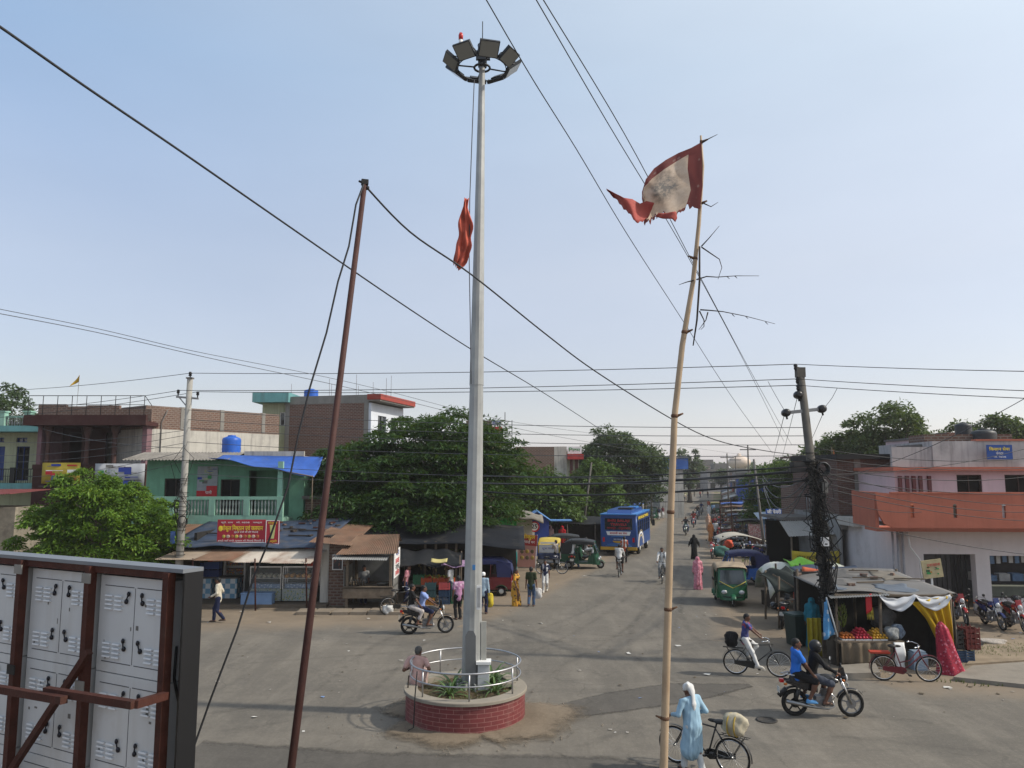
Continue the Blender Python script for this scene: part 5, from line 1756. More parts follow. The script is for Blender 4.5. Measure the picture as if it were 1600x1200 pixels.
# ================================================================== FAR TOWN
def shopbox(label,along,lat,w_,d,hgt,col,awn=None,sign=None,brickw=False,side=1,open_=True):
 """far shop or house beside the street: street face towards the road; w_ runs along the street, d away from it"""
 p=S(along,lat)
 t=thing('town_building',label,'building',(p.x,p.y,0),RA)
 m=BRK_OLD if brickw else paint('far_paint_%02x%02x%02x'%tuple(int(c*255)for c in col),col,0.85,0,0.15,.8,0,0.2,dk(col,.5),.4,.4)
 s=side
 MB().b2((0.22*s,0,0),(d*s,w_,hgt)).build('wall',m,t)
 fr=MB()
 n=max(1,int(w_/2.6))
 t2=MB()
 hs=[]
 for i in range(n):
  a=w_*(i+.14)/n
  b=w_*(i+.86)/n
  hs.append((a,b,.15,2.4))
  if hgt>5:
   hs.append((a+.4,b-.4,3.7,5.0))
 t2.wall(0,w_,0,hgt,-.22,0,hs)
 fr.add([(-q[1]*s-.22*s+.22*s,q[0],q[2])for q in t2.v],t2.f if s<0 else[tuple(reversed(f))for f in t2.f])
 fr.build('front_wall',m,t)
 dm=MB()
 for a,b,z0,z1 in hs:
  dm.b2((.205*s,a+.002,z0+.002),(.215*s,b-.002,z1-.002))
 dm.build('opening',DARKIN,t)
 # gable end facing us: a window
 if hgt>5 and d>4:
  MB().b2((d*.35*s,-.03,3.7),(d*.35*s+1.0*s,-.002,4.9)).build('window',WINGL,t)
 MB().b2((-.15*s,-.15,hgt),(d*s+.1*s,w_+.15,hgt+.18)).build('roof',CONC_D if not awn else CONC,t)
 if awn:
  MB().grid(lambda u,v:(-(1.8*(1-u))*s+0*v,w_*v,2.45+.55*u+.05*math.sin(9*v)),4,10,0,True,.03).build('awning',awn,t)
  mb=MB()
  for k in range(n+1):
   mb.tube([(-1.7*s,w_*k/n,0),(-1.7*s,w_*k/n,2.5)],.05,5)
  mb.build('awning_post',WOOD,t)
 if sign:
  MB().b2((-.08*s,w_*.1,2.75),(-.01*s,w_*.9,3.45)).build('sign_board',sign,t)
 return t
AW=[BLUETARP_D,GALV,ASB,RUSTSHEET,BLACKTARP]
SB=[paint('sign_far_blue',(0.06,0.14,0.4)),paint('sign_far_red',(0.4,0.05,0.05)),paint('sign_far_white',(0.55,0.55,0.55)),paint('sign_far_yellow',(0.5,0.4,0.06))]
# left of the street, behind the trees
t=thing('signed_house','brick house with a red canopy and white sign board, half hidden by trees','house',(A(805,760,74).x,74,0))
w1=A(866,700,74).x-A(805,700,74).x
MB().b2((0,0,0),(w1,8,A(866,698,74).z)).build('brick_wall',BRK_OLD,t)
MB().b2((w1,0,0),(w1+1.2,8,A(866,698,74).z+.02)).build('plaster_wall',PLAST,t)
z0=A(880,760,74).z
MB().b2((w1+1.2,.3,z0),(w1+2.4,8,A(880,716,74).z)).build('front_wall',paint('cream_front',(0.5,0.46,0.36),.8),t)
MB().b2((w1+1.5,.2,z0),(w1+1.8,.29,A(880,718,74).z)).b2((w1+2.0,.2,z0),(w1+2.3,.29,A(880,718,74).z)).build('doorway',MAROON,t)
MB().b2((w1+1.2,-1.2,A(880,718,74).z),(w1+2.7,2,A(880,710,74).z)).build('red_canopy',paint('red_canopy_paint',(0.42,0.05,0.05),.7),t)
MB().b2((w1+1.25,-.4,A(880,709,74).z),(w1+2.6,-.3,A(880,698,74).z)).build('sign_board',WHITEP,t)
lettering('शिवम',.4,INK_G,t,(w1+1.9,-.42,A(880,703.5,74).z),width=1.1,bold=.01)
MB().b2((w1-1,-1.5,A(880,756,74).z),(w1+4,-.2,A(880,752,74).z)).build('teal_canopy',TEAL,t)
t=thing('signed_house','small roof house with a teal lettered sign and ladder just right of the mast','house',(A(728,690,66).x,66,0))
zz=A(760,657,66).z
MB().b2((0,0,0),(2.2,5,zz)).build('brick_wall',BRK_OLD,t)
MB().b2((2.2,.1,0),(3.0,5,A(780,673,66).z)).build('front_wall',paint('peach_front',(0.5,0.4,0.3),.8),t)
MB().b2((2.2,-.3,A(780,672,66).z),(3.1,4,A(780,667,66).z)).build('red_canopy',paint('red_canopy_paint',(0.42,0.05,0.05)),t)
MB().b2((2.2,-.2,A(780,666,66).z),(3.1,-.1,zz)).build('sign_board',WHITEP,t)
lettering('होटल',.4,INK_B,t,(2.65,-.22,A(780,661,66).z),width=.75,bold=.01)
mb=MB()
for k in range(8):
 mb.beam((3.35,-.2,zz-2.2+.3*k),(3.95,-.2,zz-2.2+.3*k),.04,.04)
mb.beam((3.35,-.2,zz-4),(3.35,-.2,zz+.7),.06,.06).beam((3.95,-.2,zz-4),(3.95,-.2,zz),.06,.06)
mb.build('ladder',IRONBLK,t)
specs=[  # along, lat, width, depth, height, colour, awning, sign
(40,-9.5,7,5,3.4,(0.30,0.26,0.20),0,None,'low shop with a blue tarpaulin awning behind the bus'),
(52,-8.0,8,6,3.2,(0.22,0.30,0.27),1,2,'low greenish shop with a tin awning beyond the bus'),
(63,-7.2,7,6,3.4,(0.34,0.30,0.24),3,1,'low shop with a rusty awning left of the far road'),
(73,-7.0,9,7,3.6,(0.12,0.30,0.30),0,0,'teal-walled low shop left of the far road'),
(86,-7.6,10,8,6.6,(0.06,0.14,0.36),None,2,'blue two-storey building showing above the trees left of the road'),
(100,-7.4,10,8,4.2,(0.36,0.32,0.27),2,3,'pale single-storey shop row far left of the road'),
(116,-7.6,14,9,6.2,(0.38,0.30,0.28),1,1,'pinkish two-storey house far along the left of the road'),
(136,-7.6,14,9,4.4,(0.30,0.29,0.27),0,0,'grey shop row with a blue awning far along the left of the road'),
(158,-8,18,9,7.0,(0.42,0.38,0.34),2,2,'pale two-storey house near the end of the left-hand row'),
(186,-8,20,9,5.2,(0.34,0.30,0.28),1,1,'last dull brown building of the left-hand row'),
]
for a,l,w_,d,hg,c,aw,sg,lab in specs:
 shopbox(lab,a,l,w_,d,hg,c,AW[aw]if aw is not None else None,SB[sg]if sg is not None else None,False,-1)
specs=[
(46,15.0,8,7,6.6,(0.30,0.17,0.12),None,None,'weathered brick block above the roadside tree on the right',True),
(57,8.4,7,6,3.2,(0.25,0.24,0.22),4,2,'low shop with a black tarpaulin awning right of the street',False),
(68,6.3,7,7,5.0,(0.08,0.13,0.36),1,0,'blue-painted two-storey shop on the right of the street',False),
(77,6.4,8,7,5.6,(0.30,0.27,0.26),2,2,'grey two-storey house right after the blue shop',False),
(86,6.2,9,8,4.4,(0.24,0.15,0.12),3,1,'brick house with a rusty awning on the right of the street',True),
(97,6.4,9,8,5.8,(0.33,0.30,0.30),1,3,'pale grey two-storey house midway down the right-hand row',False),
(108,6.3,10,8,4.2,(0.12,0.17,0.32),0,0,'low bluish shop midway down the right-hand row',False),
(120,6.4,12,8,5.8,(0.32,0.24,0.22),2,1,'pinkish brown two-storey house far down the right-hand row',False),
(135,6.6,14,8,5.4,(0.28,0.27,0.26),1,2,'grey house far down the right-hand row with a tin awning',False),
(152,6.8,16,9,6.4,(0.38,0.33,0.31),3,0,'tall pale house near the end of the right-hand row',False),
(172,7,20,9,5.6,(0.26,0.22,0.21),2,1,'last brown building of the right-hand row',False),
]
for a,l,w_,d,hg,c,aw,sg,lab,bw in specs:
 shopbox(lab,a,l,w_,d,hg,c,AW[aw]if aw is not None else None,SB[sg]if sg is not None else None,bw,1)
def far_stall(label,along,lat,w_,hgt,roof,goods):
 t=thing('roadside_stall',label,'stall',S(along,lat),RA)
 MB().grid(lambda u,v:(-.4+w_*u,-.3+2.6*v,hgt+.2*u+.09*math.sin(8*v+5*u)),8,8,0,True,.03).build('roof',roof,t)
 mb=MB()
 for x in(0,w_*.5,w_*.95):
  for y in(0,2.1):
   mb.tube([(x,y,0),(x+.05,y,hgt+.1)],.045,5)
 mb.build('post',WOOD,t)
 MB().b2((.1,.1,.1),(w_*.8,1.9,.8)).build('counter',WOOD_D,t)
 r=random.Random(int(along*7))
 mb=MB()
 for _ in range(34):
  x,y,s_=r.uniform(.1,w_*.8),r.uniform(.1,1.9),r.uniform(.08,.22)
  mb.box((x,y,.8+s_*.5+r.choice((0,0,.3))),(s_*1.3,s_,s_),r.uniform(0,3),r.randrange(3))
 mb.build('goods',goods,t)
GD=[CRR,CRB,SB[2]]
for a_,l_,w_,h_,rf_,lab in((31,5.6,2.4,2.0,BLACKTARP,'ramshackle stall under black sheeting on the right verge beyond the parked motorcycles'),(37,5.0,2.6,2.1,BLUETARP_D,'stall under a blue-grey sheet on the right verge beyond the black-roofed one'),
(44,4.9,2.4,2.1,ASB,'stall under a grey sheet farther along the right verge'),(51,4.7,2.6,2.2,RUSTSHEET,'stall under a rusty sheet by the lattice frame on the right verge'),(60,4.6,2.6,2.2,BLUETARP,'stall under a bright blue sheet far along the right verge'),
(70,4.5,2.6,2.2,BLACKTARP,'farthest dark-roofed stall along the right verge'),(47,-6.8,2.4,2.1,RUSTSHEET,'stall under a rusty sheet on the left verge beyond the coach'),(56,-6.2,2.4,2.1,BLUETARP,'stall under a blue sheet on the left verge beyond the rusty one')):
 far_stall(lab,a_,l_,w_,h_,rf_,GD)
# houses closing the end of the street and skyline
for i,(px,Y,w_,hg,c,lab)in enumerate([
(1086,250,9,7.5,(0.40,0.30,0.28),'pinkish house closing the far end of the street, left one'),
(1112,265,12,8.2,(0.34,0.28,0.26),'brown house closing the far end of the street'),
(1136,240,12,6.6,(0.30,0.29,0.30),'grey house closing the far end of the street, under the water tower'),
(1060,230,10,8.0,(0.33,0.33,0.30),'pale house at the far end of the street behind the round tree'),
(1012,120,9,6.5,(0.36,0.33,0.28),'pale far house seen between trees beyond the bus')]):
 p=A(px,745,Y)
 t=thing('far_house',lab,'house',(p.x,p.y,0))
 m=paint('skyline_paint_%d'%i,c,.9,0,.2,.5)
 MB().b2((-w_/2,0,0),(w_/2,10,hg)).build('wall',m,t)
 MB().b2((-w_/2-.3,-.4,hg),(w_/2+.3,10,hg+.3)).b2((-w_/4,3,hg+.3),(w_/8,8,hg+2.2)).build('roof',CONC_D,t)
 for k in range(4):
  for z in(1.0,4.4):
   MB().b2((-w_/2+w_*(k+.25)/4,-.03,z),(-w_/2+w_*(k+.75)/4,-.005,z+1.7)).build('window',DARKIN,t)
# hidden-in-trees blue roof box left of the bamboo pole
t=thing('blue_tin_house','bright blue tin upper room beside the tall tree left of the bamboo pole','house',(A(1030,720,98).x,98,0))
MB().b2((0,0,0),(3.0,5,A(1030,733,98).z)).build('wall',PLAST,t)
MB().b2((-.2,-.3,A(1030,733,98).z),(3.6,5,A(1030,716,98).z)).build('tin_room',paint('tin_blue',(0.05,0.15,0.42),.5,0,.1,1),t)
MB().corr((-.4,-.5,A(1030,716,98).z+.02),(-.4,5,A(1030,712,98).z+.02),(4.0,-.5,A(1030,716,98).z+.02),(4.0,5,A(1030,711,98).z+.02),.3,.04).build('roof',IRONBLK,t)
# water tower
p=A(1155,722,300)
t=thing('water_tower','pale mushroom-shaped water tower on the skyline at the end of the street','water tower',(p.x,p.y,0))
MB().lathe([(3.2,0),(2.6,8)],20).build('shaft',CONC,t)
MB().lathe([(2.6,7.5),(4.2,9.2),(4.3,10.6),(3.2,11.6),(.8,12.6),(.6,13.4)],24).build('tank',paint('tower_cream',(0.62,0.52,0.44),.7,0,.1,.5),t)

# ================================================================== TREES
def tree(name,label,base,trunk_h,trunk_r,crown,leaf,mat,bark,n_clump=60,per=120,leafs=(.20,.08),flat=.35,droop=.3,seed=1,group=None,core=True,clump_r=.95,shell=.55,palm=False):
 """crown: list of (centre, radii) ellipsoids relative to the base; clumps of leaf blades fill their outer shell"""
 r=np.random.default_rng(seed)
 t=thing(name,label,'tree',base,0,group)
 vols=np.array([c[1][0]*c[1][1]*c[1][2]for c in crown])**.67
 vols/=vols.sum()
 cents=[]
 for c,rad in crown:
  k=max(3,int(n_clump*vols[[i for i,q in enumerate(crown)if q[0]==c][0]]))
  d=r.normal(size=(k,3))
  d/=np.linalg.norm(d,axis=1)[:,None]
  q=shell+(1-shell)*r.random(k)**.5
  q*=1+.13*np.sin(3*d[:,0]+5*d[:,2]+seed)+.09*np.sin(7*d[:,1]+4*d[:,0])
  d=d*q[:,None]*np.array(rad)+np.array(c)
  cents.append(d)
 cents=np.concatenate(cents)
 cents=cents[cents[:,2]>0.5]
 # trunk and limbs
 mb=MB()
 top=V((0.0,0.0,trunk_h))
 mb.tube([(0,0,-.05),(.05,.02,trunk_h*.35),(-.04,.05,trunk_h*.7),top],[trunk_r*1.35,trunk_r,trunk_r*.85,trunk_r*.7],9)
 mb.build('trunk',bark,t)
 mb=MB()
 order=r.permutation(len(cents))[:min(len(cents),26)]
 for i in order:
  e=V(cents[i])
  s=top.lerp(V((0,0,trunk_h*.75)),float(r.random()))
  mid=s.lerp(e,.5)+V((float(r.normal())*.25,float(r.normal())*.25,.25))
  mb.tube([s,mid,e],[trunk_r*.38,trunk_r*.2,.015],5)
 mb.build('branch',bark,t)
 # leaves
 n=len(cents)*per
 ci=np.repeat(np.arange(len(cents)),per)
 d=r.normal(size=(n,3))
 d/=np.linalg.norm(d,axis=1)[:,None]
 rr=clump_r*r.random(n)**.45
 cr=1+.35*r.normal(size=len(cents))
 cr=np.clip(cr,.55,1.6)
 off=d*rr[:,None]*cr[ci][:,None]
 out=cents-np.array([0,0,np.mean(cents[:,2])])
 out[:,2]*=.2
 on=out/(np.linalg.norm(out,axis=1)[:,None]+1e-6)
 hor=np.linalg.norm(off[:,:2],axis=1)
 off[:,2]*=flat
 off[:,2]-=droop*(hor**2)/clump_r*.6+droop*.35*(off[:,0]*on[ci,0]+off[:,1]*on[ci,1])
 pos=cents[ci]+off
 keep=pos[:,2]>.35
 pos,d,ci=pos[keep],d[keep],ci[keep]
 n=len(pos)
 L=leafs[0]*(.65+.7*r.random(n))
 W=leafs[1]*(.7+.6*r.random(n))
 ax=d.copy()
 ax[:,2]=ax[:,2]*.35-droop*.6+.15*r.normal(size=n)
 ax+=.35*r.normal(size=(n,3))
 ax/=np.linalg.norm(ax,axis=1)[:,None]
 up=r.normal(size=(n,3))*.55+np.array([0,0,1.0])
 sd=np.cross(ax,up)
 sd/=np.linalg.norm(sd,axis=1)[:,None]+1e-9
 a0=pos-ax*(L*.5)[:,None]
 a1=pos+ax*(L*.5)[:,None]
 m_=pos+np.cross(sd,ax)*(L*.08)[:,None]
 vs=np.stack([a0,m_+sd*W[:,None]*.5,a1,m_-sd*W[:,None]*.5],1).reshape(-1,3)
 me=bpy.data.meshes.new('crown')
 me.vertices.add(len(vs));me.vertices.foreach_set('co',vs.astype(np.float32).ravel())
 me.loops.add(len(vs));me.loops.foreach_set('vertex_index',np.arange(len(vs),dtype=np.int32))
 me.polygons.add(n);me.polygons.foreach_set('loop_start',np.arange(0,len(vs),4,dtype=np.int32))
 me.update(calc_edges=True)
 me.materials.append(mat)
 o=bpy.data.objects.new('crown',me)
 COL.objects.link(o)
 o.parent=t
 return t
BARK=paint('bark',(0.10,0.08,0.065),.95,0,.3,5,.6)
BARKP=paint('pale_bark',(0.22,0.19,0.16),.95,0,.3,5,.6)
LF_DARK=leafmat('dark_leaf',(0.010,0.034,0.007),(0.034,0.085,0.014),.25,.6)
LF_BRIGHT=leafmat('bright_leaf',(0.050,0.125,0.010),(0.150,0.260,0.026),.34,.55)
LF_MID=leafmat('mid_leaf',(0.030,0.075,0.013),(0.082,0.145,0.024),.26,.6)
LF_OLIVE=leafmat('olive_leaf',(0.040,0.068,0.024),(0.090,0.128,0.045),.28,.6)
LF_GREY=leafmat('grey_green_leaf',(0.034,0.060,0.028),(0.072,0.112,0.050),.25,.6)
# big dark spreading tree left of the mast
tree('shade_tree','huge dark feathery shade tree spreading over the stalls left of the mast',(-4.3,42.5,0),3.4,.42,
[((-1.4,0,5.8),(4.8,4.0,2.6)),((.6,0.4,6.7),(3.4,3.4,2.3)),((2.6,.5,5.4),(2.4,3.0,2.8)),((-4.2,-.5,4.6),(2.5,3.0,2.9)),((-1.6,-2.8,3.9),(4.4,2.0,1.9)),((1.2,-2.2,3.3),(2.3,2.0,1.9)),((-4.0,-2.2,3.2),(2.4,2.0,1.6)),((-.8,0,5.0),(3.6,2.4,2.2))],
None,LF_DARK,BARK,640,165,(.27,.085),.22,.38,3,None,True,1.0,.62)
# bright bushy tree in front of the green house
tree('leafy_tree','bright green low bushy tree in front of the green house',(-17.6,33.8,0),2.2,.16,
[((0,0,3.6),(2.9,2.3,1.5)),((-.4,0,4.6),(1.9,1.8,1.1)),((-1.8,-.3,2.9),(1.6,1.6,1.2)),((1.9,-.3,2.9),(1.5,1.5,1.1))],
None,LF_BRIGHT,BARKP,230,170,(.21,.075),.40,.55,5,None,True,.52,.62)
# trees behind the booth, in front of the signed house
tree('roadside_tree','mid green leafy tree hanging over the blue booth',(A(835,850,60).x,60,0),3.0,.22,
[((0,0,3.9),(2.7,2.4,1.7)),((-1.5,.4,4.6),(1.7,1.8,1.3)),((1.5,-.3,3.6),(1.8,1.8,1.5))],None,LF_MID,BARK,120,110,(.36,.14),.5,.5,8,None,True,.85)
tree('roadside_tree','pale green young tree between the signed house and the blue bus',(A(925,850,66).x,66,0),2.6,.2,
[((.2,0,4.4),(1.9,1.9,2.3)),((.8,0,3.2),(1.7,1.6,1.8))],None,LF_MID,BARK,90,110,(.36,.14),.5,.5,9,None,True,.85)
tree('roadside_tree','small loose tree with yellowish leaves left of the pale young tree',(A(872,850,58).x,58,0),2.0,.14,
[((0,0,3.5),(1.9,1.7,1.6))],None,LF_MID,BARK,44,100,(.34,.13),.5,.5,10,None,True,.75)
tree('tall_tree','tall grey-green tree standing behind the blue bus',(A(965,850,76).x,76,0),4.2,.4,
[((0,0,6.4),(4.2,3.6,3.0)),((-.2,0,8.4),(2.7,2.6,1.9)),((2.9,0,6.9),(2.0,2,2.0)),((-2.6,0,5.6),(2.0,2,2.2)),((2.4,-.5,4.4),(2.6,2,1.8))],
None,LF_GREY,BARK,270,110,(.34,.15),.55,.4,12,None,True,.95)
tree('far_tree','far round-topped tree standing clear on the skyline left of the water tower',(A(1077,745,150).x,150,0),3.4,.4,
[((0,0,7.6),(2.4,2.3,2.6)),((-1.6,0,4.6),(3.2,2.3,2.0))],None,LF_GREY,BARK,60,60,(.7,.32),.6,.4,13,None,True,1.0)
tree('roadside_tree','bushy tree over the blue dairy sign on the right',(A(1212,860,63).x,63,0),2.2,.2,
[((0,0,4.0),(2.3,2,2.3)),((.6,0,5.4),(1.6,1.5,1.2)),((1.5,.3,3.8),(1.5,1.5,2.0)),((-1.2,-.4,2.8),(1.2,1.2,1.4))],None,LF_MID,BARK,150,120,(.28,.10),.45,.5,14,None,True,.75)
tree('tall_tree','tall loose tree behind the brick workshop on the right',(A(1392,745,58).x,58,0),4.4,.32,
[((0,0,8.6),(2.6,2.4,2.2)),((-1.4,0,7.2),(2.2,2.2,1.8)),((1.5,0,7.8),(2.0,1.8,1.6)),((.4,0,6.6),(2.6,2,1.6))],None,LF_OLIVE,BARK,170,100,(.34,.15),.55,.4,15,None,True,.8)
tree('roadside_tree','broad dark tree behind the brick workshop, left of the tall loose tree',(A(1325,745,60).x,60,0),4.0,.3,
[((0,0,6.6),(3.0,2.6,2.1)),((-2.4,0,6.4),(1.7,1.6,1.7)),((1.8,0,6.8),(1.9,1.8,1.8))],None,LF_OLIVE,BARK,170,100,(.34,.15),.55,.4,16,None,True,.8)
tree('far_tree','olive tree behind the water tanks of the pink house',(A(1535,745,62).x,62,0),5.0,.3,
[((-1.2,0,8.6),(1.5,1.5,1.1)),((1.4,0,9.0),(1.8,1.6,1.1)),((3.2,0,8.6),(1.7,1.5,1.3)),((1.0,0,7.9),(3.0,1.5,1.1))],None,LF_OLIVE,BARK,110,100,(.34,.15),.55,.4,17,None,True,.75)
tree('far_tree','grey-green tree behind the teal house at the left edge',(A(5,700,62).x,62,0),6.0,.4,
[((0,0,9.6),(2.6,2.4,3.2)),((2.2,0,7.9),(2.2,2,1.3)),((-2.5,0,9.0),(2.4,2,3.2))],None,LF_GREY,BARK,180,100,(.34,.15),.55,.4,18,None,True,.85)
for i,(px,Y,s,lab)in enumerate([(845,110,1.0,'far dark tree on the skyline above the signed house'),(902,125,1.25,'far tree on the skyline left of the tall grey-green tree'),(790,105,1.0,'far tree on the skyline just right of the mast'),
(1040,165,1.0,'far dark tree at the roadside behind the bamboo pole'),(1010,140,1.1,'far tree behind the blue tin room'),
(1127,210,.8,'far thin tree among the skyline houses right of the street'),(1235,110,.95,'far tree showing left of the leaning pole'),(1170,160,.8,'far small tree above the blue shop on the right'),
(1268,80,.8,'loose tree just right of the leaning pole')]):
 tree('far_tree',lab,(A(px,745,Y).x,Y,0),3.2*s,.3,[((0,0,5.6*s),(3.0*s,2.6*s,2.2*s)),((1.2*s,0,7.0*s),(1.7*s,1.6*s,1.4*s))],None,LF_GREY,BARK,70,60,(.6,.28),.6,.4,30+i,None,True,.9)
def wood(label,pts,hgt,mat,seed,name='far_treeline'):
 r=np.random.default_rng(seed)
 mb=MB()
 for(x,y,wd)in pts:
  for _ in range(int(wd*14)):
   c=V((x+r.uniform(-wd,wd),y+r.uniform(-6,6),hgt*(.25+.75*r.random()**.7)))
   a=r.normal(size=3)
   b=r.normal(size=3)
   a,b=V(a).normalized()*1.3,V(b).normalized()*1.0
   mb.add([c-a,c-b,c+a,c+b],[(0,1,2,3)])
 o=mb.build(name,mat)
 return tag(o,label,'trees',None,'stuff')
wood('band of distant trees closing the horizon behind the town',[(x,330+30*math.sin(x*.05),16)for x in range(-330,420,24)],9.5,LF_GREY,4)
# ================================================================== HIGH MAST AND PLANTER
PC=V((-1.08,18.56,0))
pc=(PC.x,PC.y)
mast_top=A(754,62,PC.y+.1)
t=thing('mast_light','tall tapering galvanised high-mast lamp post with a ring of floodlights','lamp post',(PC.x+.12,PC.y+.1,0))
H_M=mast_top.z
lean=(mast_top.x-PC.x-.12)/H_M
MASTM=paint('mast_steel',(0.40,0.408,0.40),.55,.3,.14,1.8,0,.4,(0.17,0.165,0.155),.3,.45)
mb=MB()
def mx(z):
 return lean*z
def oct_(z0,r0,z1,r1):
 vs,fs=[],[]
 n=12
 for z,r in((z0,r0),(z1,r1)):
  for j in range(n):
   a=2*PI*(j+.5)/n
   vs.append((mx(z)+r*math.cos(a),r*math.sin(a),z))
 for j in range(n):
  fs.append((j,(j+1)%n,n+(j+1)%n,n+j))
 mb.add(vs,fs)
 mb.add([vs[n+j]for j in range(n)],[tuple(range(n))])
zj=A(742,600,PC.y).z
oct_(.25,.245,zj,.168)
oct_(zj-.02,.178,H_M-.6,.075)
for a in range(10):
 an=a*.628
 mb.box((mx(.4)+.30*math.cos(an),.30*math.sin(an),.66),(.03,.2,.25),an+PI/2)
mb.lathe([(.40,.56),(.40,.6)],20)
mb.build('mast',MASTM,t)
# service door in the foot (hood-shaped), plates
M_F=Matrix.Rotation(R(3),3,'Z')
MB().prism([(-.12,.75),(.12,.75),(.12,1.85),(.06,1.97),(-.06,1.97),(-.12,1.85)],'y',-.262,-.20).build('service_door',paint('mast_door',(0.22,0.225,0.23),.5,.4,.1,2),t)
o=MB().b2((.25,-.12,1.05),(.36,-.08,2.15)).build('side_plate',paint('pale_plate',(0.45,0.44,0.40),.6,0,.1,3),t)
MB().b2((.13,-.26,2.45),(.24,-.235,3.0)).build('white_sticker',WHITEP,t)
MB().b2((.15,-.27,2.5),(.22,-.262,2.95)).build('sticker_mark',paint('sticker_grey',(0.4,0.4,0.4)),t)
MB().b2((.03,-.25,3.35),(.10,-.235,3.47)).build('blue_sticker',paint('sticker_blue',(0.08,0.25,0.5)),t)
# carriage ring, arms, lamps
zr=A(751,103,PC.y).z
HOUS=paint('lamp_housing',(0.055,0.06,0.068),.5,.3,.2,5)
LGL=glass('lamp_glass',(0.18,0.19,0.18),.15)
mb=MB()
mb.ring((mx(zr),0,zr),.20,.03,'z',20,6).ring((mx(zr),0,zr-.02),.62,.014,'z',28,5)
for k in range(8):
 a=2*PI*k/8+.25
 if k%2==0:
  mb.tube([(mx(zr)+.18*math.cos(a),.18*math.sin(a),zr),(mx(zr)+.68*math.cos(a),.68*math.sin(a),zr-.02)],.02,6)
mb.build('carriage_ring',HOUS,t)
mb=MB()
mb.lathe([(.11,H_M-.75),(.12,H_M-.45),(.09,H_M-.4),(.13,H_M-.15),(.1,H_M-.12)],12,(mx(H_M),0,0))
mb.b2((mx(H_M)-.16,-.16,H_M-.62),(mx(H_M)+.2,-.08,H_M-.38))
mb.build('head_frame',HOUS,t)
MB().tube([(mx(H_M),0,H_M-.12),(mx(H_M),0,H_M+.5)],.012,5).build('lightning_rod',IRONBLK,t)
for k in range(8):
 a=2*PI*k/8+.25
 lp=MB()
 Mx=Matrix.Rotation(a,3,'Z')@Matrix.Rotation(R(52),3,'Y')
 c=V((mx(zr)+.80*math.cos(a),.80*math.sin(a),zr+.08))
 lp.box(c,(.07,.50,.42),0,0,1.0,Mx)
 lp.box(c+Mx@V((-.06,0,0)),(.05,.30,.24),0,0,1.0,Mx)
 for s in(-1,1):
  p0=c+Mx@V((0,s*.25,0))
  q0=V((mx(zr)+.62*math.cos(a),.62*math.sin(a),zr))+Matrix.Rotation(a,3,'Z')@V((0,s*.25,0))
  lp.tube([p0,p0.lerp(q0,.5)+V((0,0,.04)),q0],.013,5)
 q1=V((mx(zr)+.62*math.cos(a),.62*math.sin(a),zr))
 rr=Matrix.Rotation(a,3,'Z')
 lp.tube([q1+rr@V((0,-.25,0)),q1+rr@V((0,.25,0))],.013,5)
 f=lp.build('floodlight',HOUS,t)
 g_=MB()
 g_.box(c+Mx@V((.040,0,0)),(.008,.45,.37),0,0,1.0,Mx)
 g_.build('lamp_glass',LGL,f)
bx=mx(zr)-.52
MB().lathe([(.05,zr+.35),(.05,zr+.5)],10,(bx,-.45,0)).tube([(bx,-.45,zr),(bx,-.45,zr+.36)],.02,5).build('beacon_base',WHITEP,t)
MB().lathe([(.055,zr+.5),(.06,zr+.62),(.04,zr+.68)],12,(bx,-.45,0)).build('beacon',paint('beacon_red',(0.55,0.03,0.02),.3),t)
# rope with a furled orange flag
rp=thing('rope','thin halyard rope hanging down the left side of the high mast','rope',(PC.x,PC.y,0))
pts=[A(x,y,PC.y-.45)-V((PC.x,PC.y,0))for x,y in((741,125),(738,200),(734,310),(733,400),(735,520),(736,600))]
MB().tube(pts,.012,5).build('cord',paint('dark_rope',(0.10,0.10,0.11),.9),rp)
fl=thing('furled_flag','drooping orange red flag tied to the rope beside the mast','flag',A(731,415,PC.y-.5))
fh=A(731,310,PC.y-.5).z-A(731,415,PC.y-.5).z
def ff(u,v):
 w_=.08+.27*math.sin(PI*min(1,v*1.15))**.8*(1-.35*v)*(1+.25*math.sin(9*v+1)+.12*math.sin(23*v))
 fold=math.sin(u*15+5*v)*.05*(1-.5*v)+.04*math.sin(17*v+6*u)
 return(-.30+(u-.35)*w_*1.3+.30*v+.05*math.sin(5*v),fold,v*fh-.16*u*(1-v)+(.1*abs(math.sin(9*u))*(1-v)**4))
MB().grid(ff,22,26,0,True,.008).build('cloth',paint('orange_red_cloth',(0.46,0.115,0.075),.85,0,.3,3.5),fl)

# round brick planter
t=thing('round_planter','round red-tiled brick planter with a concrete rim at the foot of the high mast','planter',(pc[0],pc[1],0))
RP=1.38
TILE=brick('red_planter_tile',(0.165,0.026,0.028),(0.130,0.021,0.023),(0.30,0.14,0.125),.32,.092,.006,.6,.3,RP,.35,(0.13,0.04,0.035))
MB().lathe([(RP,-.05),(RP,.64)],64,caps=False).build('brick_wall',TILE,t)
RIMC=paint('rim_concrete',(0.31,0.28,0.235),.85,0,.1,2,.15,.2,(0.27,0.25,0.22),.35)
MB().lathe([(RP+.005,.63),(RP+.045,.63),(RP+.045,.685),(RP+.035,.70),(RP-.27,.70),(RP-.27,.45)],64,(0,0,0),0,False,None,False).build('rim',RIMC,t)
def soil(u,v):
 a=2*PI*u
 r=(RP-.26)*v
 return(r*math.cos(a),r*math.sin(a),.62+.05*math.sin(3*a+4*v)*v+.04*(1-v))
MB().grid(soil,40,8).build('soil',paint('planter_soil',(0.135,0.105,0.07),.95,0,.3,6,.8,.1,(0.07,0.065,0.035),.5),t)
rl=MB()
RR=RP-.10
rl.ring((0,0,1.27),RR,.021,'z',56,8).ring((0,0,1.00),RR,.016,'z',56,8)
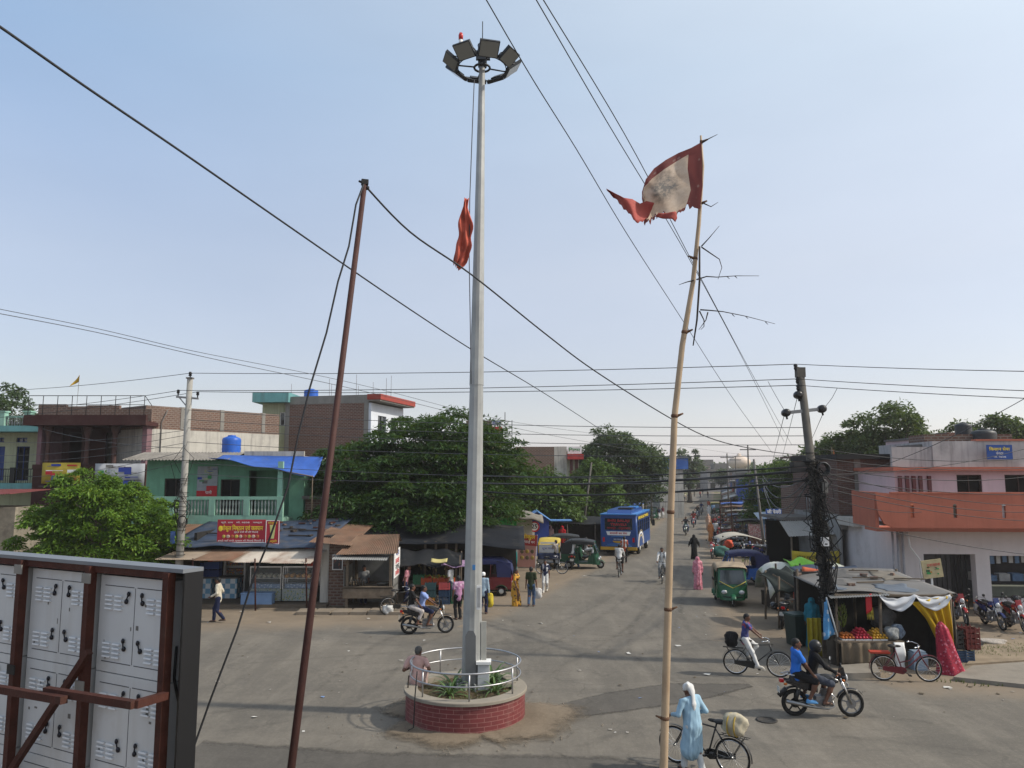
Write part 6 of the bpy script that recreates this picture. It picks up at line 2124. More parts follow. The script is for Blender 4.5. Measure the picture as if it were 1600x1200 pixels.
DULL=paint('dull_steel',(0.40,0.40,0.41),.42,.85,.12,6)
rail=rl.build('railing',DULL,t)
for k in range(7):
 a=-PI/2+.12+2*PI*k/7
 MB().tube([(RR*math.cos(a),RR*math.sin(a),.70),(RR*math.cos(a),RR*math.sin(a),1.26)],.018,8).build('post',DULL,rail)
# weeds in the soil, agaves, cable box, lamp
mb=MB()
r=random.Random(5)
for _ in range(900):
 a=r.uniform(0,6.28)
 d=(RP-.33)*math.sqrt(r.random())
 p=V((d*math.cos(a),d*math.sin(a),.62))
 if math.sin(a)>.2 and r.random()<.6:
  continue
 b=r.uniform(0,6.28)
 q=V((math.cos(b),math.sin(b),0))
 hh=r.uniform(.03,.10)
 mb.add([p-V((-q.y,q.x,0))*.008,p+V((-q.y,q.x,0))*.008,p+q*hh*.7+V((0,0,hh))],[(0,1,2)])
wd=mb.build('weed_cover',leafmat('weed_leaf',(0.06,0.075,0.02),(0.11,0.115,0.035),.25),t)
wd['kind']='stuff'
def agave(label,x,y,s,seed):
 r=random.Random(seed)
 p=thing('agave_plant',label,'plant',(pc[0]+x,pc[1]+y,.60))
 mb=MB()
 for k in range(26):
  a=k*2.4+r.uniform(-.2,.2)
  el=.35+.9*(k/26)
  Ln=s*r.uniform(.75,1.05)
  def bl(u,v,a=a,el=el,Ln=Ln):
   w_=.035*s/.6*(1-u)**.6*(.55+.9*u*(1-u)*2)
   e=el-.6*u*u
   rad=Ln*u*math.cos(e)
   zz=Ln*u*math.sin(e)
   sx=(v-.5)*2*w_
   return(rad*math.cos(a)-sx*math.sin(a),rad*math.sin(a)+sx*math.cos(a),zz+.3*w_*abs(v-.5))
  mb.grid(bl,6,2)
 mb.build('leaves',leafmat('agave_leaf',(0.05,0.11,0.03),(0.13,0.20,0.07),.15),p)
agave('spiky green agave in the planter, left of the mast foot',-.32,-.55,.62,1)
agave('spiky green agave in the planter, right of the white cable box',.70,-.30,.60,2)
agave('spiky agave behind the left agave in the planter',-.28,-.02,.72,3)
agave('upright agave at the back right of the planter',.62,.55,.78,4)
t2=thing('cable_box','white cable box standing in the planter beside the mast','cable box',(pc[0]+.42,pc[1]-.05,.60))
MB().b2((-.13,-.14,0),(.13,.14,.62)).build('body',paint('box_white',(0.52,0.53,0.54),.5,0,.08,2,0,.3,(0.3,0.29,0.27),.3),t2)
MB().b2((-.17,-.18,.62),(.17,.18,.68)).build('lid',WHITEP,t2)
MB().b2((-.132,-.1,.1),(-.129,.1,.5)).build('door',CONC,t2)
o=MB().box((0,0,.05),(.34,.2,.09),.4).build('stone_block',RIMC)
o.location=(pc[0]+.98,pc[1]+.25,.62)
tag(o,'small pale block lying in the planter behind the right agave','block')
# stick leaning outside the left of the planter and hanging hose
st=MB().tube([G(634,1118)+V((0,0,.0)),(pc[0]-RP*.93,pc[1]-.3,1.0)],.018,6)
o=st.build('leaning_stick',WOOD_D)
tag(o,'thin dark stick leaning on the left of the round planter','stick')
o=MB().tube([(pc[0]-1.02,pc[1]-.93,1.25),(pc[0]-1.04,pc[1]-1.08,.8),(pc[0]-1.05,pc[1]-1.1,.5),(pc[0]-1.06,pc[1]-1.14,.12),(pc[0]-1.16,pc[1]-1.25,.1)],.014,6).build('hanging_cord',IRONBLK)
tag(o,'dark cord hanging from the railing down the front of the planter','cord')

# ================================================================== LED HOARDING SEEN FROM BEHIND
NR=A(287,886,6.1)
NL=A(0,861,7.25)
dv=V((NR.x-NL.x,NR.y-NL.y,0))
hz=math.atan2(dv.y,dv.x)
HT_=(NR.z+NL.z)/2
# local frame: origin at the right near corner on the ground, x to the right, y away from the camera
t=thing('display_hoarding','big display hoarding seen from behind, grey locker-like cabinets in a rusty frame','hoarding',(NR.x,NR.y,0),hz)
toL=Matrix.Rotation(-hz,3,'Z')
def loc(px,py,Yloc):
 """local point on the plane y = Yloc of the hoarding seen at a photo position"""
 d=A(px,py,10)-V((0,0,CAM_H))
 o_=toL@(V((0,0,CAM_H))-V((NR.x,NR.y,0)))
 d=toL@d
 k=(Yloc-o_.y)/d.y
 return o_+d*k
CW=0.98
CAB=paint('cabinet_grey',(0.56,0.575,0.585),.5,.1,.05,1.3,0,.4,(0.30,0.26,0.20),.34,.22)
CABL=paint('cabinet_joint',(0.11,0.115,0.125),.6)
HOARD_D=paint('hoarding_dark',(0.011,0.012,0.015),.45,.1,.15,3,0,.5,(0.06,0.06,0.06),.2)
LOCK=paint('lock_black',(0.012,0.013,0.025),.35)
px_posts=[loc(30,1000,0).x,loc(139,1000,0).x,loc(262,1000,0).x]
CW=(px_posts[2]-px_posts[0])/2
posts=[px_posts[2]-k*CW for k in range(5)]
Wt=5*CW
zt=HT_-.02
z_top=loc(200,902,.05).z
CHt=z_top-loc(200,1058,.05).z
# outer case: cap, right side, front screen body
MB().b2((-Wt,-.02,zt-.03),(.02,.175,zt)).build('top_cap',paint('cap_grey',(0.22,0.235,0.255),.5,.2,.1,2,0,.3,(0.2,0.19,0.18),.3),t)
MB().b2((.0,.0,.3),(.02,.175,zt-.032)).build('side_panel',HOARD_D,t)
MB().b2((-Wt,.150,.3),(-.002,.173,zt-.032)).build('screen',BLACKP,t)
MB().b2((-Wt,.10,z_top+.02),(-.005,.12,zt-.034)).build('top_panel',HOARD_D,t)
for k,x in enumerate(posts):
 MB().b2((x-.032,-.05,0),(x+.032,.02,zt-.033)).build('post',RUST,t)
MB().b2((-Wt,-.01,z_top+.025),(posts[0]-.033,.04,z_top+.085)).build('top_rail',RUST,t)
rows=3
for c in range(4):
 xr=posts[c]-.035
 xl=(posts[c+1]if c+1<len(posts)else posts[c]-CW)+.035
 for rw in range(rows):
  z1=z_top-rw*CHt
  z0=z1-CHt+.008
  cb_=MB().b2((xl,.06,z0),(xr,.145,z1)).build('cabinet',CAB,t)
  w_=xr-xl
  jm=MB()                                            # dark door joints, 2 mm proud strips
  mid=(xl+xr)/2
  jm.b2((xl+.06,.058,z1-.085),(mid-.02,.0599,z1-.078)).b2((mid+.02,.058,z1-.085),(xr-.06,.0599,z1-.078))
  jm.b2((xl+.06,.058,z0+.078),(mid-.02,.0599,z0+.085)).b2((mid+.02,.058,z0+.078),(xr-.06,.0599,z0+.085))
  jm.b2((mid-.006,.058,z0+.085),(mid-.001,.0599,z1-.085))
  jm.build('door_joint',CABL,cb_)
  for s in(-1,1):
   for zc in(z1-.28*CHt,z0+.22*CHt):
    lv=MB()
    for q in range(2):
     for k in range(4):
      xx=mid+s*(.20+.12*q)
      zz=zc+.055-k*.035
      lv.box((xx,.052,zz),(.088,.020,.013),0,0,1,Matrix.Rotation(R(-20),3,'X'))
    lv.build('vent',paint('vent_highlight',(.66,.67,.68),.5,0,.05),cb_)  # louvres paler than the cabinet: their bright highlight put into the colour
  for s in(-1,1):
   for zc in(z1-.25*CHt,z0+.26*CHt):
    lk=MB()
    xx=mid+s*.10
    tilt=RND.uniform(-.03,.03)
    lk.ell((xx,.050,zc),(.019,.016,.022),10,6).ell((xx+tilt,.047,zc+.062),(.015,.013,.022),10,6).tube([(xx,.045,zc),(xx+tilt,.045,zc+.062)],.006,5)
    lk.build('lock',LOCK,cb_)
  if RND.random()<.7:
   sc_=MB()
   for _ in range(5):
    xx,zz=RND.uniform(xl+.08,xr-.12),RND.uniform(z0+.1,z1-.15)
    sc_.box((xx,.059,zz),(RND.uniform(.004,.04),.0015,RND.uniform(.01,.05)),0)
   sc_.build('scuff',paint('scuff_grey',(0.19,0.185,0.175),.8),cb_)
for k,(x,zc)in enumerate(((posts[1],z_top-.02),(posts[0]+.0,z_top-1.5),(posts[1],z_top-CHt-.1),(posts[2],z_top-CHt-.08),(posts[2],z_top+.0))):
 MB().b2((x-.05,-.062,zc-.04),(x+.06,-.052,zc+.04)).build('clip',IRONBLK if k in(1,3)else CONC,t)
# side cables behind the frame
MB().tube([loc(276,1010,.1),loc(272,1060,.1),loc(280,1100,.1)],.012,5).build('side_cable',IRONBLK,t)
# square-tube outriggers and brace
def rod(a,b,s=.055):
 MB().beam(a,b,s,s).build('outrigger',RUST,t)
a1,a2=loc(258,1087,-.05),loc(210,1101,-.42)
a3=loc(72,1079,-.42)
rod(a1,a2);rod(a2+V((.0,-.002,0)),a3)
b1,b2=loc(-40,1070,-.40),loc(100,1094,-.49)
rod(b1,b2)
c1,c2=loc(139,1018,-.075),loc(10,1215,-.075)
rod(c1,c2,.05)

# ================================================================== RUSTY POLE, BAMBOO FLAGPOLE
p1,p2=A(455,1200,7.0),A(570,285,7.5)
k=(0-p1.z)/(p2.z-p1.z)
p0=p1+(p2-p1)*k
t=thing('iron_pole','tall leaning rusty iron pipe pole in the foreground','pole',p0)
MB().tube([(0,0,0),(p2-p0)*.5,p2-p0],[.038,.034,.026],12).build('pipe',paint('rusty_pipe',(0.088,0.042,0.036),.7,.1,.22,6,.2,.3,(0.07,0.035,0.03),.45),t)
tp=p2-p0
MB().tube([tp-V((.03,0,.0)),tp+V((-.06,0,.015))],.012,5).box(tp+V((.0,0,.0)),(.07,.06,.05),.3).tube([tp+V((.01,0,-.06)),tp+V((.045,0,-.06))],.02,6).build('pole_clamp',IRONBLK,t)

BY=6.6
bp_=[(1037,1200),(1041,1050),(1046,880),(1048,800),(1054,650),(1066,540),(1083,440),(1092,350),(1098,260),(1095,212)]
bpts=[A(x,y,BY)for x,y in bp_]
base=bpts[0]+(bpts[0]-bpts[1])*(bpts[0].z/(bpts[1].z-bpts[0].z))
t=thing('bamboo_pole','tall knotted bamboo flagpole in the foreground, bending at its top','pole',base)
full=[V((0,0,0))]+[p-base for p in bpts]
rad=[.036]+[.0335,.032,.030,.029,.027,.0245,.021,.0175,.014,.009]
BAM=paint('bamboo',(0.43,0.335,0.235),.55,0,.16,5,.1,.4,(0.23,0.15,0.09),.35)
MB().tube(full,rad,12).build('cane',BAM,t)
nodes=[(1034,1122,.033),(1049,952,.031),(1045,790,.03),(1056,650,.028),(1073,519,.025),(1083,404,.019),(1100,318,.014),(1097,222,.012)]
mb=MB()
for x,y,r_ in nodes:
 c=A(x,y,BY)-base
 # snap to the cane
 j=min(range(len(full)-1),key=lambda i:abs((full[i].z+full[i+1].z)/2-c.z))
 a,b=full[j],full[j+1]
 u=max(0,min(1,(c.z-a.z)/(b.z-a.z)))
 q=a.lerp(b,u)
 mb.lathe([(r_*.98,-.016),(r_*1.18,0),(r_*.98,.016)],12,q)
 s=1 if x>1045 and y!=404 else-1
 if y!=790:
  mb.tube([q+V((s*r_*.8,-.005,0)),q+V((s*(r_+.045),-.01,.022))],[.013,.007],6)
mb.build('knot',paint('bamboo_knot',(0.15,0.085,0.05),.8,0,.3,9),t)
TW=paint('dry_twig',(0.06,0.048,0.04),.9)
def bpt(x,y,dy=0.0):
 return A(x,y,BY+dy)-base
tw=[[(1098,222),(1109,216),(1121,210)],[(1100,318),(1111,323),(1122,316)],[(1096,385),(1108,372),(1124,353)],[(1096,386),(1112,397),(1124,405),(1128,418),(1122,436)],
[(1088,437),(1104,432),(1120,433),(1150,431),(1186,431)],[(1084,438),(1072,441),(1061,445)],[(1094,484),(1110,485),(1130,487),(1165,494),(1211,506)],
[(1093,486),(1100,500),(1100,510),(1095,515)],[(1106,488),(1103,500),(1092,515)]]
mb=MB()
for q in tw:
 n_=len(q)
 mb.tube([bpt(x,y,-.02-.02*i)for i,(x,y)in enumerate(q)],[.0065-.0045*i/(n_-1)for i in range(n_)],5)
for x,y in((1136,432),(1148,431),(1144,491),(1165,494),(1196,503)):
 mb.tube([bpt(x,y,-.06),bpt(x+4,y+4,-.06)],[.005,.002],4)
mb.build('twig',TW,t)
sw=MB().tube([bpt(1093,385,-.04),bpt(1093,440,-.05),bpt(1089,500,-.05),bpt(1083,540,-.05)],[.008,.009,.008,.005],6)
sw.build('side_shoot',TW,t)
# tattered flag
fy=BY
def lerp2(a,b,u):
 return(a[0]+(b[0]-a[0])*u,a[1]+(b[1]-a[1])*u)
# rows of image points from the hoist (u=0) to the fly (u=1), top edge to bottom edge
cols_=[[(1096,222),(1097,255),(1098,290),(1094,327)],[(1080,231),(1079,262),(1084,295),(1075,322)],[(1060,239),(1056,272),(1060,305),(1056,338)],
[(1040,250),(1036,280),(1040,310),(1036,336)],[(1022,263),(1017,290),(1022,312),(1026,338)],[(1009,280),(1005,298),(1010,318),(1018,346)],[(1003,300),(1003,311),(1006,325),(1006,349)]]
def flagpt(u,v):
 i=min(5,int(u*6));fu=u*6-i
 j=min(2,int(v*3));fv=v*3-j
 a=lerp2(cols_[i][j],cols_[i][j+1],fv)
 b=lerp2(cols_[i+1][j],cols_[i+1][j+1],fv)
 p=lerp2(a,b,fu)
 rag=(4.5*math.sin(u*60)+3.5*math.sin(u*97))*max(0,v-.90)/.10*(.7 if u>.1 else 0)
 dep=.16*math.sin(6.5*u+1.6*v)*u+.03*math.sin(21*u+9*v)*u+.05*math.sin(13*u-5*v)*u+.05*math.sin(9*v)*u
 return A(p[0],p[1]+rag,fy-.05+dep)-fb
fb=A(1096,222,BY)
t=thing('tattered_flag','tattered red and cream flag blowing from the top of the bamboo pole','flag',fb)
fm,fnt,fbs=new_mat('flag_print')
at=fnt.nodes.new('ShaderNodeAttribute');at.attribute_name='flaguv'
sep=fnt.nodes.new('ShaderNodeSeparateXYZ')
fnt.links.new(at.outputs['Vector'],sep.inputs[0])
def mm(op,a,b):
 n_=fnt.nodes.new('ShaderNodeMath');n_.operation=op
 for i_,q in enumerate((a,b)):
  if isinstance(q,(int,float)):
   n_.inputs[i_].default_value=q
  else:
   fnt.links.new(q,n_.inputs[i_])
 return n_.outputs[0]
u_,v_=sep.outputs[0],sep.outputs[1]
border=mm('MAXIMUM',mm('LESS_THAN',u_,.20),mm('MAXIMUM',mm('LESS_THAN',v_,mm('ADD',.05,mm('MULTIPLY',u_,.22))),mm('GREATER_THAN',u_,.93)))
border=mm('MAXIMUM',border,mm('GREATER_THAN',v_,.95))
nz=noise(fnt,at.outputs['Vector'],3.2,6,.7)
du,dv_=mm('SUBTRACT',u_,.52),mm('SUBTRACT',v_,.48)
dist=mm('SQRT',mm('ADD',mm('MULTIPLY',du,mm('MULTIPLY',du,1.6)),mm('MULTIPLY',dv_,dv_)),0)
blot=ramp(fnt,mm('ADD',dist,mm('MULTIPLY',nz,.45)),[(.36,1.0),(.52,0.0)])
cream=mixc(fnt,ramp(fnt,nz,[(.3,0),(.7,1)]),(0.60,0.45,0.33),(0.66,0.57,0.48))
nz2=noise(fnt,at.outputs['Vector'],11,6,.75)
c=mixc(fnt,ramp(fnt,nz2,[(.45,0),(.62,.35)]),cream,(0.40,0.29,0.20))
c=mixc(fnt,mm('MULTIPLY',blot,ramp(fnt,nz2,[(.36,.25),(.58,1.0)])),c,(0.17,0.165,0.16))
vo=fnt.nodes.new('ShaderNodeTexVoronoi');vo.inputs['Scale'].default_value=9
fnt.links.new(at.outputs['Vector'],vo.inputs['Vector'])
redc=mixc(fnt,ramp(fnt,vo.outputs['Distance'],[(.16,.55),(.22,0)]),(0.20,0.062,0.058),(0.34,0.24,0.21))
c=mixc(fnt,border,c,redc)
fnt.links.new(c,fbs.inputs['Base Color'])
fbs.inputs['Roughness'].default_value=.85
ftr=fnt.nodes.new('ShaderNodeBsdfTranslucent');fnt.links.new(c,ftr.inputs[0])
fmx=fnt.nodes.new('ShaderNodeMixShader');fmx.inputs[0].default_value=.55
fnt.links.new(fbs.outputs[0],fmx.inputs[1]);fnt.links.new(ftr.outputs[0],fmx.inputs[2])
fnt.links.new(fmx.outputs[0],fnt.nodes['Material Output'].inputs[0])
nu,nv=48,30
mb=MB().grid(lambda u,v:flagpt(u,v),nu,nv)
o=mb.build('cloth',fm,t)
o.data.attributes.new('flaguv','FLOAT_VECTOR','POINT').data.foreach_set('vector',np.array([(i/nu,j/nv,0)for i in range(nu+1)for j in range(nv+1)],dtype=np.float32).ravel())
# torn red streamer blowing off the fly corner
st_=[((1022,317),(1014,338)),((1010,314),(1004,346)),((1000,318),(994,348)),((988,311),(984,334)),((975,309),(974,326)),((962,303),(965,314)),((947,295),(950,299))]
def strm(u,v):
 i=min(5,int(u*6));f=u*6-i
 a,b=lerp2(st_[i][0],st_[i+1][0],f),lerp2(st_[i][1],st_[i+1][1],f)
 p=lerp2(a,b,v)
 return A(p[0],p[1]+2.2*math.sin(u*50)*max(0,v-.8)*3,fy-.16+.07*math.sin(7*u+2*v))-fb
REDF=paint('faded_red_cloth',(0.38,0.105,0.09),.85,0,.3,6)
MB().grid(strm,30,6,0,True,.003).build('torn_streamer',REDF,t)
st2=[((1030,333),(1022,338)),((1042,333),(1036,342)),((1056,330),(1050,342)),((1058,341),(1055,347))]
def strm2(u,v):
 i=min(2,int(u*3));f=u*3-i
 a,b=lerp2(st2[i][0],st2[i+1][0],f),lerp2(st2[i][1],st2[i+1][1],f)
 p=lerp2(a,b,v)
 return A(p[0],p[1],fy-.13+.03*math.sin(8*u))-fb
MB().grid(strm2,16,4,0,True,.003).build('torn_edge',REDF,t)

# ================================================================== ELECTRIC POLES
POLEC=paint('pole_concrete',(0.36,0.35,0.325),.9,0,.12,2,.3,.2,(0.2,0.19,0.18),.35,.35)
def pole(label,b,top,r0,r1,name='electric_pole'):
 t=thing(name,label,'electric pole',b)
 d=V(top)-V(b)
 MB().tube([(0,0,0),d*.5,d],[r0,(r0+r1)/2,r1],10).build('shaft',POLEC,t)
 return t,d
INS=paint('insulator_brown',(0.03,0.028,0.03),.35)
lb=G(276,952);lt=A(297,592,lb.y)
t,d=pole('grey concrete electric pole in front of the green house on the left',lb,lt,.17,.12)
MB().b2((d.x-.13,d.y-.13,d.z-.0),(d.x+.13,d.y+.13,d.z+.06)).build('cap',CONC_D,t)
zc=A(290,620,lb.y).z-lb.z
MB().beam((d.x-.55,d.y,zc),(d.x+.4,d.y,zc-.08),.08,.08).beam((d.x-.45,d.y,zc),(d.x-.1,d.y,zc-.4),.04,.04).build('crossarm',paint('grey_iron',(0.30,0.30,0.30),.5,.3),t)
def insulator(p,par,s=1.0):
 MB().lathe([(.02,-.12*s),(.03,0),(.07*s,.02),(.05*s,.08*s),(.075*s,.1*s),(.04*s,.17*s)],10,p).build('insulator',INS,par)
insulator((d.x,d.y,d.z+.12),t,1.1)
insulator((d.x-.48,d.y,zc+.14),t)
insulator((d.x+.36,d.y,zc+.06),t)
LP=lb+d
mb=MB()
r=random.Random(9)
for k in range(16):
 z=r.uniform(2.2,6.6)
 q=d*(z/d.z)
 mb.ring((q.x,q.y,z),.19+.03*r.random(),.012,'z',14,5)
for k in range(4):
 q=d*(4.0/d.z)
 mb.ring((q.x+.1,q.y-.2,3.6+.03*k),.22-.02*k,.014,'y',18,5)
for k in range(10):
 z=r.uniform(4.5,7.0)
 q=d*(z/d.z)
 s=r.choice((-1,1))
 mb.tube([(q.x,q.y-.18,z),(q.x+s*r.uniform(.2,.5),q.y-.3,z-r.uniform(.3,.9)),(q.x+s*.1,q.y-.2,z-r.uniform(1.0,1.9))],.012,5)
mb.build('cable_coil',IRONBLK,t)
q=d*(3.0/d.z)
MB().b2((q.x-.35,q.y-.22,2.7),(q.x-.18,q.y-.1,3.2)).build('meter_box',paint('meter_blue',(0.06,0.12,0.28),.6),t)

rb=G(1304,1037);rt=A(1250,577,rb.y)
POLEC=paint('old_pole_concrete',(0.155,0.145,0.13),.9,0,.18,3,.3,.2,(0.09,0.08,0.07),.4,.35)
t,d=pole('leaning concrete electric pole hung with a black tangle of cables on the right',rb,rt,.17,.11,'electric_pole')
RPt=rb+d
MB().box((d.x-.0,d.y,d.z-.1),(.26,.22,.3),0).build('top_block',paint('old_pole_concrete',(.15,.14,.13)),t)
def atz(px,py):
 return A(px,py,rb.y)-rb
ca,cb2=atz(1228,645),atz(1284,639)
MB().beam(ca,cb2,.11,.10).build('crossarm',paint('grey_iron',(0.22,0.23,0.24),.5,.3),t)
for q in(ca,cb2,atz(1247,617)):
 MB().lathe([(.05,-.16),(.115,-.12),(.13,0),(.115,.12),(.05,.16)],12,q,0,True,Matrix.Rotation(PI/2,3,'X')).tube([q,q+V((.03,0,-.2))],.03,6).build('disc_insulator',INS,t)
for x,y in((1243,573),(1246,594),(1247,605)):
 q=atz(x,y)
 MB().lathe([(.03,-.12),(.06,-.05),(.045,0),(.07,.03),(.03,.09)],10,q).tube([q,(q.x+.12,q.y,q.z-.04)],.025,5).build('insulator',INS,t)
# tangle
mb=MB()
r=random.Random(21)
for k in range(120):
 z=2.0+(6.1-2.0)*r.random()**.7
 q=d*(z/d.z)
 z2=max(.7,z-r.uniform(.4,2.4))
 q2=d*(z2/d.z)
 wv=(.55 if r.random()<.35 else.28)if z>3.3 else.15
 pts=[V((q.x+r.uniform(-.15,.2),q.y-.14+r.uniform(-.1,.1),z))]
 for s in range(1,4):
  u=s/4
  pts.append(V((q.x+(q2.x-q.x)*u+r.uniform(-wv,wv*1.1),q.y-.18+r.uniform(-.25,.2),z+(z2-z)*u+r.uniform(-.15,.15))))
 pts.append(V((q2.x+r.uniform(-.2,.2),q2.y-.15,z2)))
 # smooth
 sm=[]
 for i in range(len(pts)-1):
  sm+=[pts[i],pts[i].lerp(pts[i+1],.5)]
 sm.append(pts[-1])
 mb.tube(sm,r.choice((.007,.009,.012,.018)),5)
for k in range(26):
 z=r.uniform(1.7,6.3)
 q=d*(z/d.z)
 mb.ring((q.x,q.y,z),.19+r.uniform(0,.06),.016,'z',14,5)
mb.build('cable_tangle',paint('cable_sheath',(0.012,0.012,0.013),.8),t)
mb=MB()
q=atz(1282,732)
for k in range(7):
 mb.ring(q+V((0,-.25+.03*k,r.uniform(-.03,.03))),.19-.006*k,.022,'y',22,6)
q=atz(1281,758)
for k in range(6):
 mb.ring(q+V((0,-.25+.03*k,r.uniform(-.03,.03))),.16,.018,'y',20,6)
mb.build('cable_coil',BLACKP,t)
bxs=MB()
bxs.box(atz(1272,728)+V((-.3,.05,.05)),(.75,.3,.14),.1).box(atz(1250,733)+V((0,.05,-.03)),(.6,.3,.13),-.1)
bxs.build('splice_box',BLACKP,t)
q=atz(1283,845)
MB().b2((q.x-.11,q.y-.32,q.z-.13),(q.x+.11,q.y-.25,q.z+.13)).build('white_box',WHITEP,t)
MB().b2((q.x-.02,q.y-.325,q.z-.09),(q.x+.06,q.y-.321,q.z-.05)).build('box_mark',INK_K,t)
q=atz(1290,760)
MB().b2((q.x-.2,q.y-.3,q.z-.2),(q.x-.05,q.y-.22,q.z+.12)).build('grey_box',CONC,t)
MB().b2((-.03,-.14,.0),(.16,.06,1.25)).build('foot_sleeve',POLEC,t)
# blue flag tied on it
fl=thing('blue_flag','blue and white party flag on a white stick tied to the leaning pole','flag',A(1300,985,rb.y-.35))
MB().tube([(.16,0,-.18),(-.12,0,.95)],.022,6).build('stick',WHITEP,fl)
MB().grid(lambda u,v:(.10-.24*v*1.0-.36*u*(1-v*.9),.07*math.sin(6*u+3*v),-.12+1.02*v-.15*u),12,10,0,True,.008).build('cloth',pattern('blue_flag_cloth',(0.07,0.25,0.48),[(0.45,0.5,0.55),(0.1,0.3,0.55)],5,.8,'blobs',.3),fl)
of=thing('orange_pennant','narrow orange pennant standing above the blue-grey sheet hut','flag',A(1301,735,40))
MB().tube([(0,0,-.6),(0,0,1.2)],.02,5).build('stick',WOOD,of)
MB().grid(lambda u,v:(.02+.2*u*(1-v)+.05,.05*math.sin(5*v),-.1+1.2*v),4,8,0,True,.01).build('cloth',paint('orange_pennant_cloth',(0.6,0.2,0.08),.8),of)
# far poles
for px,Y,hgt,lab in((1191,54,6.6,'thin dark pole where low cables gather beside the roadside tree'),(907,62,6.5,'thin leaning bamboo post between the trees left of the bus'),
(1137,92,8.0,'far electric pole left of the blue shops'),(1150,108,8.0,'far electric pole in front of the far right-hand shops'),(1170,78,8.5,'far electric pole just right of the blue shops'),
(1017,88,6,'far electric pole beside the far shops left of the bamboo pole'),(1084,190,9,'very far electric pole on the skyline over the road')):
 p=G(px,745+CAM_H*FOC/Y*.98)
 p=V((A(px,745,Y).x,Y,0))
 tt=thing('electric_pole',lab,'pole',p)
 lean_=-.55 if px==1191 else(.9 if px==907 else 0)
 MB().tube([(0,0,0),(lean_,0,hgt)],[.11,.07],7).build('shaft',POLEC if px!=1191 else CONC_D,tt)
 if px not in(907,1191):
  MB().beam((-.8,0,hgt-.5),(.8,0,hgt-.5),.09,.09).build('crossarm',IRONBLK,tt)
p=V((A(1134,800,58).x,58,0))
t=thing('lattice_mast','squat rusty lattice frame standing by the roadside left of the dairy kiosk','frame',p)
mb=MB()
for sx in(-.45,.45):
 mb.beam((sx,0,0),(sx*.9,0,3.6),.07,.07)
for k in range(9):
 mb.beam((-.45,0,.3+.4*k),(.45,0,.3+.4*k),.05,.05)
mb.build('lattice',RUST,t)

# ================================================================== WIRES
ORD=('topmost','second','third','fourth','fifth','sixth','seventh','eighth','ninth','tenth')
WIREM=paint('wire_black',(0.035,0.037,0.042),.7)
WIREG=paint('wire_grey',(0.11,0.115,0.125),.7)
def wire(label,pts,r,m=None,name='cable',group=None):
 o=MB().tube(pts,r,5).build(name,m or WIREM)
 return tag(o,label,'cable',group)
def imgw(pts,Y0,Y1):
 """cable through photo points, its distance running evenly from Y0 to Y1"""
 # distance measured along the run so that 1/Y is even (a straight run in space)
 n_=len(pts)
 L_=[0]
 for i in range(1,n_):
  L_.append(L_[-1]+math.hypot(pts[i][0]-pts[i-1][0],pts[i][1]-pts[i-1][1]))
 out=[]
 for(x,y),l in zip(pts,L_):
  u=l/L_[-1]
  out.append(A(x,y,1/((1-u)/Y0+u/Y1)))
 return out
def curve(pts,k=6):
 pts=[V((*p,0))for p in pts]
 out=[]
 for i in range(len(pts)-1):
  p0,p1,p2,p3=pts[max(i-1,0)],pts[i],pts[i+1],pts[min(i+2,len(pts)-1)]
  for s in range(k):
   u=s/k
   q=.5*((2*p1)+(p2-p0)*u+(2*p0-5*p1+4*p2-p3)*u*u+(3*p1-p0-3*p2+p3)*u**3)
   out.append((q.x,q.y))
 out.append((pts[-1].x,pts[-1].y))
 return out
wire('thick black cable sweeping from the upper left across the mast to the tall tree',imgw(curve([(-60,2),(0,42),(130,133),(270,228),(400,318),(540,415),(640,483),(735,545),(840,608),(940,672)]),9,60),.021)
wire('thin black cable sagging from the top of the rusty pole to the leaning pole',imgw(curve([(570,290),(640,362),(735,428),(850,520),(930,580),(1050,655),(1120,688),(1200,705),(1262,712)]),7.5,23.5),.011)
wire('loose dark wire hanging from the top of the rusty pole',[A(x,y,7.45-.5*i/11)for i,(x,y)in enumerate(curve([(568,288),(556,320),(545,385),(528,440),(510,520),(484,606),(466,680),(450,760),(418,850),(395,905),(370,985),(330,1090),(300,1175),(290,1215)],1))],.0095)
wire('leftmost of three overhead lines running from the top centre into the distance',imgw(curve([(745,-25),(760,0),(830,120),(900,232),(975,358),(1065,498),(1140,615),(1207,708)]),12,58),.011)
wire('middle of three overhead lines running from the top centre into the distance',imgw(curve([(825,-22),(838,0),(950,193),(1060,375),(1150,540),(1225,690)]),12,58),.011)
wire('rightmost of three overhead lines running from the top centre into the distance',imgw(curve([(836,-22),(849,0),(975,208),(1090,425),(1170,575),(1237,695)]),12,58),.011)
wire('upper of two thin lines descending from the left edge behind the rusty pole',imgw(curve([(-40,474),(0,483),(150,513),(300,548),(480,583),(600,610),(780,655),(960,682),(1170,712)]),16,70),.008,WIREG)
wire('lower of two thin lines descending from the left edge behind the rusty pole',imgw(curve([(-40,482),(0,490),(150,519),(330,560),(500,596),(640,628),(820,672),(1000,705),(1150,735)]),16,70),.009,WIREG)
